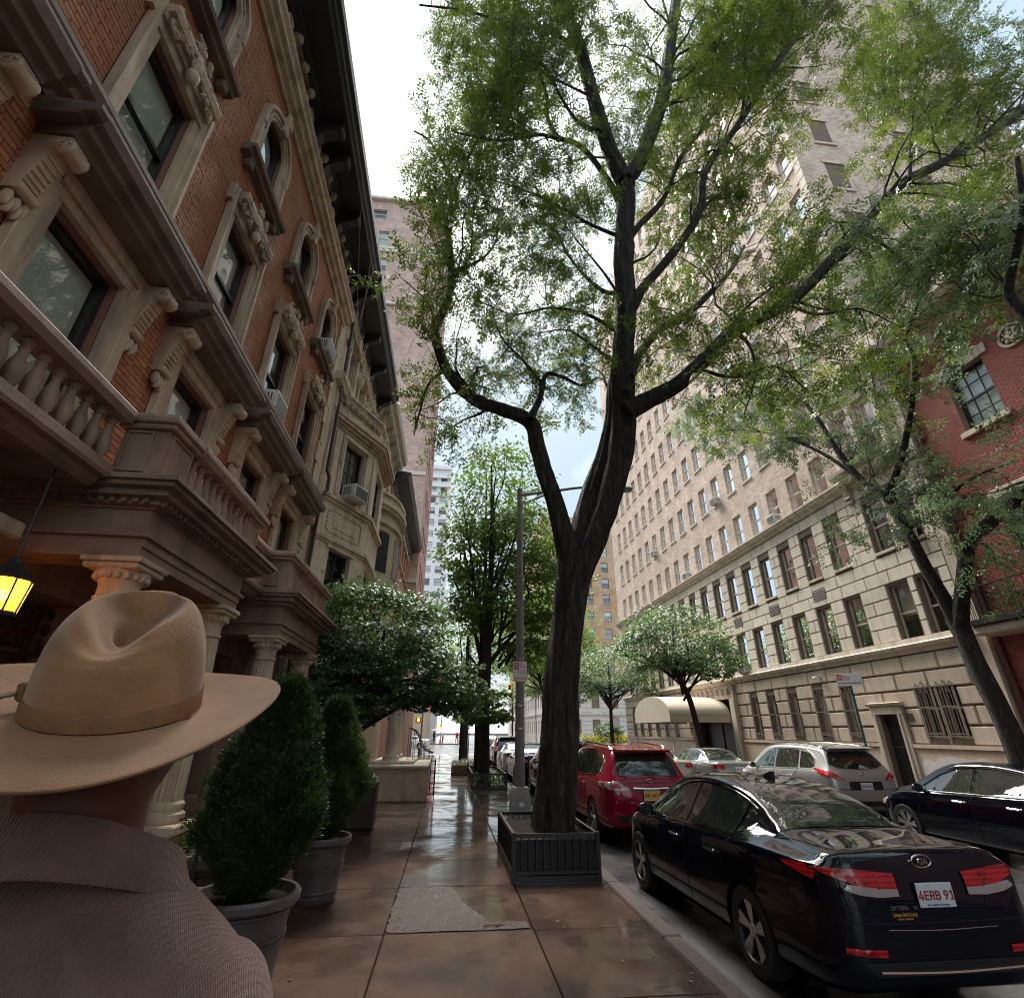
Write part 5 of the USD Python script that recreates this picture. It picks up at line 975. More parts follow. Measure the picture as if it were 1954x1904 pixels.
for f in (-1, 1):
    lens = [(f * .30, .995), (f * .30, .90), (f * .45, .905), (f * .62, .925), (f * .82, .985), (f * .865, 1.02), (f * .80, 1.03), (f * .6, 1.025)]
    tl = k_.decal('tail_light', lens, 'B', M['red_lens'], .012, .035)
    k_.decal('reversing_lens', [(f * .30, .90), (f * .30, .855), (f * .46, .85), (f * .62, .868), (f * .74, .90), (f * .70, .935), (f * .62, .925), (f * .45, .905)], 'B', M['clear_lens'], .012, .03, parent=tl)
    ax = 'L' if f < 0 else 'R'
    k_.decal('lens_wrap', [(.14, 1.0), (.16, .94), (.30, .965), (.46, .99), (.52, 1.01), (.44, 1.02), (.25, 1.03)], ax, M['red_lens'], .012, .03, parent=tl)
    k_.decal('lens_bar', [(f * .455, .998), (f * .445, .90), (f * .455, .90), (f * .465, .998)], 'B', M['red_dark'], .016, .03, parent=tl)
    k_.decal('reflector', [(f * .52, .50), (f * .80, .515), (f * .80, .55), (f * .52, .545)], 'B', M['red_lens'], .012, .04)
    k_.decal('headlight', [(f * .40, .66), (f * .66, .72), (f * .72, .78), (f * .46, .74)], 'F', M['clear_lens'], .01, .05)
    hl = k_.decal('headlight_side', [(4.35, .80), (4.70, .70), (4.72, .64), (4.5, .68)], ax, M['clear_lens'], .01, .05)
k_.decal('lower_valance', [(-.70, .47), (.70, .47), (.62, .385), (-.62, .385)], 'B', M['black_trim'], .006, .05)
tm = MB(); k_.line(tm, [(-.60, .415), (-.3, .405), (0, .40), (.3, .405), (.60, .415)], 'B', .009, .008); k_.line(tm, [(-.46, .655), (0, .645), (.46, .655)], 'B', .0025, .004); obj('bumper_strip', tm, M['chrome'], k_.t)
bd = k_.surf([(.0, 1.065)], 'B', .004)[0]; em = MB(); em.tube([(.085 * math.cos(a), bd[1] - .006, 1.065 + .042 * math.sin(a)) for a in np.linspace(0, 2 * PI, 30)], .006, 6, caps=False)
eb = obj('emblem', em, M['chrome'], k_.t); k_.text('KIA', 0, 1.046, .038, M['chrome'], .012, .006, parent=eb)
k_.text('OPTIMA', -.41, .775, .026, M['chrome'], .012, .005, center=False); k_.text('EX', -.215, .777, .020, M['chrome'], .012, .005, center=False); k_.text('Dean McCrary', -.40, .735, .022, M['plate_gold'], .01, .003, center=False, bold=False); k_.text('Mobile, Alabama', -.37, .715, .012, M['plate_gold'], .01, .003, center=False, bold=False)
k_.plate(.0, .86, '4ERB 91', M['plate_white'], M['ink_red'], sub='The Spirit of America', th=.056)
k_.mirror_pods(3.38, 1.04, .90)
fin = MB(); fin.prism([(1.86, 1.50), (2.06, 1.51), (1.99, 1.545), (1.87, 1.585), (1.85, 1.58)], 0, -.022, .022); obj('antenna_fin', fin, M['black_trim'], k_.t)
# the red crossover
r_c = Car('red_crossover', 'shiny crimson crossover with roof rails and a yellow plate, parked behind the big tree', 'cars', (4.02, 11.0, RZ), .012, SUV, 4.78, P_RED, (1.02, 3.78), .37)
def suv_kit(c, lights='clear', rails=True, glass_pts=None, plate=None):
    c.wheel_set(5)
    c.decal('side_window', [(3.5, 1.10), (3.1, 1.38), (2.75, 1.56), (2.45, 1.60), (2.40, 1.14)], 'L', M['car_glass'], mirror=True); c.decal('side_window', [(2.33, 1.14), (2.38, 1.60), (1.7, 1.61), (1.35, 1.59), (1.25, 1.17)], 'L', M['car_glass'], mirror=True)
    c.decal('quarter_window', [(1.18, 1.18), (1.28, 1.58), (.9, 1.53), (.70, 1.42), (.62, 1.24), (.7, 1.2)], 'L', M['car_glass'], mirror=True)
    c.decal('rear_window', glass_pts or [(-.66, 1.20), (.66, 1.20), (.60, 1.5), (.56, 1.56), (0, 1.59), (-.56, 1.56), (-.60, 1.5)], 'B', M['car_glass']); c.decal('windscreen', [(-.72, 3.72), (0, 3.8), (.72, 3.72), (.6, 3.05), (-.6, 3.05)], 'T', M['car_glass'])
    sp = MB().prism([(.20, 1.66), (.32, 1.61), (.62, 1.67), (.60, 1.70), (.34, 1.685)], 0, -.58, .58); obj('roof_spoiler', sp, c.paint, c.t)
    tm = MB(); c.line(tm, [(3.5, 1.08), (2.3, 1.12), (.68, 1.18)], 'L', .010, .006, mirror=True); c.line(tm, [(3.45, 1.14), (3.05, 1.42), (2.6, 1.6), (1.8, 1.63), (1.1, 1.6), (.68, 1.44), (.6, 1.22)], 'L', .008, .006, mirror=True); obj('window_trim', tm, M['chrome'], c.t)
    gp = MB()
    for pts in ([(3.45, 1.06), (3.5, .7), (3.46, .36)], [(2.36, 1.12), (2.34, .7), (2.3, .36)], [(1.22, 1.15), (1.40, 1.0), (1.46, .8)]): c.line(gp, pts, 'L', .005, .0, mirror=True)
    c.line(gp, [(-.74, .78), (0, .76), (.74, .78)], 'B', .006, 0); obj('panel_gaps', gp, M['gap'], c.t)
    if rails:
        for f in (-1, 1):
            z = lambda y: float(np.interp(y, [.5, .8, 1.8, 2.6, 2.9], [1.655, 1.69, 1.73, 1.72, 1.675])) + .035
            ys_ = np.linspace(.55, 2.85, 18); obj('roof_rail', MB().tube([(f * .60, y, z(y) - (.05 if y in (ys_[0], ys_[-1]) else 0)) for y in ys_], .019, 8), M['chrome'], c.t, smooth=40)
    for f, ax in ((-1, 'L'), (1, 'R')):
        for y in (2.55, 1.6):
            p = c.surf([(y, .98)], ax, .03)[0]; obj('door_handle', MB().box(p - [.018, .11, .014], p + [.018, .11, .018], ch=.012), M['chrome'], c.t, smooth=30)
        m = M['clear_lens'] if lights == 'clear' else M['red_lens']
        if lights == 'clear':
            t = c.decal('tail_light', [(f * .44, .97), (f * .62, .95), (f * .86, .97), (f * .88, 1.09), (f * .66, 1.11)], 'B', m, .012, .04)
            c.decal('lens_core', [(f * .60, .985), (f * .80, .985), (f * .81, 1.06), (f * .64, 1.07)], 'B', M['red_lens'], .018, .03, parent=t); c.decal('lens_wrap', [(.12, .98), (.32, 1.0), (.52, 1.06), (.38, 1.10), (.13, 1.1)], ax, m, .012, .04, parent=t)
            c.decal('lens_core', [(.16, 1.0), (.3, 1.015), (.36, 1.07), (.17, 1.075)], ax, M['red_lens'], .018, .03, parent=t)
        else:
            t = c.decal('tail_light', [(f * .50, .97), (f * .66, .98), (f * .88, 1.04), (f * .885, 1.17), (f * .74, 1.14), (f * .60, 1.04)], 'B', m, .012, .04); c.decal('lens_wrap', [(.10, 1.03), (.3, 1.08), (.66, 1.2), (.5, 1.2), (.12, 1.17)], ax, m, .012, .04, parent=t); c.decal('lens_core', [(f * .60, .99), (f * .70, 1.0), (f * .70, 1.04), (f * .62, 1.02)], 'B', M['clear_lens'], .018, .02, parent=t)
        c.decal('reflector', [(f * .58, .54), (f * .80, .55), (f * .80, .58), (f * .58, .575)], 'B', M['red_lens'], .012, .04); c.decal('headlight', [(f * .40, .76), (f * .68, .84), (f * .72, .94), (f * .5, .88)], 'F', M['clear_lens'], .01, .05)
    c.decal('lower_valance', [(-.72, .53), (.72, .53), (.64, .42), (-.64, .42)], 'B', M['black_trim'], .006, .06); c.mirror_pods(3.3, 1.14, .91)
suv_kit(r_c)
tm = MB(); r_c.line(tm, [(-.36, .985), (0, .98), (.36, .985)], 'B', .022, .014); hb_ = obj('hatch_bar', tm, M['chrome'], r_c.t)
y_ = r_c.surf([(0, 1.10)], 'B', .006)[0, 1]; em = MB(); em.tube([(.06 * math.cos(a), y_, 1.10 + .045 * math.sin(a)) for a in np.linspace(0, 2 * PI, 26)], .007, 6, caps=False); em.tube([(.012, y_, 1.13), (-.022, y_, 1.085), (.05, y_, 1.085)], .007, 6); obj('emblem', em, M['chrome'], r_c.t)
r_c.plate(.0, .87, 'T640711C'[:3] + '-4071', M['plate_gold'], M['ink_navy'], frame=M['chrome'], th=.06)
r_c.decal('high_brake_light', [(-.2, 1.6), (.2, 1.6), (.2, 1.615), (-.2, 1.615)], 'B', M['red_dark'], .03, .05)
# silver crossover on the far side
s_c = Car('silver_crossover', 'silver crossover with big red tail lights parked before the limestone house', 'cars', (10.1, 12.9, RZ), -.02, SUV, 4.78, P_SILVER, (1.0, 3.8), .37)
suv_kit(s_c, 'red', glass_pts=[(-.70, 1.30), (-.5, 1.22), (0, 1.19), (.5, 1.22), (.70, 1.30), (.60, 1.52), (.5, 1.58), (-.5, 1.58), (-.60, 1.52)])
s_c.plate(.0, .84, 'CHX 4817', M['plate_white'], M['ink_navy'], th=.045); s_c.decal('plate_recess', [(-.42, .76), (.42, .76), (.42, .94), (-.42, .94)], 'B', M['black_trim'], .005, .06); s_c.decal('high_brake_light', [(-.2, 1.655), (.2, 1.655), (.2, 1.69), (-.2, 1.69)], 'B', M['red_lens'], .03, .05)
y_ = s_c.surf([(0, 1.08)], 'B', .006)[0, 1]; em = MB(); em.tube([(.05 * math.cos(a), y_, 1.08 + .045 * math.sin(a)) for a in np.linspace(0, 2 * PI, 26)], .007, 6, caps=False); em.box((-.065, y_ - .006, 1.07), (.065, y_ + .004, 1.09)); obj('emblem', em, M['chrome'], s_c.t)
def sedan_kit(c, boxy=False, plate=('KJD 2208', None), tail='red'):
    c.wheel_set(7)
    c.decal('side_window', [(3.5, 1.01), (3.12, 1.25), (2.8, 1.37), (2.45, 1.415), (2.42, 1.035)], 'L', M['car_glass'], mirror=True); c.decal('side_window', [(2.34, 1.036), (2.38, 1.415), (2.0, 1.415), (1.62, 1.36), (1.38, 1.27), (1.30, 1.10)], 'L', M['car_glass'], mirror=True)
    c.decal('rear_window', [(-.63, .86), (.63, .86), (.50, 1.66), (-.50, 1.66)], 'T', M['car_glass']); c.decal('windscreen', [(-.70, 3.72), (0, 3.82), (.70, 3.72), (.56, 2.98), (-.56, 2.98)], 'T', M['car_glass'])
    tm = MB(); c.line(tm, [(3.58, .985), (2.4, 1.018), (1.1, 1.052)], 'L', .011, .006, mirror=True); c.line(tm, [(3.55, 1.02), (3.15, 1.27), (2.7, 1.41), (2.3, 1.44), (1.8, 1.41), (1.4, 1.3), (1.12, 1.1)], 'L', .008, .006, mirror=True); obj('window_trim', tm, M['chrome'], c.t)
    gp = MB()
    for pts in ([(3.5, .95), (3.56, .6), (3.5, .3)], [(2.4, 1.02), (2.38, .6), (2.36, .27)], [(1.2, 1.03), (1.45, .85), (1.5, .72)]): c.line(gp, pts, 'L', .005, .0, mirror=True)
    obj('panel_gaps', gp, M['gap'], c.t)
    for f, ax in ((-1, 'L'), (1, 'R')):
        for y in (2.62, 1.62):
            p = c.surf([(y, .88)], ax, .03)[0]; obj('door_handle', MB().box(p - [.018, .11, .014], p + [.018, .11, .018], ch=.012), M['chrome'], c.t)
        c.decal('tail_light', [(f * .52, 1.0), (f * .52, .86), (f * .78, .87), (f * .86, .90), (f * .86, 1.0)], 'B', M['red_lens'], .012, .05); c.decal('headlight', [(f * .40, .66), (f * .66, .72), (f * .72, .78), (f * .46, .74)], 'F', M['clear_lens'], .01, .05); c.decal('headlight_side', [(4.35, .80), (4.70, .70), (4.72, .62), (4.5, .66)], ax, M['clear_lens'], .01, .05)
    c.plate(0, .86, plate[0], plate[1] or M['plate_white'], M['ink_navy'], th=.05); c.mirror_pods(3.38, 1.04, .90)
n_c = Car('navy_sedan', 'dark navy sedan at the right edge behind the silver crossover', 'cars', (10.2, 7.0, RZ), .0, SED, 4.9, P_NAVY, (1.16, 3.98), .35); sedan_kit(n_c)
OLD = dict(SED); OLD['zt'] = [(0, .72), (.02, .95), (.05, 1.03), (.12, 1.08), (.5, 1.10), (.95, 1.12), (1.25, 1.29), (1.55, 1.43), (2.0, 1.475), (2.6, 1.47), (3.0, 1.42), (3.4, 1.26), (3.8, 1.06), (4.25, .98), (4.55, .88), (4.75, .77), (4.85, .66), (4.9, .58)]
g_c = Car('silver_sedan', 'pale grey older sedan parked ahead of the silver crossover', 'cars', (10.0, 18.6, RZ), 0, OLD, 4.9, P_GREY, (1.16, 3.98), .33); sedan_kit(g_c)
b_c = Car('beige_sedan', 'beige sedan in the middle of the street heading towards the avenue', 'cars', (8.0, 19.6, RZ), -.02, OLD, 4.9, P_BEIGE, (1.16, 3.98), .33); sedan_kit(b_c, plate=('DWT 5190', None))
m_c = Car('maroon_sedan', 'maroon sedan further up the street beyond the red crossover roof', 'cars', (8.6, 27.0, RZ), 0, OLD, 4.9, P_MAROON, (1.16, 3.98), .33); sedan_kit(m_c, plate=('FGA 3372', None))
v_c = Car('black_crossover', 'black crossover parked in front of the red one, mostly behind the tree trunk', 'cars', (3.9, 16.6, RZ), 0, SUV, 4.78, P_BLACK, (1.0, 3.8), .37); suv_kit(v_c, 'red'); v_c.plate(0, .87, 'HLN 6604', M['plate_white'], M['ink_navy'], th=.05)
d_c = Car('black_hatchback', 'black sedan parked beyond the lamp post, third along the kerb', 'cars', (3.72, 22.2, RZ), 0, SED, 4.9, P_BLACK, (1.16, 3.98), .34); sedan_kit(d_c, plate=('JTR 1175', None))
w_c = Car('white_sedan', 'white sedan parked fourth along the near kerb beside the twin trees', 'cars', (3.72, 27.8, RZ), 0, OLD, 4.9, P_WHITE, (1.16, 3.98), .34); sedan_kit(w_c, plate=('GPE 9041', None))
e_c = Car('dark_crossover', 'dark crossover with red tail lamps farthest along the near kerb', 'cars', (3.72, 33.4, RZ), 0, SUV, 4.78, P_BLACK, (1.0, 3.8), .37); suv_kit(e_c, 'red', rails=False); e_c.plate(0, .87, 'KAL 2286', M['plate_white'], M['ink_navy'], th=.05)
for i, (x, y, lab) in enumerate([(-2.2, 70, 'white sedan crossing the avenue beyond the corner litter bin'), (6.5, 80, 'pale car waiting far beyond the avenue median')]): copy_of(w_c.t if i == 0 else g_c.t, lab, loc=(x, y, RZ), rz=(PI / 2, 0)[i])
# ---------------------------------------------------------------- trees
def unit(v): return v / (np.linalg.norm(v, axis=-1, keepdims=True) + 1e-9)
def locust_leaf(k=7, g=None):
    V, Fc = [], []
    for i in range(k):
        x = .12 + .8 * i / (k - 1) + (g.normal(0, .035) if g else 0); l = .32 * (1 - .5 * abs(i / (k - 1) - .4)); w = .13
        for s in (-1, 1):
            if g: x += g.normal(0, .03)
            l2 = l * (g.uniform(.6, 1.2) if g else 1); a = np.array([x, 0, 0]); tip = np.array([x + l2 * (.45 + (g.normal(0, .35) if g else 0)), s * l2, -.06 + (g.normal(0, .09) if g else 0)]); m = (a + tip) / 2; n = np.array([w * .8, -s * w * .35, 0]); b = len(V)
            V += [a, m + n * .6, tip, m - n * .6]; Fc.append([b, b + 1, b + 2, b + 3])
    b = len(V); V += [[0, 0, 0], [.5, .012, 0], [1, 0, -.05], [.5, -.012, 0]]; Fc.append([b, b + 1, b + 2, b + 3])
    return np.array(V), np.array(Fc)
def broad_leaf():
    V = np.array([[0, 0, 0], [.30, .42, .02], [.62, .30, -.05], [1.0, 0, -.16], [.62, -.30, -.05], [.30, -.42, .02], [.5, 0, .04]]); return V, np.array([[0, 6, 1], [1, 6, 2], [2, 6, 3], [0, 5, 6], [5, 4, 6], [4, 3, 6]])
def simple_leaf():
    V = np.array([[0, 0, 0], [.5, .32, -.03], [1, 0, -.12], [.5, -.32, -.03]]); return V, np.array([[0, 1, 2, 3]])
def leaves(P, D, proto, size, g, roll=None):
    """Leaf meshes at points P pointing along D, joined."""
    V, Fc = proto; n = len(P); D = unit(np.asarray(D)); up = np.tile([0, 0, 1.], (n, 1)) + g.normal(0, .45 if roll is None else roll, (n, 3))
    S = unit(np.cross(up, D)); N = np.cross(D, S); sz = np.asarray(size)[:, None, None] if np.ndim(size) else size
    W = (V[None, :, 0, None] * D[:, None] + V[None, :, 1, None] * S[:, None] + V[None, :, 2, None] * N[:, None]) * sz + np.asarray(P)[:, None]
    Fa = (Fc[None] + (np.arange(n) * len(V))[:, None, None]).reshape(-1, Fc.shape[1])
    return MB().add(W.reshape(-1, 3), Fa).mesh()
def wander(p, d, L_, g, n=6, bend=.25, grav=-.05):
    pts = [np.array(p, float)]; d = unit(np.array(d, float))
    for _ in range(n): d = unit(d + g.normal(0, bend, 3) + [0, 0, grav]); pts.append(pts[-1] + d * L_ / n)
    return np.array(pts)
def crown_from(limbs, g, per_m, side_len, twigs, twig_len, nleaf, size, keep=None, droop=-.25, start=.25, up=.25):
    """Side branches, twigs and leaves along the limbs. Returns branch tubes, leaf points, directions."""
    tb = MB(); LP, LD = [], []
    for pts, r0, r1, dens in limbs:
        seg = np.linalg.norm(np.diff(pts, axis=0), axis=1); s = np.r_[0, np.cumsum(seg)]; total = s[-1]; n = max(2, int(total * per_m * dens))
        for t in np.sort(g.uniform(start, 1, n)):
            q = np.array([np.interp(t * total, s, pts[:, k]) for k in range(3)]); i = min(np.searchsorted(s, t * total), len(pts) - 1); tan = unit(pts[i] - pts[i - 1])
            d = unit(g.normal(0, 1, 3)); d = unit(d - tan * (d @ tan) * .6 + tan * .5 + [0, 0, up]); Ls = side_len * g.uniform(.5, 1.25)
            br = wander(q, d, Ls, g, 6, .3, -.03)
            if keep is not None and not keep(br[-1]): continue
            r = np.interp(t, [0, 1], [r0, r1]) * .32; tb.tube(br, np.linspace(min(max(r, .012), .04), .006, len(br)), 5, caps=False)
            for _ in range(twigs):
                u = g.uniform(.4, 1); q2 = np.array([np.interp(u, np.linspace(0, 1, len(br)), br[:, k]) for k in range(3)]); d2 = unit(unit(g.normal(0, 1, 3)) + unit(br[-1] - br[0]) * .6 + [0, 0, .05]); tw = wander(q2, d2, twig_len * g.uniform(.6, 1.3), g, 4, .3, -.12)
                if keep is not None and not keep(tw[-1]): continue
                tb.tube(tw, np.linspace(.006, .003, len(tw)), 3, caps=False)
                for _ in range(nleaf):
                    v = g.uniform(.25, 1); LP.append([np.interp(v, np.linspace(0, 1, len(tw)), tw[:, k]) for k in range(3)]); LD.append(unit(unit(g.normal(0, 1, 3)) + unit(tw[-1] - tw[0]) * .5 + [0, 0, droop]))
    LP, LD = np.array(LP), np.array(LD)
    from scipy.spatial import cKDTree
    near = cKDTree(np.vstack([l[0] for l in limbs if l[1] > .045])).query(LP)[0]; ok = (near > .62) | (g.uniform(size=len(LP)) < .16)   # leaves grow on the young wood, away from the bare limbs
    return tb, LP[ok], LD[ok]
def limb_mesh(mb, pts, r, sides=14, rough=.06, seed=0, n=8):
    P = catmull(pts, n); R = np.interp(np.linspace(0, 1, len(P)), np.linspace(0, 1, len(r)), r); i0 = len(mb.v); mb.tube(P, R, sides)
    v = mb.v[-1]; c = np.repeat(P, sides, 0)[:len(v)]; d = v - c; k = np.c_[v[:, :2] * 7, v[:, 2:] * 1.2]; ln = np.linalg.norm(d, axis=1, keepdims=True)
    mb.v[-1] = c + d * (1 + rough * 2 * (meshkit.fbm(k, 3, seed)[:, None] - .5) + rough * .8 * np.sin(np.arctan2(d[:, 1], d[:, 0]) * 7 + v[:, 2] * 2)[:, None])
    return P
def instancer(name, parent, protos, P, D, size, m, g, roll=.5, pname='leaf_spray'):
    """A few leafy twig shapes placed many times."""
    from scipy.spatial.transform import Rotation
    path = numbered(path_of(parent), name); pi = UsdGeom.PointInstancer.Define(stage, path); rel = pi.CreatePrototypesRel()
    for k, me in enumerate(protos): rel.AddTarget(usdkit.mesh(stage, f'{path}/{pname}' + (f'_{k:03d}' if k else ''), me, m).GetPath())
    n = len(P); X = unit(np.asarray(D)); up = np.tile([0, 0, 1.], (n, 1)) + g.normal(0, roll, (n, 3)); S = unit(np.cross(up, X)); N = np.cross(X, S)
    qt = Rotation.from_matrix(np.stack([X, S, N], -1)).as_quat()
    pi.CreatePositionsAttr(Vt.Vec3fArray.FromNumpy(np.asarray(P, np.float32))); pi.CreateOrientationsAttr(Vt.QuathArray([Gf.Quath(float(w), float(x), float(y), float(z)) for x, y, z, w in qt]))
    pi.CreateScalesAttr(Vt.Vec3fArray.FromNumpy(np.repeat(np.asarray(size, np.float32)[:, None], 3, 1))); pi.CreateProtoIndicesAttr(Vt.IntArray.FromNumpy(g.integers(0, len(protos), n).astype(np.int32))); return n
def sprays(name, parent, P, D, size, m, g, kinds=9, per=8):
    out = []
    for k in range(kinds):
        tw = wander((0, 0, 0), (1, 0, 0), 1.0, g, 5, .22, -.05); t = np.linspace(.12, 1, per); q = np.array([[np.interp(u, np.linspace(0, 1, 6), tw[:, c]) for c in range(3)] for u in t])
        sd_ = np.where(np.arange(per) % 2, 1, -1); d = unit(np.c_[np.full(per, .75) + g.normal(0, .2, per), sd_ * .8 + g.normal(0, .25, per), g.normal(-.22, .25, per)])
        out.append(trimesh.util.concatenate([leaves(q[c:c + 1], d[c:c + 1], locust_leaf(5, g), g.uniform(.34, .54), g, .45) for c in range(per)]))
    return instancer(name, parent, out, P, D, size, m, g)
# --- the big honey locust in its iron guard
def L3(pts, ys): # limb from points seen in the photograph, at distances along the street
    ys = np.interp(np.linspace(0, 1, len(pts)), np.linspace(0, 1, len(ys)), ys); return np.array([at(*p, Y=y) for p, y in zip(pts, ys)])
g1 = np.random.default_rng(21)
t1 = thing('honey_locust', 'big dark wet honey locust forking over the sidewalk from the black tree guard', 'tree', loc=(0, 0, 0))
T1L = [  # pixels, distances, radii (m), leaf density, leaf start
    ([(1053, 1640), (1055, 1590), (1060, 1500), (1068, 1400), (1072, 1300), (1082, 1200), (1090, 1120), (1094, 1060)], (9.3, 9.2), (.34, .33, .315, .30, .29, .28, .29, .29), 0, 1),
    ([(1094, 1110), (1080, 1040), (1060, 960), (1040, 900), (1025, 850), (1012, 805), (960, 783), (910, 765), (865, 725), (842, 680), (830, 625), (848, 590), (862, 540), (858, 470), (850, 430)], (9.2, 8.9), (.24, .20, .165, .16, .155, .15, .135, .125, .115, .11, .10, .095, .085, .075, .07), 1.0, .35),
    ([(1094, 1090), (1112, 1000), (1130, 930), (1150, 870), (1165, 800), (1168, 740), (1175, 660)], (9.2, 9.6), (.24, .20, .18, .15, .13, .11, .06), .6, .5),
    ([(1092, 1130), (1108, 1080), (1132, 1030), (1160, 960), (1182, 880), (1190, 800), (1188, 700), (1194, 600), (1190, 500), (1194, 400), (1192, 335)], (9.2, 8.9, 7.6), (.28, .25, .23, .23, .24, .25, .23, .22, .22, .21, .22), .25, .6),
    ([(1192, 345), (1165, 290), (1148, 240), (1125, 160), (1105, 90), (1082, 20), (1062, -70), (1040, -160)], (7.6, 6.6), (.2, .18, .17, .165, .16, .155, .14, .11), .7, .3),
    ([(1194, 345), (1225, 300), (1242, 250), (1262, 195), (1272, 140), (1280, 80), (1290, 0), (1305, -90), (1300, -170)], (7.6, 6.7), (.2, .18, .175, .17, .16, .15, .14, .12, .1), .7, .3),
    ([(1195, 785), (1240, 762), (1290, 735), (1345, 685), (1395, 635), (1450, 605), (1510, 572), (1570, 515), (1625, 455), (1680, 390), (1730, 345), (1790, 315), (1860, 272), (1954, 212), (2060, 140)], (8.6, 7.2), (.2, .18, .165, .155, .15, .145, .14, .135, .13, .125, .12, .115, .11, .105, .09), 1.1, .2),
    ([(1200, 720), (1222, 670), (1262, 628), (1310, 600), (1355, 558), (1395, 515), (1420, 470)], (8.6, 9.4), (.13, .115, .10, .09, .08, .06, .04), 1.1, .3),
    ([(1205, 590), (1225, 550), (1265, 505), (1305, 455), (1335, 400), (1345, 330), (1390, 265), (1430, 205), (1470, 140), (1510, 85), (1570, 18), (1640, -50)], (8.3, 6.8), (.13, .12, .11, .10, .095, .09, .085, .085, .08, .075, .07, .06), 1.1, .25),
    ([(1190, 470), (1220, 430), (1265, 380), (1300, 300), (1345, 240), (1390, 170), (1420, 90), (1440, 0)], (8.1, 8.6), (.1, .085, .075, .065, .055, .05, .04, .03), 1.2, .25),
    ([(1185, 390), (1160, 345), (1128, 300), (1100, 275), (1066, 262), (1045, 225), (1042, 180), (1025, 130), (1000, 70)], (7.9, 7.4), (.1, .08, .07, .062, .055, .05, .045, .035, .025), 1.3, .3),
    ([(1070, 268), (1035, 258), (1000, 262), (960, 268), (910, 262), (860, 250)], (7.6, 7.2), (.045, .04, .035, .03, .025, .015), 1.4, .2),
    ([(1185, 560), (1150, 555), (1110, 520), (1080, 480), (1060, 440), (1010, 420)], (8.4, 8.8), (.06, .05, .04, .035, .03, .02), 1.2, .3),
    ([(860, 520), (900, 505), (930, 485), (950, 455)], (8.9, 8.7), (.05, .04, .03, .02), 1.3, .2),
    ([(1012, 800), (1030, 760), (1042, 715), (1075, 720), (1110, 735), (1140, 720)], (8.9, 9.3), (.09, .07, .055, .04, .03, .02), 1.2, .3),
    ([(850, 430), (872, 380), (850, 320), (820, 270), (790, 250)], (8.7, 8.2), (.06, .05, .04, .03, .02), 1.3, .1),
    ([(1400, 632), (1430, 660), (1440, 720), (1420, 790)], (8.2, 8.0), (.05, .04, .03, .015), 1.1, .2),
    ([(1735, 342), (1740, 250), (1752, 130), (1770, 10)], (7.5, 7.3), (.06, .045, .035, .02), 1.4, .2),
    ([(1640, 440), (1690, 470), (1740, 520), (1780, 590)], (7.8, 7.5), (.05, .04, .03, .02), 1.1, .3),
    ([(1440, 195), (1420, 120), (1470, 30), (1500, -60)], (7.0, 6.6), (.05, .04, .03, .02), 1.1, .2),
    ([(1188, 640), (1120, 600), (1050, 588), (980, 600), (915, 575)], (8.7, 8.9), (.05, .04, .03, .02, .012), .85, .15),
    ([(1190, 455), (1120, 425), (1040, 380), (960, 350), (880, 330)], (8.1, 8.0), (.05, .04, .03, .02, .012), .85, .15),
    ([(1040, 740), (1000, 690), (955, 640), (935, 570)], (9.0, 9.2), (.04, .03, .02, .012), .85, .1), ([(1185, 700), (1130, 660), (1080, 630), (1010, 640)], (8.8, 9.2), (.04, .03, .02, .012), .85, .15),
    ([(1320, 700), (1400, 720), (1480, 700), (1540, 745)], (8.3, 8.0), (.045, .035, .025, .012), 1.4, .15), ([(1500, 580), (1560, 600), (1640, 590), (1720, 625)], (8.0, 7.6), (.04, .03, .02, .012), 1.4, .15),
    ([(862, 700), (820, 730), (800, 790), (790, 830)], (8.9, 9.0), (.04, .03, .02, .012), .85, .1), ([(1150, 250), (1100, 230), (1040, 130), (990, 30)], (7.0, 6.9), (.05, .04, .03, .015), 1.4, .2),
    ([(850, 430), (880, 330), (930, 230), (960, 130)], (8.6, 8.0), (.045, .04, .03, .02), 1.3, .3),
    ([(1105, 90), (1040, 60), (960, 40), (880, 20), (800, 10)], (6.9, 6.6), (.06, .05, .04, .03, .02), 1.5, .2)]
trunk, limbs = MB(), []
for i, (px, ys, rr, dens, st_) in enumerate(T1L):
    P = limb_mesh(trunk, L3(px, ys), rr, 30 if i < 7 else 10, .13 if i < 7 else .07, i, 10 if i < 7 else 7)
    if dens: limbs.append((P[int(len(P) * st_):], rr[len(rr) // 2], rr[-1], dens))
fl_ = MB()
for k in range(7): a = k * .9; b0 = at(1055, 1590, Y=9.3); fl_.tube(catmull([b0 + [.24 * math.cos(a), .30 * math.sin(a), .35], b0 + [.29 * math.cos(a), .29 * math.sin(a), .05], b0 + [.4 * math.cos(a), .4 * math.sin(a), -.15]], 4), np.linspace(.06, .04, 9), 8)
trunk.add(fl_.mesh().vertices, fl_.mesh().faces)
obj('trunk', trunk, M['bark'], t1, smooth=60)
tb, LP, LD = crown_from(limbs, g1, 3.3, 2.4, 6, .9, 2, .2, keep=lambda p: p[0] > -1.7 and p[2] > 4.9 and p[1] > .5, start=.02, up=.75)
obj('twigs', tb, M['bark'], t1, kind='stuff')
N_T1 = sprays('crown', t1, LP, LD, g1.uniform(.42, .68, len(LP)), M['leaf_locust'], g1)
copy_of(t1, 'honey locust of the same row standing on the sidewalk behind the viewer', loc=(.2, -13.0, 0))
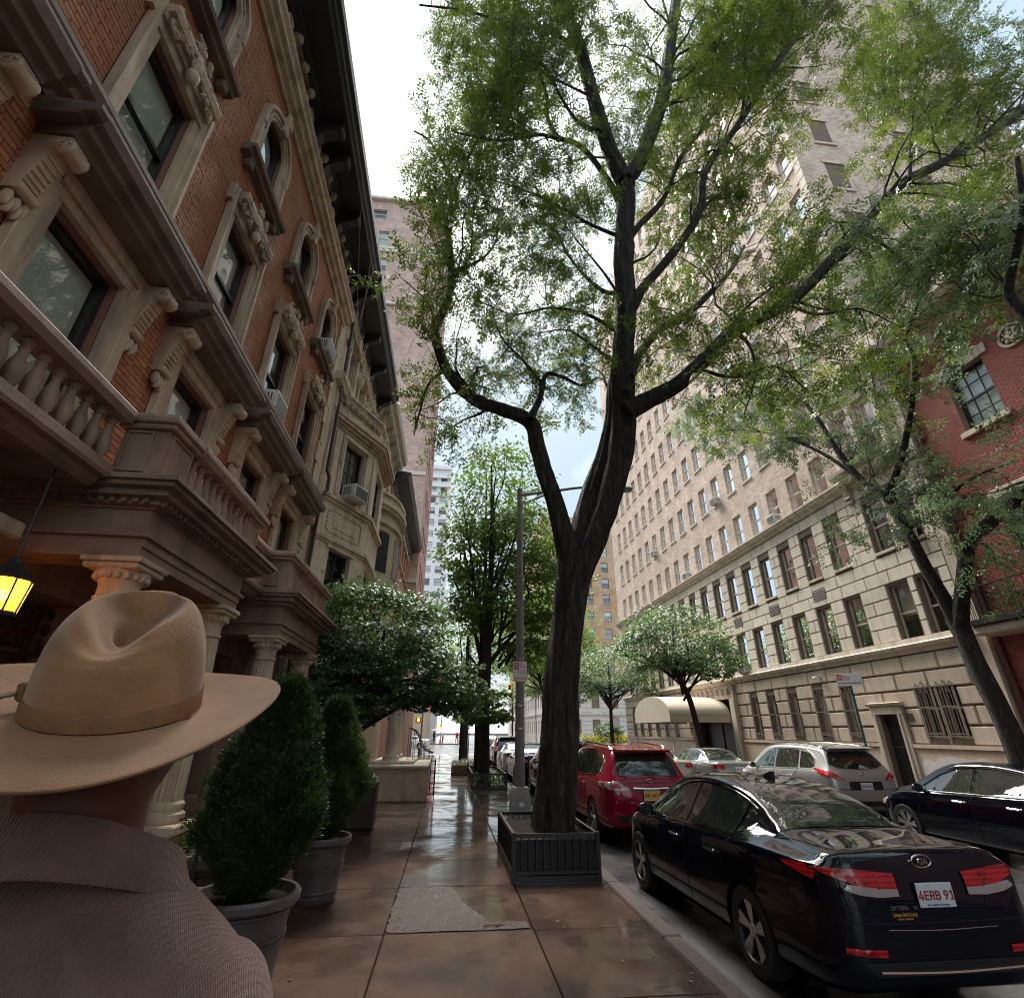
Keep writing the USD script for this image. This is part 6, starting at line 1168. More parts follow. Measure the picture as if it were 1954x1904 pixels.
# --- the leaning locust on the far sidewalk
t5 = thing('leaning_locust', 'leaning two-limbed locust on the far sidewalk before the red brick house', 'tree')
g5 = np.random.default_rng(22)
X3 = lambda pts, xs: np.array([at(*p, X=x) for p, x in zip(pts, np.interp(np.linspace(0, 1, len(pts)), np.linspace(0, 1, len(xs)), xs))])
T5L = [([(1990, 1560), (1945, 1440), (1905, 1350), (1860, 1260), (1832, 1195)], (12.2, 12.0), (.24, .22, .21, .2, .2), 0, 1),
       ([(1832, 1205), (1800, 1140), (1765, 1080), (1730, 1010), (1690, 950), (1640, 912), (1600, 862), (1560, 800), (1520, 755), (1470, 730)], (12.0, 10.8), (.17, .15, .14, .12, .1, .09, .08, .065, .05, .03), 1, .35),
       ([(1690, 950), (1715, 890), (1735, 800), (1745, 700), (1730, 650), (1700, 590), (1650, 540)], (11.6, 11.2), (.1, .085, .08, .07, .055, .04, .025), 1.1, .3),
       ([(1832, 1205), (1838, 1120), (1848, 1040), (1880, 1005), (1930, 960), (2000, 900)], (12.0, 11.2), (.17, .15, .14, .13, .12, .1), 1, .4),
       ([(1730, 1010), (1780, 980), (1830, 930), (1880, 900), (1940, 880)], (11.7, 11.2), (.06, .05, .04, .03, .02), 1.3, .1),
       ([(1640, 912), (1560, 860), (1480, 830), (1400, 820), (1330, 830)], (11.4, 10.6), (.06, .05, .04, .03, .02), 1.2, .2),
       ([(1960, 600), (1925, 560), (1938, 480), (1952, 400), (1940, 300)], (9.6, 9.0), (.09, .08, .07, .06, .04), 1.2, .1), ([(1960, 600), (2010, 760), (2030, 900)], (9.6, 11.0), (.09, .1, .11), 0, 1),
       ([(1725, 650), (1760, 560), (1800, 480), (1850, 400)], (11.2, 10.4), (.05, .04, .03, .02), 1.3, .1)]
trunk, limbs = MB(), []
for i, (px, xs, rr, dens, st_) in enumerate(T5L):
    P = limb_mesh(trunk, X3(px, xs), rr, 12, .06, 40 + i, 6)
    if dens: limbs.append((P[int(len(P) * st_):], rr[len(rr) // 2], rr[-1], dens))
obj('trunk', trunk, M['bark'], t5, smooth=60)
tb, LP, LD = crown_from(limbs, g5, 2.0, 1.7, 5, .8, 2, .2, keep=lambda p: p[0] < 15.0, start=.02)
obj('twigs', tb, M['bark'], t5, kind='stuff'); sprays('crown', t5, LP, LD, g5.uniform(.5, .85, len(LP)), M['leaf_blue'], g5)

# --- broad-leaved street trees
def layered_crown(g, centre, rad, n_cl, per, size, proto, layers=True):
    P, D = [], []
    for k in range(n_cl):
        v = unit(g.normal(0, 1, 3)); rr = g.uniform(.55, 1.0) ** .6; c = np.array(centre) + v * rad * rr * (1 if v[2] > -.5 else .8); s = g.uniform(.28, .55) * min(rad) * .55
        q = g.normal(0, 1, (per, 3)) * [s, s, s * .28] if layers else g.normal(0, .6, (per, 3)) * s
        out = unit(c - np.array(centre)); P.append(c + q); D.append(unit(np.c_[out[0] + g.normal(0, .6, per), out[1] + g.normal(0, .6, per), -.35 + g.normal(0, .3, per)]))
    return np.vstack(P), np.vstack(D)
def branches_to(mb, g, base, centre, rad, n, r0=.06, depth=2):
    for k in range(n):
        v = unit(g.normal(0, 1, 3) + [0, 0, .4]); e = np.array(centre) + v * rad * g.uniform(.6, .95); m = (np.array(base) + e) / 2 + g.normal(0, .18, 3) + [0, 0, .1]
        s0 = np.array(base) + [0, 0, g.uniform(-.9, .2)]; m = s0 * .55 + e * .45 + g.normal(0, .22, 3) + [0, 0, .25]; P = catmull([s0, m, (m + e) / 2 + g.normal(0, .15, 3), e], 5); mb.tube(P, np.linspace(r0, .008, len(P)), 6)
        for _ in range(depth):
            q = P[g.integers(4, len(P) - 1)]; w = wander(q, unit(v + g.normal(0, .7, 3)), min(rad) * .6, g, 5); mb.tube(w, np.linspace(r0 * .35, .005, len(w)), 4)
def street_tree(name, label, trunk_pts, radii, crowns, size, m, seed, group=None, proto=None, bark='bark2', nb=7, loc=(0, 0, 0)):
    g = np.random.default_rng(seed); t = thing(name, label, 'tree', group, loc); mb = MB()
    for j, (tp, rr) in enumerate(zip(trunk_pts, radii)): limb_mesh(mb, tp, rr, 12, .06, seed + j, 6)
    P, D = [], []
    for (c, rad, ncl, per, base) in crowns:
        p, d = layered_crown(g, c, np.array(rad), ncl, per, size, None); P.append(p); D.append(d); branches_to(mb, g, base, c, np.array(rad), nb)
    obj('trunk', mb, M[bark], t, smooth=60); P = np.vstack(P); D = np.vstack(D)
    obj('crown', leaves(P, D, proto or broad_leaf(), g.uniform(.7, 1.3, len(P)) * size, g), M[m], t); return t
# small dogwood over the porch
b3 = np.array([-2.35, 13.6, 0])
street_tree('small_dogwood', 'low round dogwood with layered leaves over the left of the sidewalk', [[b3, b3 + [.02, 0, 1.2], b3 + [.0, 0, 2.2], b3 + [.1, 0, 2.6]], [b3 + [.1, 0, 2.5], b3 + [.5, -.1, 2.9], b3 + [1.0, -.1, 3.4], b3 + [1.7, -.2, 3.8]], [b3 + [.05, 0, 2.4], b3 + [-.1, -.2, 3.1], b3 + [-.4, -.5, 3.9], b3 + [-.5, -.5, 4.6]]], [(.12, .10, .09, .08), (.07, .06, .045, .02), (.07, .055, .04, .02)],
            [((-2.0, 12.9, 4.1), (1.6, 1.5, 1.2), 150, 55, b3 + [0, -.1, 2.6]), ((-1.2, 12.9, 2.9), (1.7, 1.3, .75), 110, 55, b3 + [.1, 0, 2.5]), ((-2.5, 12.4, 2.55), (1.2, 1.2, .8), 85, 55, b3 + [0, -.1, 2.5]), ((.1, 13.4, 2.75), (.85, .8, .7), 44, 50, b3 + [.3, 0, 2.7])], .105, 'leaf_maple', 31, bark='bark2', nb=4)
# twin trunks further along the sidewalk
for k, (bx, by, lab, top) in enumerate([(1.40, 21.4, 'tall slim street tree in the iron-railed pit, nearer of the twin trunks', 13.5), (1.28, 23.6, 'slender dark street tree just behind the twin trunk beside the planter box', 14.5)]):
    b = np.array([bx, by, 0]); s = .22 - .05 * k
    street_tree('street_tree', lab, [[b, b + [.0, 0, .5], b + [0, 0, 3.0], b + [.05, 0, 6], b + [.1, 0, 9], b + [.0, 0, top]], [b + [.02, 0, 4.8], b + [-.4, .2, 6.5], b + [-.8, .3, 9.0], b + [-1.3, .2, 11.5]], [b + [.02, 0, 4.2], b + [.8, 0, 5.2], b + [1.6, -.2, 6.0], b + [2.6, -.3, 6.6]], [b + [.05, 0, 6.8], b + [.7, -.2, 8.3], b + [1.3, -.3, 10.5]]], [(s * 1.35, s, s * .85, s * .7, s * .5, .03), (.1, .08, .06, .02), (.08, .065, .05, .02), (.08, .06, .02)],
                [(b + [.5, 0, 12.2], (2.1, 1.8, 2.6), 80, 30, b + [.1, 0, 9.6]), (b + [1.9, -.2, 7.2], (2.3, 1.5, 1.7), 100, 32, b + [.5, 0, 5.6]), (b + [-.9, .3, 9.4], (1.2, 1.2, 1.9), 52, 30, b + [-.4, 0, 6.8]), (b + [1.5, 0, 9.9], (1.9, 1.5, 1.6), 75, 30, b + [.1, 0, 8]), (b + [2.3, -.3, 5.0], (1.5, 1.2, .9), 50, 30, b + [.8, 0, 4.9]), (b + [-.6, -.3, 6.6], (.9, .9, 1.1), 30, 30, b + [0, 0, 5.2]), (b + [.1 - .3 * k, -.4, 2.7], (1.15, 1.0, .75), 40 if k == 0 else 12, 40, b + [0, 0, 3.0])], .15, 'leaf_far', 33 + k, 'twin street trees', nb=3)
# far sidewalk trees
def far_tree(label, x, y, h0, rad, cl, seed, lean=(0, 0), m='leaf_maple', size=.14, zc=None):
    b = np.array([x, y, 0]); zc = zc or h0 + rad[2] * .8; l = np.array([*lean, 0])
    return street_tree('far_sidewalk_tree', label, [[b, b + [0, 0, .8] + l * .1, b + [0, 0, h0 * .7] + l * .5, b + [0, 0, h0] + l, b + [0, 0, zc + .5] + l * 1.1]], [(.17, .145, .13, .11, .03)], [(b + [0, 0, zc] + l, rad, int(cl * 1.7), 36, b + [0, 0, h0 * .95] + l * .9), (b + np.array([rad[0] * .6, -.4, zc - rad[2] * .5]) + l, (rad[0] * .7, rad[1] * .7, rad[2] * .55), cl // 2, 36, b + [0, 0, h0 * .9] + l * .9), (b + np.array([-rad[0] * .6, .3, zc - rad[2] * .3]) + l, (rad[0] * .7, rad[1] * .7, rad[2] * .6), cl // 2, 36, b + [0, 0, h0 * .9] + l * .9)], size, m, seed, 'street trees on the far sidewalk', nb=5)
far_tree('leaning maple in front of the beige awning', 12.1, 25.4, 4.6, (2.4, 2.5, 1.9), 95, 51, (-.75, .2))
far_tree('second maple along the far sidewalk, left of the awning', 12.0, 40.0, 4.6, (3.2, 2.6, 1.9), 100, 52, (.1, 0))
far_tree('tall pale maple rising before the orange block', 9.6, 52.5, 7.0, (5.2, 4, 4.8), 170, 53, (-.9, 0), 'leaf_far', .22)
far_tree('maple at the far corner of the avenue median', 14.5, 72, 6.0, (4.5, 4.5, 3.6), 110, 54, (0, 0), 'leaf_far', .24)
for k, (x, y, lab, hh) in enumerate([(.9, 34.0, 'leafy tree past the twin trunks on the near kerb', 7.5), (1.4, 44.0, 'last tree on the near kerb before the avenue', 8.0), (3.5, 103, 'small dark tree on the far side of the avenue', 4.5), (14.8, 128, 'hazy tall tree against the orange block side wall', 11)]):
    b = np.array([x, y, 0]); rr = 2.2 + hh * .14
    street_tree('distant_tree', lab, [[b, b + [0, 0, hh * .4], b + [.1, 0, hh * .8], b + [0, 0, hh * 1.25]]], [(.2, .16, .12, .03)], [(b + [0, 0, hh], (rr, rr, hh * .42), 75, 26, b + [0, 0, hh * .5])], .16 + .0016 * y, 'leaf_far' if k else 'leaf_maple', 61 + k, 'trees near and beyond the avenue', proto=simple_leaf() if k > 1 else None)

# ---------------------------------------------------------------- potted evergreens and planters
def evergreen(name, label, loc, h, r, seed, rp=.34, hp=.6, tilt=(0, 0)):
    g = np.random.default_rng(seed); t = thing(name, label, 'potted plant', 'potted evergreens', loc)
    k = rp / .34
    po = MB().lathe([(0, .0), (.235 * k, 0), (.245 * k, .02), (.25 * k, .05), (.262 * k, .055), (.262 * k, .075), (.255 * k, .08), (.258 * k, .10), (.268 * k, .105), (.268 * k, .12), (.262 * k, .125), (.285 * k, hp * .5), (.297 * k, hp * .505), (.299 * k, hp * .53), (.29 * k, hp * .535), (.292 * k, hp * .56), (.302 * k, hp * .565), (.303 * k, hp * .59), (.294 * k, hp * .595), (.312 * k, hp * .83), (.335 * k, hp * .835), (.335 * k, hp * .85), (.318 * k, hp * .855), (.345 * k, hp * .87), (.362 * k, hp * .90), (.365 * k, hp * .965), (.35 * k, hp), (.325 * k, hp * .995), (.312 * k, hp * .93), (.30 * k, hp * .88), (0, hp * .87)], n=48)
    p = obj('pot', po, M['pot'], t, smooth=35); obj('soil', MB().lathe([(0, hp * .905), (.31 * k, hp * .9)], n=24), M['earth'], p)
    zs = np.linspace(0, 1, 14); env = lambda q: r * (np.clip(q / .34, 0.02, 1) ** .55) * (1 - np.clip((q - .22) / .78, 0, 1) ** 1.25) ** .85 * (.72 + .28 * np.minimum(1, q * 3)) + .03
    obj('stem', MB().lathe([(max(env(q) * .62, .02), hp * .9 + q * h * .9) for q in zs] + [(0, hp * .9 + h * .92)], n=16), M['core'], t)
    n = 7000; q = g.beta(1.2, 1.35, n); a = g.uniform(0, 2 * PI, n); lump = .38 + 1.15 * meshkit.fbm(np.c_[np.cos(a) * 3.4, np.sin(a) * 3.4, q * 8], 3, seed); rr = env(q) * np.sqrt(g.uniform(.4, 1.06, n)) * lump
    P = np.c_[rr * np.cos(a) + tilt[0] * q, rr * np.sin(a) + tilt[1] * q, hp * .92 + q * h]; D = unit(np.c_[np.cos(a) * .6 + g.normal(0, .35, n), np.sin(a) * .6 + g.normal(0, .35, n), .9 + g.normal(0, .35, n)])
    pr = []
    for k in range(5):
        gk = np.random.default_rng(seed + k); q_ = np.c_[gk.uniform(0, .85, 46), gk.normal(0, .13, 46), gk.normal(0, .10, 46)]; d_ = unit(np.c_[np.full(46, .8), gk.normal(0, .55, 46), gk.normal(0, .45, 46)])
        pr.append(leaves(q_, d_, (np.array([[0, 0, 0], [.5, .11, .02], [1, 0, 0], [.5, -.11, .02]]), np.array([[0, 1, 2, 3]])), gk.uniform(.20, .42, 46), gk, 1.0))
    instancer('foliage', t, pr, P, D, g.uniform(.07, .15, n), M['needles'], g, 1.0, 'twig'); return t
M['pot'] = mat('resin_pot', (.105, .088, .088), (.07, .057, .058), rough=.32, scale=6, bump=.1, stain=(.03, .024, .022), stain_amt=.5)
evergreen('potted_evergreen', 'bushy evergreen in a round ribbed pot, the one farther from the camera', (-1.50, 7.75, 0), 1.58, .45, 71, .34, .66)
evergreen('potted_evergreen', 'tall dark evergreen in a round pot just behind the shoulder of the person', (-1.57, 5.3, 0), 1.62, .46, 72, .40, .66, (.08, 0))
pl_ = thing('wooden_planter', 'dark square wooden planter with a pale rim beside the nearer evergreen pot', 'planter', loc=(-2.25, 5.35, 0), rz=.05)
mb = MB()
for s in (-1, 1): mb.box((-.42, s * .52 - .03, .05), (.42, s * .52 + .03, .52), ch=.01); mb.box((s * .42 - .03, -.49, .05), (s * .42 + .03, .49, .52), ch=.01)
obj('box', mb, M['iron'], pl_); mb = MB()
for s in (-1, 1): mb.box((-.47, s * .52 - .05, .52), (.47, s * .52 + .05, .555), ch=.008); mb.box((s * .42 - .05, -.47, .52), (s * .42 + .05, .47, .553), ch=.008)
obj('rim', mb, mat('weathered_wood', (.16, .11, .075), (.09, .06, .04), rough=.6, scale=5, stretch=(8, 1, 1)), pl_); obj('soil', MB().box((-.39, -.49, .1), (.39, .49, .40)), M['earth'], pl_)
pl_ = thing('stone_planter', 'low dark stone planter with trailing green plants by the porch column', 'planter', loc=(-2.62, 6.75, 0))
mb = MB().box((-.30, -.42, 0), (.30, .42, .55), ch=.02).box((-.36, -.48, .55), (.36, .48, .60), ch=.012).box((-.42, -.54, .60), (.42, .54, .72), ch=.02); obj('trough', mb, mat('mossy_stone', (.085, .06, .045), (.05, .04, .03), rough=.6, scale=6, bump=.3, stain=(.05, .055, .02)), pl_)
gq = np.random.default_rng(5); n = 700; P = np.c_[gq.uniform(-.36, .36, n), gq.uniform(-.46, .46, n), gq.uniform(.68, .82, n)]; obj('plants', leaves(P, np.c_[gq.normal(0, 1, (n, 2)), gq.uniform(0, 1, n)], simple_leaf(), gq.uniform(.05, .1, n), gq), M['leaf_locust'], pl_)
bk = thing('dark_bin_box', 'plain dark brown rounded box standing by the railing behind the far evergreen', 'box', loc=(-1.75, 12.6, 0)); obj('shell', MB().box((-.35, -.25, 0), (.32, .3, .92), ch=.06), mat('brown_plastic', (.045, .03, .025), (.03, .02, .018), rough=.35), bk, smooth=30); obj('lid', MB().box((-.33, -.23, .92), (.30, .28, .95), ch=.014), M['black_trim'], bk)
# area fence behind the pots
fn = thing('area_fence', 'low black iron fence along the porch fronts behind the planters', 'fence'); k = 0
for y in np.arange(7.3, 8.3, .14): obj('bar', MB().tube([(-2.62, y, 0), (-2.62, y, 1.05)], .011, 5), M['iron'], fn)
obj('rail', MB().box((-2.64, 7.25, 1.03), (-2.60, 8.35, 1.06)).box((-2.64, 7.25, .12), (-2.60, 8.35, .15)), M['iron'], fn)
sr = thing('stair_handrail', 'black wrought iron handrail with scrollwork behind the nearer evergreen', 'handrail'); mb = MB()
mb.tube([(-2.35, 6.2, 1.34), (-1.9, 7.6, 1.02)], .018, 6).tube([(-2.35, 6.2, 1.14), (-1.9, 7.6, .82)], .012, 6)
for k in range(9):
    p = np.array([-2.35, 6.2, 1.14]) + np.array([.45, 1.4, -.32]) * k / 8; mb.tube([p, p + [0, 0, .2]], .008, 4); mb.tube([p + [0, .1 * math.cos(a), .1 + .06 * math.sin(a)] for a in np.linspace(0, 5.5, 12)], .006, 4)
mb.tube([(-2.35, 6.2, 0), (-2.35, 6.2, 1.36)], .02, 6).tube([(-1.9, 7.6, 0), (-1.9, 7.6, 1.04)], .02, 6); obj('ironwork', mb, M['iron'], sr)

# ---------------------------------------------------------------- tree guards, lamp post, signs, awning
def guard(name, label, x0, x1, y0, y1, h, boxy=True):
    t = thing(name, label, 'tree guard'); r = .018
    for (a, b) in (((x0, y0), (x1, y0)), ((x1, y0), (x1, y1)), ((x1, y1), (x0, y1)), ((x0, y1), (x0, y0))):
        a, b = np.array(a), np.array(b); L_ = np.linalg.norm(b - a); d = (b - a) / L_; mb = MB()
        lo = np.minimum(a, b) - .02; hi = np.maximum(a, b) + .02
        mb.box((*lo, h - .05), (*hi, h)); mb.box((*lo, .10), (*hi, .14)); mb.box((*lo, .0), (*hi, .085)) if boxy else None
        obj('rail', mb, M['iron'], t)
        for k in range(1, int(L_ / .105)): p = a + d * k * .105; obj('bar', MB().tube([(*p, .09), (*p, h - .03)], .010, 5), M['iron'], t)
    for x in (x0, x1):
        for y in (y0, y1): obj('post', MB().box((x - .03, y - .03, 0), (x + .03, y + .03, h + .015), ch=.008), M['iron'], t)
    return t
tg = guard('tree_guard', 'black iron tree guard boxed around the big locust trunk', .98, 2.16, 8.24, 10.35, .57)
sh = MB(); n = 26
xs = np.linspace(1.0, 2.14, n); ysn = np.linspace(8.27, 10.32, 34); X_, Y_ = np.meshgrid(xs, ysn); Z_ = .43 + .08 * meshkit.fbm(np.stack([X_ * 2.2, Y_ * 2.2, X_ * 0], -1), 4, 3); v = np.stack([X_, Y_, Z_], -1).reshape(-1, 3)
i, j = np.meshgrid(np.arange(33), np.arange(n - 1), indexing='ij'); q = np.stack([i * n + j, i * n + j + 1, (i + 1) * n + j + 1, (i + 1) * n + j], -1).reshape(-1, 4)
sh.add(v, q); obj('soil', sh, mat('wet_black_soil', (.010, .007, .006), (.02, .014, .011), rough=.8, spec=.08, scale=9, bump=.8, bscale=40), tg, smooth=True)
lin = MB()
for (a, b, c, d) in ((1.01, 8.275, 2.13, 8.285), (1.01, 8.28, 1.02, 10.3), (2.12, 8.28, 2.13, 10.3)): lin.box((a, b, .1), (c, d, .49))
obj('mesh_lining', lin, mat('guard_lining', (.014, .009, .010), (.005, .004, .005), rough=.45, scale=14, bump=.5), tg)
guard('tree_guard', 'low black railing with ivy around the twin street trees', .95, 2.15, 20.3, 24.3, .5); n = 1500; P = np.c_[gq.uniform(.95, 2.15, n), gq.uniform(20.3, 24.3, n), gq.uniform(.05, .4, n)]
tag(obj('ground_ivy', leaves(P, np.c_[gq.normal(0, 1, (n, 2)), gq.uniform(-.2, .8, n)], simple_leaf(), gq.uniform(.06, .12, n), gq), M['leaf_maple']), 'low ivy filling the pit of the twin street trees', 'ivy', kind='stuff')
pb = thing('flower_box', 'low wooden box of white flowers with a thin iron pole past the twin trees', 'planter', loc=(.75, 27.5, 0)); obj('box', MB().box((-.5, -.6, 0), (.75, .6, .42), ch=.02), mat('box_wood', (.22, .17, .09), (.13, .10, .06), rough=.6), pb); n = 260; P = np.c_[gq.uniform(-.45, .7, n), gq.uniform(-.55, .55, n), gq.uniform(.42, .62, n)]
obj('flowers', leaves(P, gq.normal(0, 1, (n, 3)), simple_leaf(), gq.uniform(.06, .1, n), gq), plain('white_petals', (.7, .7, .66), .6), pb); n = 300; P = np.c_[gq.uniform(-.45, .7, n), gq.uniform(-.55, .55, n), gq.uniform(.40, .55, n)]; obj('leaves', leaves(P, gq.normal(0, 1, (n, 3)), simple_leaf(), gq.uniform(.07, .12, n), gq), M['leaf_maple'], pb)
obj('pole', MB().tube([(.25, -.65, 0), (.25, -.65, 2.2)], .025, 6), M['iron'], pb)
M['galv'] = mat('galvanised_steel', (.30, .29, .29), (.20, .195, .195), rough=.42, scale=5, metal=.35, bump=.05, stain=(.13, .11, .10), stain_amt=.6)
lp_ = thing('lamp_post', 'grey octagonal steel lamp post with a long arm rising beside the locust', 'lamp post', loc=(1.72, 13.3, 0))
b = MB(); b.lathe([(0, 0), (.31, 0), (.31, .06), (.235, .62), (.21, .66), (.19, .67), (0, .67)], n=4); v = b.v[0].copy(); c45 = math.cos(PI / 4); b.v[0] = np.c_[(v[:, 0] - v[:, 1]) * c45, (v[:, 0] + v[:, 1]) * c45, v[:, 2]] * [1.12, 1.12, 1.05]
obj('base', b, M['galv'], lp_); stk = obj('sticker', MB().box((-.05, -.292, .33), (.05, -.285, .42)), M['plate_white'], lp_)
pp = np.linspace(.6, 8.35, 12); obj('shaft', MB().tube([(0, 0, z) for z in pp], np.interp(pp, [.6, 8.4], [.125, .07]), 8), M['galv'], lp_)
obj('arm', MB().tube(catmull([(.05, 0, 8.15), (.9, .1, 8.35), (1.9, .2, 8.6), (2.9, .3, 8.68)], 5), np.linspace(.05, .035, 16), 8).tube([(.05, 0, 7.85), (.9, .1, 8.3)], .025, 6), M['galv'], lp_)
obj('lamp_head', MB().box((2.8, .2, 8.62), (3.55, .45, 8.76), ch=.04), M['galv'], lp_)
bnd = MB()
for z in (1.9, 2.4, 3.0): bnd.lathe([(.118, z), (.122, z + .005), (.122, z + .03), (.118, z + .035)], n=16)
obj('band', bnd, M['alloy'], lp_)
M['sign_white'] = plain('sign_white', (.72, .70, .69), .45); M['sign_red'] = plain('sign_red', (.55, .03, .05), .45)
def regulation_sign(label, loc, rz, w=.36, h=.46, pole=None, arrow=True, wide=False):
    """A street cleaning sign: red roundel with a struck-out broom, red lines of words and an arrow."""
    t = thing('parking_sign', label, 'street sign', 'parking signs', loc, rz)
    obj('panel', MB().box((-w / 2, -.004, 0), (w / 2, .004, h), ch=.003), M['sign_white'], t)
    y = -.005; q = MB(); x0 = -w / 2 + .02; qs = .13
    q.box((x0, y - .002, h - .02 - qs * 1.25), (x0 + qs, y, h - .02)); ic = obj('red_square', q, M['sign_red'], t)
    c = np.array([x0 + qs / 2, h - .02 - qs * .62]); rr = qs * .40; m = MB(); m.tube([(c[0] + rr * math.cos(a), y - .003, c[1] + rr * math.sin(a)) for a in np.linspace(0, 2 * PI, 20)], .007, 4); m.tube([(c[0] - rr * .7, y - .003, c[1] + rr * .7), (c[0] + rr * .7, y - .003, c[1] - rr * .7)], .006, 4); m.tube([(c[0] + rr * .3, y - .003, c[1] + rr * .5), (c[0] - rr * .2, y - .003, c[1] - rr * .5)], .007, 4); obj('roundel', m, M['sign_white'], ic)
    tx = lambda s, x, z, hh: obj('lettering', trimesh.Trimesh(np.c_[x + (v := np.asarray((tm_ := meshkit.text_mesh(s, hh, .002, True)).vertices))[:, 0], y - v[:, 2], z + v[:, 1]], tm_.faces, process=False), M['sign_red'], t)
    tx('NO', x0 + qs + .015, h - .075, .036); tx('PARKING', x0 + qs + .015, h - .125, .03)
    if h > .4: tx('11AM - 12:30PM', -.04 if not wide else -.05, h - .22, .02); tx('TUE & FRI', -.02, h - .27, .022)
    else: tx('8AM - 6PM', x0 + qs + .015, h - .18, .026)
    if arrow: z = .07; m = MB(); m.box((-w * .38, y - .002, z - .009), (w * .38, y, z + .009)); [m.prism([(f * w * .40, z + .025), (f * w * .46, z), (f * w * .40, z - .025)], 1, y - .002, y) for f in (-1, 1)]; obj('arrow', m, M['sign_red'] if not wide else M['ink_navy'], t)
    if pole is not None:
        m = MB(); m.box((-.03, .006, -pole), (.03, .016, h)); m.box((-.03, .016, -pole), (-.018, .04, h)); m.box((.018, .016, -pole), (.03, .04, h)); obj('post', m, M['green_post'], t)
    return t
M['green_post'] = plain('green_post', (.012, .085, .065), .4)
regulation_sign('white and red no parking sign strapped to the grey lamp post', (1.70, 13.12, 2.98), .1)
regulation_sign('wide white no parking sign on a green post before the limestone house', (12.0, 14.95, 3.18), -.62, .66, .34, pole=3.18, wide=True)
for k in range(2): pass
bx = MB().box((-.05, -.05, 0), (.05, .05, .3), ch=.01)
regulation_sign('tall white no parking sign on a blue-footed post left of the awning', (12.0, 38.6, 2.2), -.15, .5, .75, pole=2.2)
ac_ = thing('awning', 'beige barrel awning on thin poles reaching from the entrance to the kerb', 'awning'); y0, y1 = 28.9, 34.6; cy_, rad_ = (y0 + y1) / 2, (y1 - y0) / 2
arcp = [(cy_ + rad_ * math.cos(t), 2.78 + 1.05 * math.sin(t)) for t in np.linspace(0, PI, 25)]
M['canvas'] = mat('beige_canvas', (.55, .47, .37), (.48, .41, .32), rough=.7, scale=2, bump=.1)
obj('canopy', MB().prism([(y1, 2.38)] + arcp + [(y0, 2.38), (y0 + .03, 2.38)] + [(cy_ + (rad_ - .03) * math.cos(t), 2.75 + 1.04 * math.sin(t)) for t in np.linspace(PI, 0, 25)] + [(y1 - .03, 2.38)], 0, 12.0, 15.5).prism([(y1 - .03, 2.4)] + [(cy_ + (rad_ - .03) * math.cos(t), 2.75 + 1.04 * math.sin(t)) for t in np.linspace(0, PI, 25)] + [(y0 + .03, 2.4)], 0, 12.0, 12.03), M['canvas'], ac_, smooth=30)
for y in (y0 + .1, y1 - .1): obj('pole', MB().tube([(12.05, y, 0), (12.05, y, 2.4)], .03, 8), M['alloy'], ac_)
obj('valance_seam', MB().box((11.99, y0 - .008, 2.76), (15.5, y0 + .002, 2.79)), M['trim'], ac_)
# avenue: signals, corner poles, hydrant, bins, median
M['signal'] = plain('signal_yellow', (.75, .33, .01), .4); M['sig_green'] = glow('green_signal', (.10, 1.0, .35), 1.6); M['sig_orange'] = glow('orange_hand', (1, .42, .03), 1.5)
def signal_pole(label, loc, h, arm, head=True, ped=True, lit='green'):
    t = thing('traffic_signal', label, 'traffic light', 'traffic signals at the avenue', loc); obj('pole', MB().tube([(0, 0, 0), (0, 0, h)], .075, 8).lathe([(.22, 0), (.16, .5), (.08, .6)], n=8), M['galv'], t)
    if arm: obj('arm', MB().tube(catmull([(0, 0, h - .3), (arm * .5, 0, h + .25), (arm, 0, h + .3)], 5), .045, 6), M['galv'], t)
    hx = arm if arm else .3
    if head:
        z = h - .75 if arm else h - 1.6; hd_ = obj('signal_head', MB().box((hx - .2, -.2, z), (hx + .2, .15, z + 1.05), ch=.03), M['signal'], t)
        for k, m in enumerate((M['sig_green'] if lit == 'green' else M['gap'], M['gap'], M['gap'])): obj('lamp', MB().lathe([(0, -.215), (.14, -.212), (.15, -.2)], (hx, 0, z + .2 + k * .32), 14, axis=1), m, hd_)
        for k in range(3): obj('visor', MB().lathe([(.155, -.36), (.16, -.2)], (hx, 0, z + .2 + k * .32), 12, axis=1), M['signal'], hd_)
    if ped: pd = obj('walk_signal', MB().box((-.55, -.25, 2.5), (-.1, .1, 2.95), ch=.03), M['signal'], t); obj('hand', MB().box((-.42, -.262, 2.6), (-.24, -.252, 2.85)), M['sig_orange'], pd)
    return t
signal_pole('signal pole with walk light at the left corner before the avenue', (-2.3, 49.0, 0), 5.4, 0)
signal_pole('long-armed green traffic light across the avenue behind the lamp post', (11.6, 73, 0), 7.4, -3.6, ped=False)
sp_ = signal_pole('slim pole with signs and orange walk light before the median flowers', (16.0, 71, 0), 7.6, 0, head=False); 
osg = thing('one_way_sign', 'black one way sign on the slim median pole', 'street sign', loc=(15.8, 70.8, 4.3)); obj('panel', MB().box((-.75, -.02, 0), (.75, .02, .5), ch=.01), M['gap'], osg); obj('arrow', MB().prism([(-.6, .17), (.3, .17), (.3, .08), (.6, .25), (.3, .42), (.3, .33), (-.6, .33)], 1, -.03, -.021), M['sign_white'], osg)
nsg = thing('street_name_sign', 'dark street name blades high on the slim median pole', 'street sign', loc=(16.1, 70.8, 6.6)); obj('panel', MB().box((0, -.02, 0), (1.5, .02, .35), ch=.01), M['gap'], nsg)
signal_pole('signal on the far left corner beside the red banner', (-1.2, 95.5, 0), 5.6, 0)
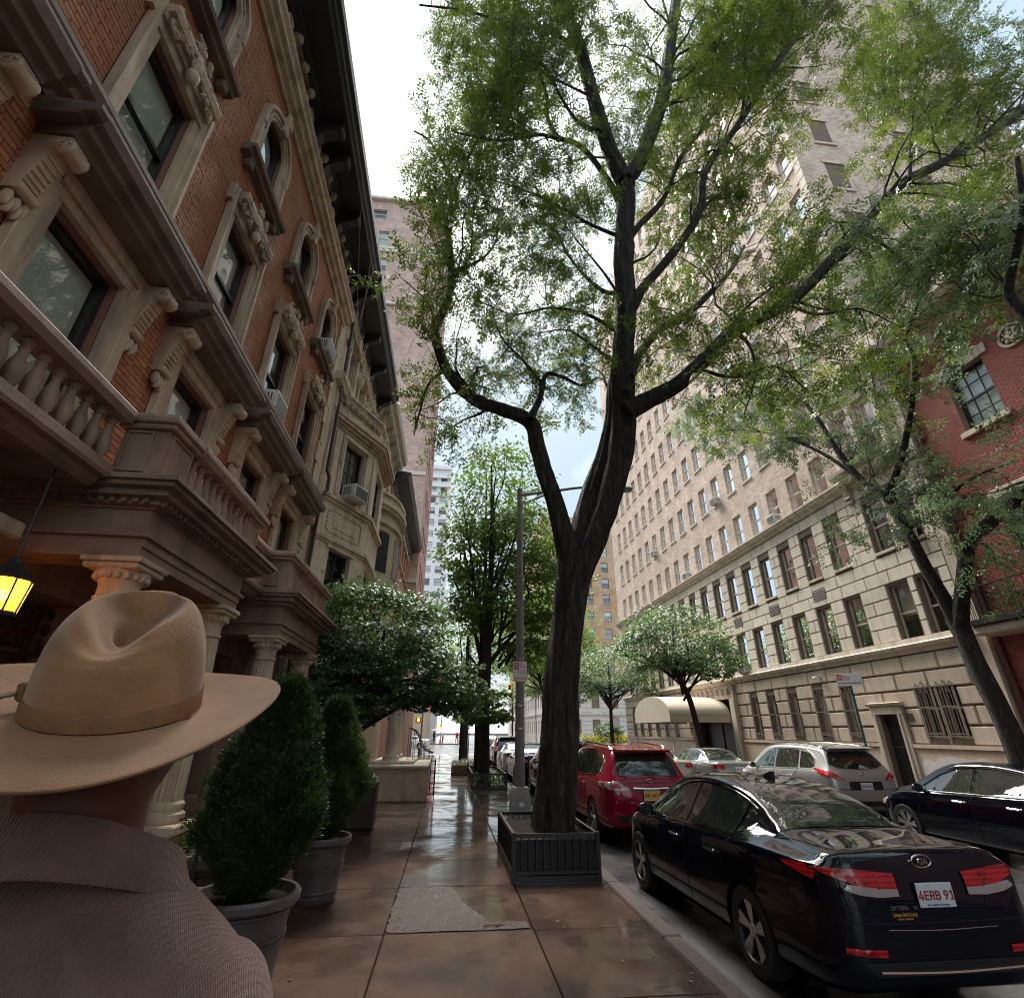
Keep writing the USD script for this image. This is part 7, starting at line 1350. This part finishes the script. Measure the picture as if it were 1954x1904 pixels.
hy = thing('hydrant_post', 'red and white banded bollard on the far corner of the avenue', 'bollard', loc=(2.2, 96, 0)); obj('post', MB().lathe([(0, 0), (.35, 0), (.35, 1.6), (.3, 1.75), (0, 1.8)], n=14), plain('bollard_red', (.6, .03, .03), .4), hy)
for z in (.5, 1.0, 1.45): obj('band', MB().lathe([(.36, z), (.37, z + .02), (.37, z + .14), (.36, z + .16)], n=14), M['sign_white'], hy)
bn = thing('litter_bin', 'grey wire litter bin at the left corner of the avenue', 'bin', loc=(-3.3, 48.6, 0)); obj('basket', MB().lathe([(0, .02), (.28, .02), (.36, 1.0), (.38, 1.0), (.38, 1.05), (.34, 1.05)], n=18), M['galv'], bn)
md = thing('median_bed', 'raised median bed of yellow flowers in the avenue', 'flower bed', loc=(0, 0, 0)); obj('kerb', MB().box((14.0, 70, -.1), (40, 75, .55), ch=.05), M['lime_trim'], md); n = 2600; P = np.c_[gq.uniform(14.2, 39, n), gq.uniform(70.2, 74.8, n), gq.uniform(.6, 1.5, n)]
obj('flowers', leaves(P, gq.normal(0, 1, (n, 3)), simple_leaf(), gq.uniform(.22, .4, n), gq), leaf_mat('yellow_petals', (.35, .30, .02), (.65, .45, .02), (.8, .55, .05)), md); n = 1800; P = np.c_[gq.uniform(14.2, 39, n), gq.uniform(70.2, 74.8, n), gq.uniform(.55, 1.1, n)]; obj('leaves', leaves(P, gq.normal(0, 1, (n, 3)), simple_leaf(), gq.uniform(.25, .4, n), gq), M['leaf_maple'], md)
bu = thing('round_bush', 'clipped round green bush behind the median flowers', 'bush', loc=(21.5, 73, 0)); P_, D_ = layered_crown(gq, (0, 0, 1.9), np.array([1.9, 1.6, 1.2]), 50, 40, .3, None); obj('stem', MB().tube([(0, 0, 0), (0, 0, 1.6)], .15, 6), M['bark2'], bu); obj('foliage', leaves(P_, D_, simple_leaf(), .3, gq), M['leaf_maple'], bu)
pbn = thing('pale_barrel', 'white banded barrel near the median behind the red crossover', 'barrel', loc=(14.2, 60, -.1)); obj('drum', MB().lathe([(0, 0), (.45, 0), (.42, .5), (.45, .52), (.42, 1.0), (.44, 1.02), (.40, 1.5), (0, 1.5)], n=18), M['white_panel'], pbn)
# cables on the house fronts
cbl = thing('roof_cables', 'thin pale cables hanging down the house fronts from the cornice', 'cable')
for a, m, b in (((-3.1, 11.9, 15.3), (-3.5, 12.3, 11.5), (-3.85, 12.7, 7.6)), ((-3.1, 13.0, 15.2), (-3.55, 11.6, 14.4), (-3.8, 10.9, 13.0)), ((-3.1, 11.4, 15.3), (-3.6, 13.4, 12.0), (-3.7, 14.2, 9.0)), ((-3.05, 9.0, 15.6), (-3.3, 10.5, 14.9), (-3.6, 12.7, 13.9))): obj('cable', MB().tube(catmull([a, m, b], 10), .009, 4), M['galv'], cbl)
# a flagstaff over the awning
fs = thing('flagstaff', 'short white flagstaff slanting over the awning', 'flagpole'); obj('staff', MB().tube([(15.5, 38.5, 4.3), (14.3, 38.4, 5.2)], .03, 6), M['sign_white'], fs); obj('bracket', MB().box((15.4, 38.4, 4.2), (15.6, 38.6, 4.4)), M['iron'], fs)
# ---------------------------------------------------------------- people
def sph(c, r, n=20):
    m = m3.Manifold.sphere(1.0, n); r = np.broadcast_to(np.asarray(r, float), (3,)); return m.scale(tuple(map(float, r))).translate(tuple(map(float, c)))
def bone(a, ra, b, rb): return m3.Manifold.batch_hull([sph(a, ra), sph(b, rb)])
def skin(parts, edge=.02, it=12):
    m = parts[0]
    for p in parts[1:]: m = m + p
    m = m.refine_to_length(edge).to_mesh(); t = trimesh.Trimesh(np.array(m.vert_properties[:, :3]), np.array(m.tri_verts)); t.merge_vertices(); trimesh.smoothing.filter_taubin(t, .5, -.53, it); return t
def hand(parts, wrist, d, side, out):
    """Palm, four unequal curled fingers and a thumb from the side of the palm."""
    d = unit(np.array(d, float)); o = unit(np.array(out, float)); n = np.cross(d, o); w = np.array(wrist)
    parts.append(m3.Manifold.batch_hull([sph(w + o * k + d * .01, .017) for k in (-.022, .022)] + [sph(w + d * .085 + o * k, .015) for k in (-.032, .032)]))
    for k, l in zip((-.033, -.011, .011, .032), (.062, .078, .085, .074)):
        p = w + d * .085 + o * k; q = w + d * (.085 + l * .5) + o * k * 1.1 - n * .008 * side; r = q + unit(d * .8 - n * .55 * side) * l * .3; e = r + unit(d * .5 - n * .8 * side) * l * .25
        parts += [bone(p, .010, q, .009), bone(q, .009, r, .0085), bone(r, .0085, e, .0075)]
    p = w + d * .03 + o * .03; q = p + unit(d * .8 + o * .8) * .045; e = q + unit(d + o * .1 - n * .3 * side) * .035; parts += [bone(p, .014, q, .011), bone(q, .011, e, .009)]
M['skin_shade'] = mat('tanned_skin', (.20, .075, .040), (.15, .055, .032), rough=.5, scale=18, bump=.15, bscale=120, local=True)
M['felt'] = mat('tan_felt', (.38, .192, .084), (.20, .094, .040), rough=.9, scale=7, bump=.5, bscale=240, sheen=.35, local=True, bdist=.003)
M['felt_band'] = mat('felt_band', (.30, .155, .068), (.2, .10, .043), rough=.7, scale=30, bump=.2, bscale=300, local=True, bdist=.002)
M['bow'] = mat('brown_ribbon', (.19, .12, .065), (.14, .085, .045), rough=.6, scale=20, bump=.3, bscale=200, local=True, bdist=.002)
def tweed():
    N = {'g': ('texture_coordinate', {}), 'n': ('noise_texture', {'scale': 9.0, 'detail': 5.0}), 'r': ('rgb_ramp', {'ramp': [(.3, (.27, .160, .128)), (.5, (.195, .113, .09)), (.72, (.125, .073, .06))]}),
         'm1': ('mapping', {'rotation': (0, 0, .35)}), 'w': ('wave_texture', {'scale': 62.0, 'distortion': 3.0, 'detail': 3.0, 'detail_scale': 2.0}), 'm2': ('mapping', {'rotation': (.9, .5, -.6)}), 'w2': ('wave_texture', {'scale': 150.0, 'distortion': 2.5, 'detail': 3.0}), 'f': ('noise_texture', {'scale': 520.0, 'detail': 3.0}),
         'mx': ('mix', {'mix_type': 'multiply', 'fac': .22}), 'ad': ('math', {'math_type': 'add'}), 'a2': ('math', {'math_type': 'multiply_add', 'value2': 2.2}), 'b': ('bump', {'strength': .5, 'distance': .0022}),
         'sn': ('noise_texture', {'scale': 3.2, 'detail': 2.0}), 'sr': ('map_range', {'from_min': .66, 'from_max': .74, 'to_min': 0, 'to_max': .75, 'clamp': True}), 'sx': ('mix', {'color2': (.045, .024, .022)}),
         'p': ('principled_bsdf', {'roughness': .9, 'sheen_weight': .55, 'sheen_roughness': .5, 'sheen_tint': (.9, .7, .62), 'specular_ior_level': .2})}
    K = [('g.object', 'n.vector'), ('n.fac', 'r.fac'), ('g.object', 'm1.vector'), ('m1.vector', 'w.vector'), ('g.object', 'm2.vector'), ('m2.vector', 'w2.vector'), ('g.object', 'f.vector'), ('r.color', 'mx.color1'), ('w2.color', 'mx.color2'), ('w.fac', 'ad.value1'), ('w2.fac', 'ad.value2'), ('f.fac', 'a2.value1'), ('ad.value', 'a2.value3'), ('a2.value', 'b.height'), ('b.normal', 'p.normal'), ('g.object', 'sn.vector'), ('sn.fac', 'sr.value'), ('sr.result', 'sx.fac'), ('mx.color', 'sx.color1'), ('sx.color', 'p.base_color')]
    return usdkit.material(stage, L + 'mauve_tweed', N, K, surface='p.BSDF')
M['tweed'] = tweed()
HP = np.array([-.415, .70, 0])                      # where the person stands
man = thing('person', 'person seen from behind in tan felt hat and mauve tweed coat at the left', 'person', loc=HP)
J = lambda x, y, z: np.array([x, y, z * 1.10], float)
sh_z, nk = 1.50, 1.585
b_ = [sph(J(.008, .035, 1.682), (.078, .096, .106), 32), bone(J(.01, .005, 1.64), .064, J(.02, .0, 1.60), .060), bone(J(.02, 0, 1.60), .060, J(.03, -.005, 1.54), .064), bone(J(0, .085, 1.625), .045, J(0, .03, 1.65), .062),
      m3.Manifold.batch_hull([sph(J(0, .125, 1.695), .014), sph(J(0, .14, 1.672), .014), sph(J(0, .115, 1.72), .01)]), bone(J(-.080, .02, 1.69), (.012, .02, .034), J(-.078, .022, 1.67), (.01, .016, .022)), bone(J(.090, .02, 1.69), (.012, .02, .034), J(.088, .022, 1.67), (.01, .016, .022))]
b_ += [m3.Manifold.batch_hull([sph(J(.03 + s * .11, 0, 1.43), (.06, .08, .055)) for s in (-1, 1)] + [sph(J(s * .1, 0, 1.1), (.08, .1, .06)) for s in (-1, 1)]), m3.Manifold.batch_hull([sph(J(s * .1, 0, 1.1), (.08, .1, .06)) for s in (-1, 1)] + [sph(J(s * .09, 0, .92), (.09, .11, .07)) for s in (-1, 1)])]
for s in (-1, 1):
    b_ += [bone(J(.035 + s * .15, 0, 1.43), .05, J(.035 + s * .228, -.02, 1.16), .045), bone(J(.035 + s * .228, -.02, 1.16), .045, J(.035 + s * .24, .06, .92), .032), bone(J(s * .09, 0, .92), .085, J(s * .10, .02, .52), .06), bone(J(s * .10, .02, .52), .06, J(s * .10, 0, .10), .042)]
    hand(b_, J(.035 + s * .24, .065, .90), (0, .15, -1), s, (0, 1, 0))
obj('body', skin(b_, .018, 10), M['skin_shade'], man, smooth=True)
fc = MB()
for s in (-1, 1): fc.ball((s * .032 + .005, .122, 1.868), .012, 2)
obj('eyes', fc, M['sign_white'], man, smooth=True); obj('lips', MB().ball((.005, .128, 1.80), (.024, .008, .007), 2), plain('lips', (.22, .06, .05)), man, smooth=True)
obj('hair', skin([sph(J(.007, .024, 1.682), (.081, .096, .095), 28) - m3.Manifold.cube((.4, .4, .4), True).translate((0, .03, 1.635))], .015, 4), plain('dark_hair', (.022, .014, .010), .7), man, smooth=True)
# coat: yoke, sleeves, skirt
BX = .035
c_ = [m3.Manifold.batch_hull([sph((BX + s * .122, -.01, 1.612), (.070, .098, .060)) for s in (-1, 1)] + [sph((BX + s * .050, -.014, 1.697), (.050, .080, .034)) for s in (-1, 1)] + [sph(J(BX + s * .12, 0, 1.1), (.09, .135, .05)) for s in (-1, 1)]),
      m3.Manifold.batch_hull([sph(J(BX + s * .12, 0, 1.1), (.09, .135, .05)) for s in (-1, 1)] + [sph(J(BX + s * .14, -.01, .62), (.10, .16, .03)) for s in (-1, 1)])]
def folds(t, amp, seed):
    n = t.vertex_normals; v = np.asarray(t.vertices); k = np.c_[v[:, 0] * 9 + v[:, 2] * 5, v[:, 1] * 8, v[:, 2] * 3 - v[:, 0] * 4]; t.vertices = v + n * (amp * 2 * (meshkit.fbm(k + 31, 3, seed) - .5))[:, None]; return t
obj('coat', folds(skin(c_, .014, 14), .007, 2), M['tweed'], man, smooth=True)
for s in (-1, 1):
    sl_p = [bone(J(BX + s * .160, -.016, 1.446), (.060, .092, .068), J(BX + s * .195, -.02, 1.36), (.058, .076, .06)), bone(J(BX + s * .195, -.02, 1.36), (.058, .076, .06), J(BX + s * .228, -.03, 1.20), (.056, .066, .06)), bone(J(BX + s * .228, -.03, 1.20), (.056, .066, .06), J(BX + s * .24, .05, .95), .048)]
    obj('sleeve', folds(skin(sl_p, .014, 8), .006, 7 + s), M['tweed'], man, smooth=True)
    obj('trouser_leg', skin([bone(J(s * .095, 0, .88), .10, J(s * .10, .02, .5), .085), bone(J(s * .10, .02, .5), .085, J(s * .10, 0, .08), .075)], .03, 4), plain(f'dark_trousers_{s + 1}', (.03, .028, .03), .8), man, smooth=True)
    obj('shoe', skin([bone(J(s * .10, -.06, .045), (.042, .05, .045), J(s * .11, .14, .035), (.045, .05, .035))], .02, 3), M['black_trim'], man, smooth=True)
# collar: a folded stand-and-fall around the neck
th = np.linspace(PI * .62, PI * 2.38, 46); V = []
prof_c = [(.066, 1.72), (.070, 1.745), (.075, 1.768), (.080, 1.777), (.086, 1.777), (.091, 1.766), (.097, 1.752), (.105, 1.735), (.103, 1.728), (.094, 1.735)]
for t in th:
    f = (math.sin(t) + 1) / 2                    # 0 at the back, 1 in front
    V.append([((r * 1.06) * math.cos(t) + BX, r * 1.0 * math.sin(t) - .004 + .012 * f, z - .065 * f - .010 * abs(math.cos(t)) ** 2) for r, z in prof_c])
V = np.array(V); nr, nc = V.shape[:2]; i, j = np.meshgrid(np.arange(nr - 1), np.arange(nc), indexing='ij'); q = np.stack([i * nc + j, (i + 1) * nc + j, (i + 1) * nc + (j + 1) % nc, i * nc + (j + 1) % nc], -1).reshape(-1, 4)
obj('collar', MB().add(V.reshape(-1, 3), q), M['tweed'], man, smooth=60)
# hat
HY, HPI, HRO = math.radians(10), math.radians(17), math.radians(2)
hc_ = np.array([.006, .030, 1.868]); CYw, SYw = math.cos(HY), math.sin(HY)
Rz = np.array([[CYw, -SYw, 0], [SYw, CYw, 0], [0, 0, 1]]); Rx = np.array([[1, 0, 0], [0, math.cos(HPI), -math.sin(HPI)], [0, math.sin(HPI), math.cos(HPI)]]); Ry = np.array([[math.cos(HRO), 0, math.sin(HRO)], [0, 1, 0], [-math.sin(HRO), 0, math.cos(HRO)]])
HT = lambda v: np.asarray(v) * .955 @ (Rz @ Rx @ Ry).T + hc_
AXh, AYh = .092, .108                                # half width and half length of the head opening
def hat_point(th_, s):
    """Crown: s from 0 at the brim to 1 at the middle of the top."""
    sx, sy = np.sin(th_), np.cos(th_)                # th 0 is the front
    if s < .62:
        k = s / .62; tap = 1 - .08 * k - .20 * k ** 3; hgt = (.126 + .026 * sy) * (1 - (1 - k) ** 1.25)
    else:
        k = (s - .62) / .38; tap = .72 * (1 - k) ** .8 if k < 1 else 0; hgt = (.126 + .026 * sy * (1 - k)) + .012 * math.sin(min(k * 2.2, 1) * PI)
    x, y = AXh * tap * sx, AYh * tap * sy
    dent = .036 * np.exp(-(x / .030) ** 2) * np.exp(-(max(abs(y + .012) - .045, 0) / .03) ** 2) if s > .42 else 0.   # the long crease along the top
    for sg in (-1, 1):                               # the two pinches at the front
        a = (th_ - sg * .62 + PI) % (2 * PI) - PI; w_ = np.exp(-(a / .38) ** 2) * np.exp(-((s - .52) / .20) ** 2); x *= 1 - .42 * w_; y *= 1 - .24 * w_
    return (x, y, .004 + hgt - dent)
nt, ns = 120, 46; TH = np.linspace(0, 2 * PI, nt, endpoint=False)
cr = np.array([[hat_point(t, s) for t in TH] for s in np.linspace(0, 1, ns)])
i, j = np.meshgrid(np.arange(ns - 1), np.arange(nt), indexing='ij'); q = np.stack([i * nt + j, i * nt + (j + 1) % nt, (i + 1) * nt + (j + 1) % nt, (i + 1) * nt + j], -1).reshape(-1, 4)
cm_ = trimesh.Trimesh(*(lambda m: (m.vertices, m.faces))(MB(HT).add(cr.reshape(-1, 3), q).mesh()), process=False); cm_.merge_vertices(); trimesh.smoothing.filter_taubin(cm_, .5, -.53, 6)
hat = obj('hat', cm_, M['felt'], man, smooth=True)
def brim_pt(t, u, lo=0):
    sx, sy = math.sin(t), math.cos(t); w = .096 + .002 * sy; r = u * w; curl = .034 * (abs(sx) ** 2.2) * u ** 1.8 + .012 * max(sy, 0) * u - .012 * max(-sy, 0) * u ** 1.2
    return ((AXh + r) * sx, (AYh + r) * sy, curl + lo + (.006 * (1 - u) ** 3))
nb = 14; us = np.linspace(0, 1, nb)
bv = np.array([[brim_pt(t, u) for t in TH] for u in us] + [[np.array(brim_pt(t, 1)) + [.0022 * math.sin(t), .0022 * math.cos(t), -.0018] for t in TH]] + [[brim_pt(t, u, -.0042) for t in TH] for u in us[::-1]])
nr = len(bv); i, j = np.meshgrid(np.arange(nr - 1), np.arange(nt), indexing='ij'); q = np.stack([i * nt + j, (i + 1) * nt + j, (i + 1) * nt + (j + 1) % nt, i * nt + (j + 1) % nt], -1).reshape(-1, 4)
obj('brim', MB(HT).add(bv.reshape(-1, 3), q), M['felt'], hat, smooth=True)
bb = np.array([[(x * o, y * o, z + dz) for x, y, z in [hat_point(t, s) for t in TH]] for s, o, dz in ((.015, 1.008, 0), (.02, 1.016, 0), (.07, 1.018, 0), (.105, 1.016, 0), (.115, 1.004, 0))])
nr = len(bb); i, j = np.meshgrid(np.arange(nr - 1), np.arange(nt), indexing='ij'); q = np.stack([i * nt + j, i * nt + (j + 1) % nt, (i + 1) * nt + (j + 1) % nt, (i + 1) * nt + j], -1).reshape(-1, 4)
obj('hat_band', MB(HT).add(bb.reshape(-1, 3), q), M['felt_band'], hat, smooth=True)
bo = MB(HT); tb_ = -PI / 2 - .25
pb_ = np.array(hat_point(tb_, .10)) * [1.04, 1.04, 1]; tg_ = np.array([math.cos(tb_), -math.sin(tb_), 0]) ; on = np.array([math.sin(tb_), math.cos(tb_), 0])
bo.box(pb_ - [.006, .006, .011], pb_ + [.006, .006, .011], ch=.003)
tail = [pb_ + on * .004, pb_ + on * .02 + [0, 0, -.004], pb_ + on * .045 - tg_ * .012 + [0, 0, -.006], pb_ + on * .075 - tg_ * .03 + [0, 0, .004]]
for k in range(3):
    a, b2_ = tail[k], tail[k + 1]; n_ = unit(np.cross(b2_ - a, [0, 0, 1.])) * .009; bo.add([a - n_, a + n_, b2_ + n_, b2_ - n_, a - n_ - [0, 0, .003], a + n_ - [0, 0, .003], b2_ + n_ - [0, 0, .003], b2_ - n_ - [0, 0, .003]], [[0, 1, 2, 3], [4, 7, 6, 5], [0, 4, 5, 1], [1, 5, 6, 2], [2, 6, 7, 3], [3, 7, 4, 0]])
obj('hat_bow', bo, M['bow'], hat)

def walker(label, loc, rz, top, legs, umbrella=False, bag=None):
    t = thing('pedestrian', label, 'person', 'people on the far corner', loc, rz); p = [sph(J(0, .02, 1.62), (.075, .09, .115)), bone(J(0, 0, 1.56), .05, J(0, 0, 1.46), .06), m3.Manifold.batch_hull([sph(J(s * .12, 0, 1.4), (.07, .09, .06)) for s in (-1, 1)] + [sph(J(s * .09, 0, .95), (.08, .1, .07)) for s in (-1, 1)])]
    for s in (-1, 1): p += [bone(J(s * .17, 0, 1.4), .05, J(s * .2, .03, 1.15), .042), bone(J(s * .2, .03, 1.15), .042, J(s * .18, .2, 1.02 if not umbrella or s < 0 else 1.25), .034), bone(J(s * .09, 0, .92), .085, J(s * .1, s * .12, .5), .06), bone(J(s * .1, s * .12, .5), .06, J(s * .1, s * .16 - .04, .06), .045), bone(J(s * .1, s * .16 - .06, .045), .045, J(s * .1, s * .16 + .12, .035), .035)]; hand(p, J(s * .18, .205, 1.02 if not umbrella or s < 0 else 1.25), (0, .9, -.3), s, (0, .2, .9))
    obj('body', skin(p, .03, 6), M['skin_shade'], t, smooth=True)
    q = [m3.Manifold.batch_hull([sph(J(s * .13, 0, 1.41), (.085, .105, .07)) for s in (-1, 1)] + [sph(J(s * .12, 0, .85), (.1, .12, .04)) for s in (-1, 1)])] + [bone(J(s * .17, 0, 1.4), .066, J(s * .2, .03, 1.15), .058) for s in (-1, 1)]
    obj('coat', skin(q, .04, 6), top, t, smooth=True); obj('trousers', skin([bone(J(s * .09, 0, .9), .1, J(s * .1, s * .12, .5), .075) for s in (-1, 1)] + [bone(J(s * .1, s * .12, .5), .075, J(s * .1, s * .16 - .04, .12), .06) for s in (-1, 1)], .04, 5), legs, t, smooth=True)
    obj('hair', MB().ball((0, -.005, 1.66), (.085, .095, .10), 2), plain('hair_' + str(len(label)), (.03, .02, .015), .7), t, smooth=True)
    return t
walker('pedestrian in black under the pale umbrella on the far corner', (-2.35, 98, 0), .3, plain('black_coat', (.012, .013, .02), .7), plain('black_trousers', (.015, .015, .018), .8), True)
walker('pedestrian in a pale coat and red trousers walking behind the umbrella', (-.85, 97, 0), .5, plain('pale_coat', (.55, .6, .58), .7), plain('red_trousers', (.35, .03, .05), .8))
walker('pedestrian in dark red beside the banded bollard', (1.6, 100, 0), -.4, plain('dark_red_coat', (.25, .02, .03), .7), plain('navy_trousers', (.02, .02, .05), .8))
um = thing('umbrella', 'pale open umbrella held by the pedestrian in black', 'umbrella', loc=(-2.17, 98.2, 1.22)); obj('canopy', MB().lathe([(.85, .72), (.7, .86), (.45, .97), (.2, 1.02), (0, 1.04), (0, 1.03), (.2, 1.0), (.45, .95), (.7, .84), (.84, .72)], n=8), plain('umbrella_cloth', (.66, .6, .56), .6), um); obj('shaft', MB().tube([(0, 0, 0), (0, 0, 1.12)], .012, 6), M['iron'], um)
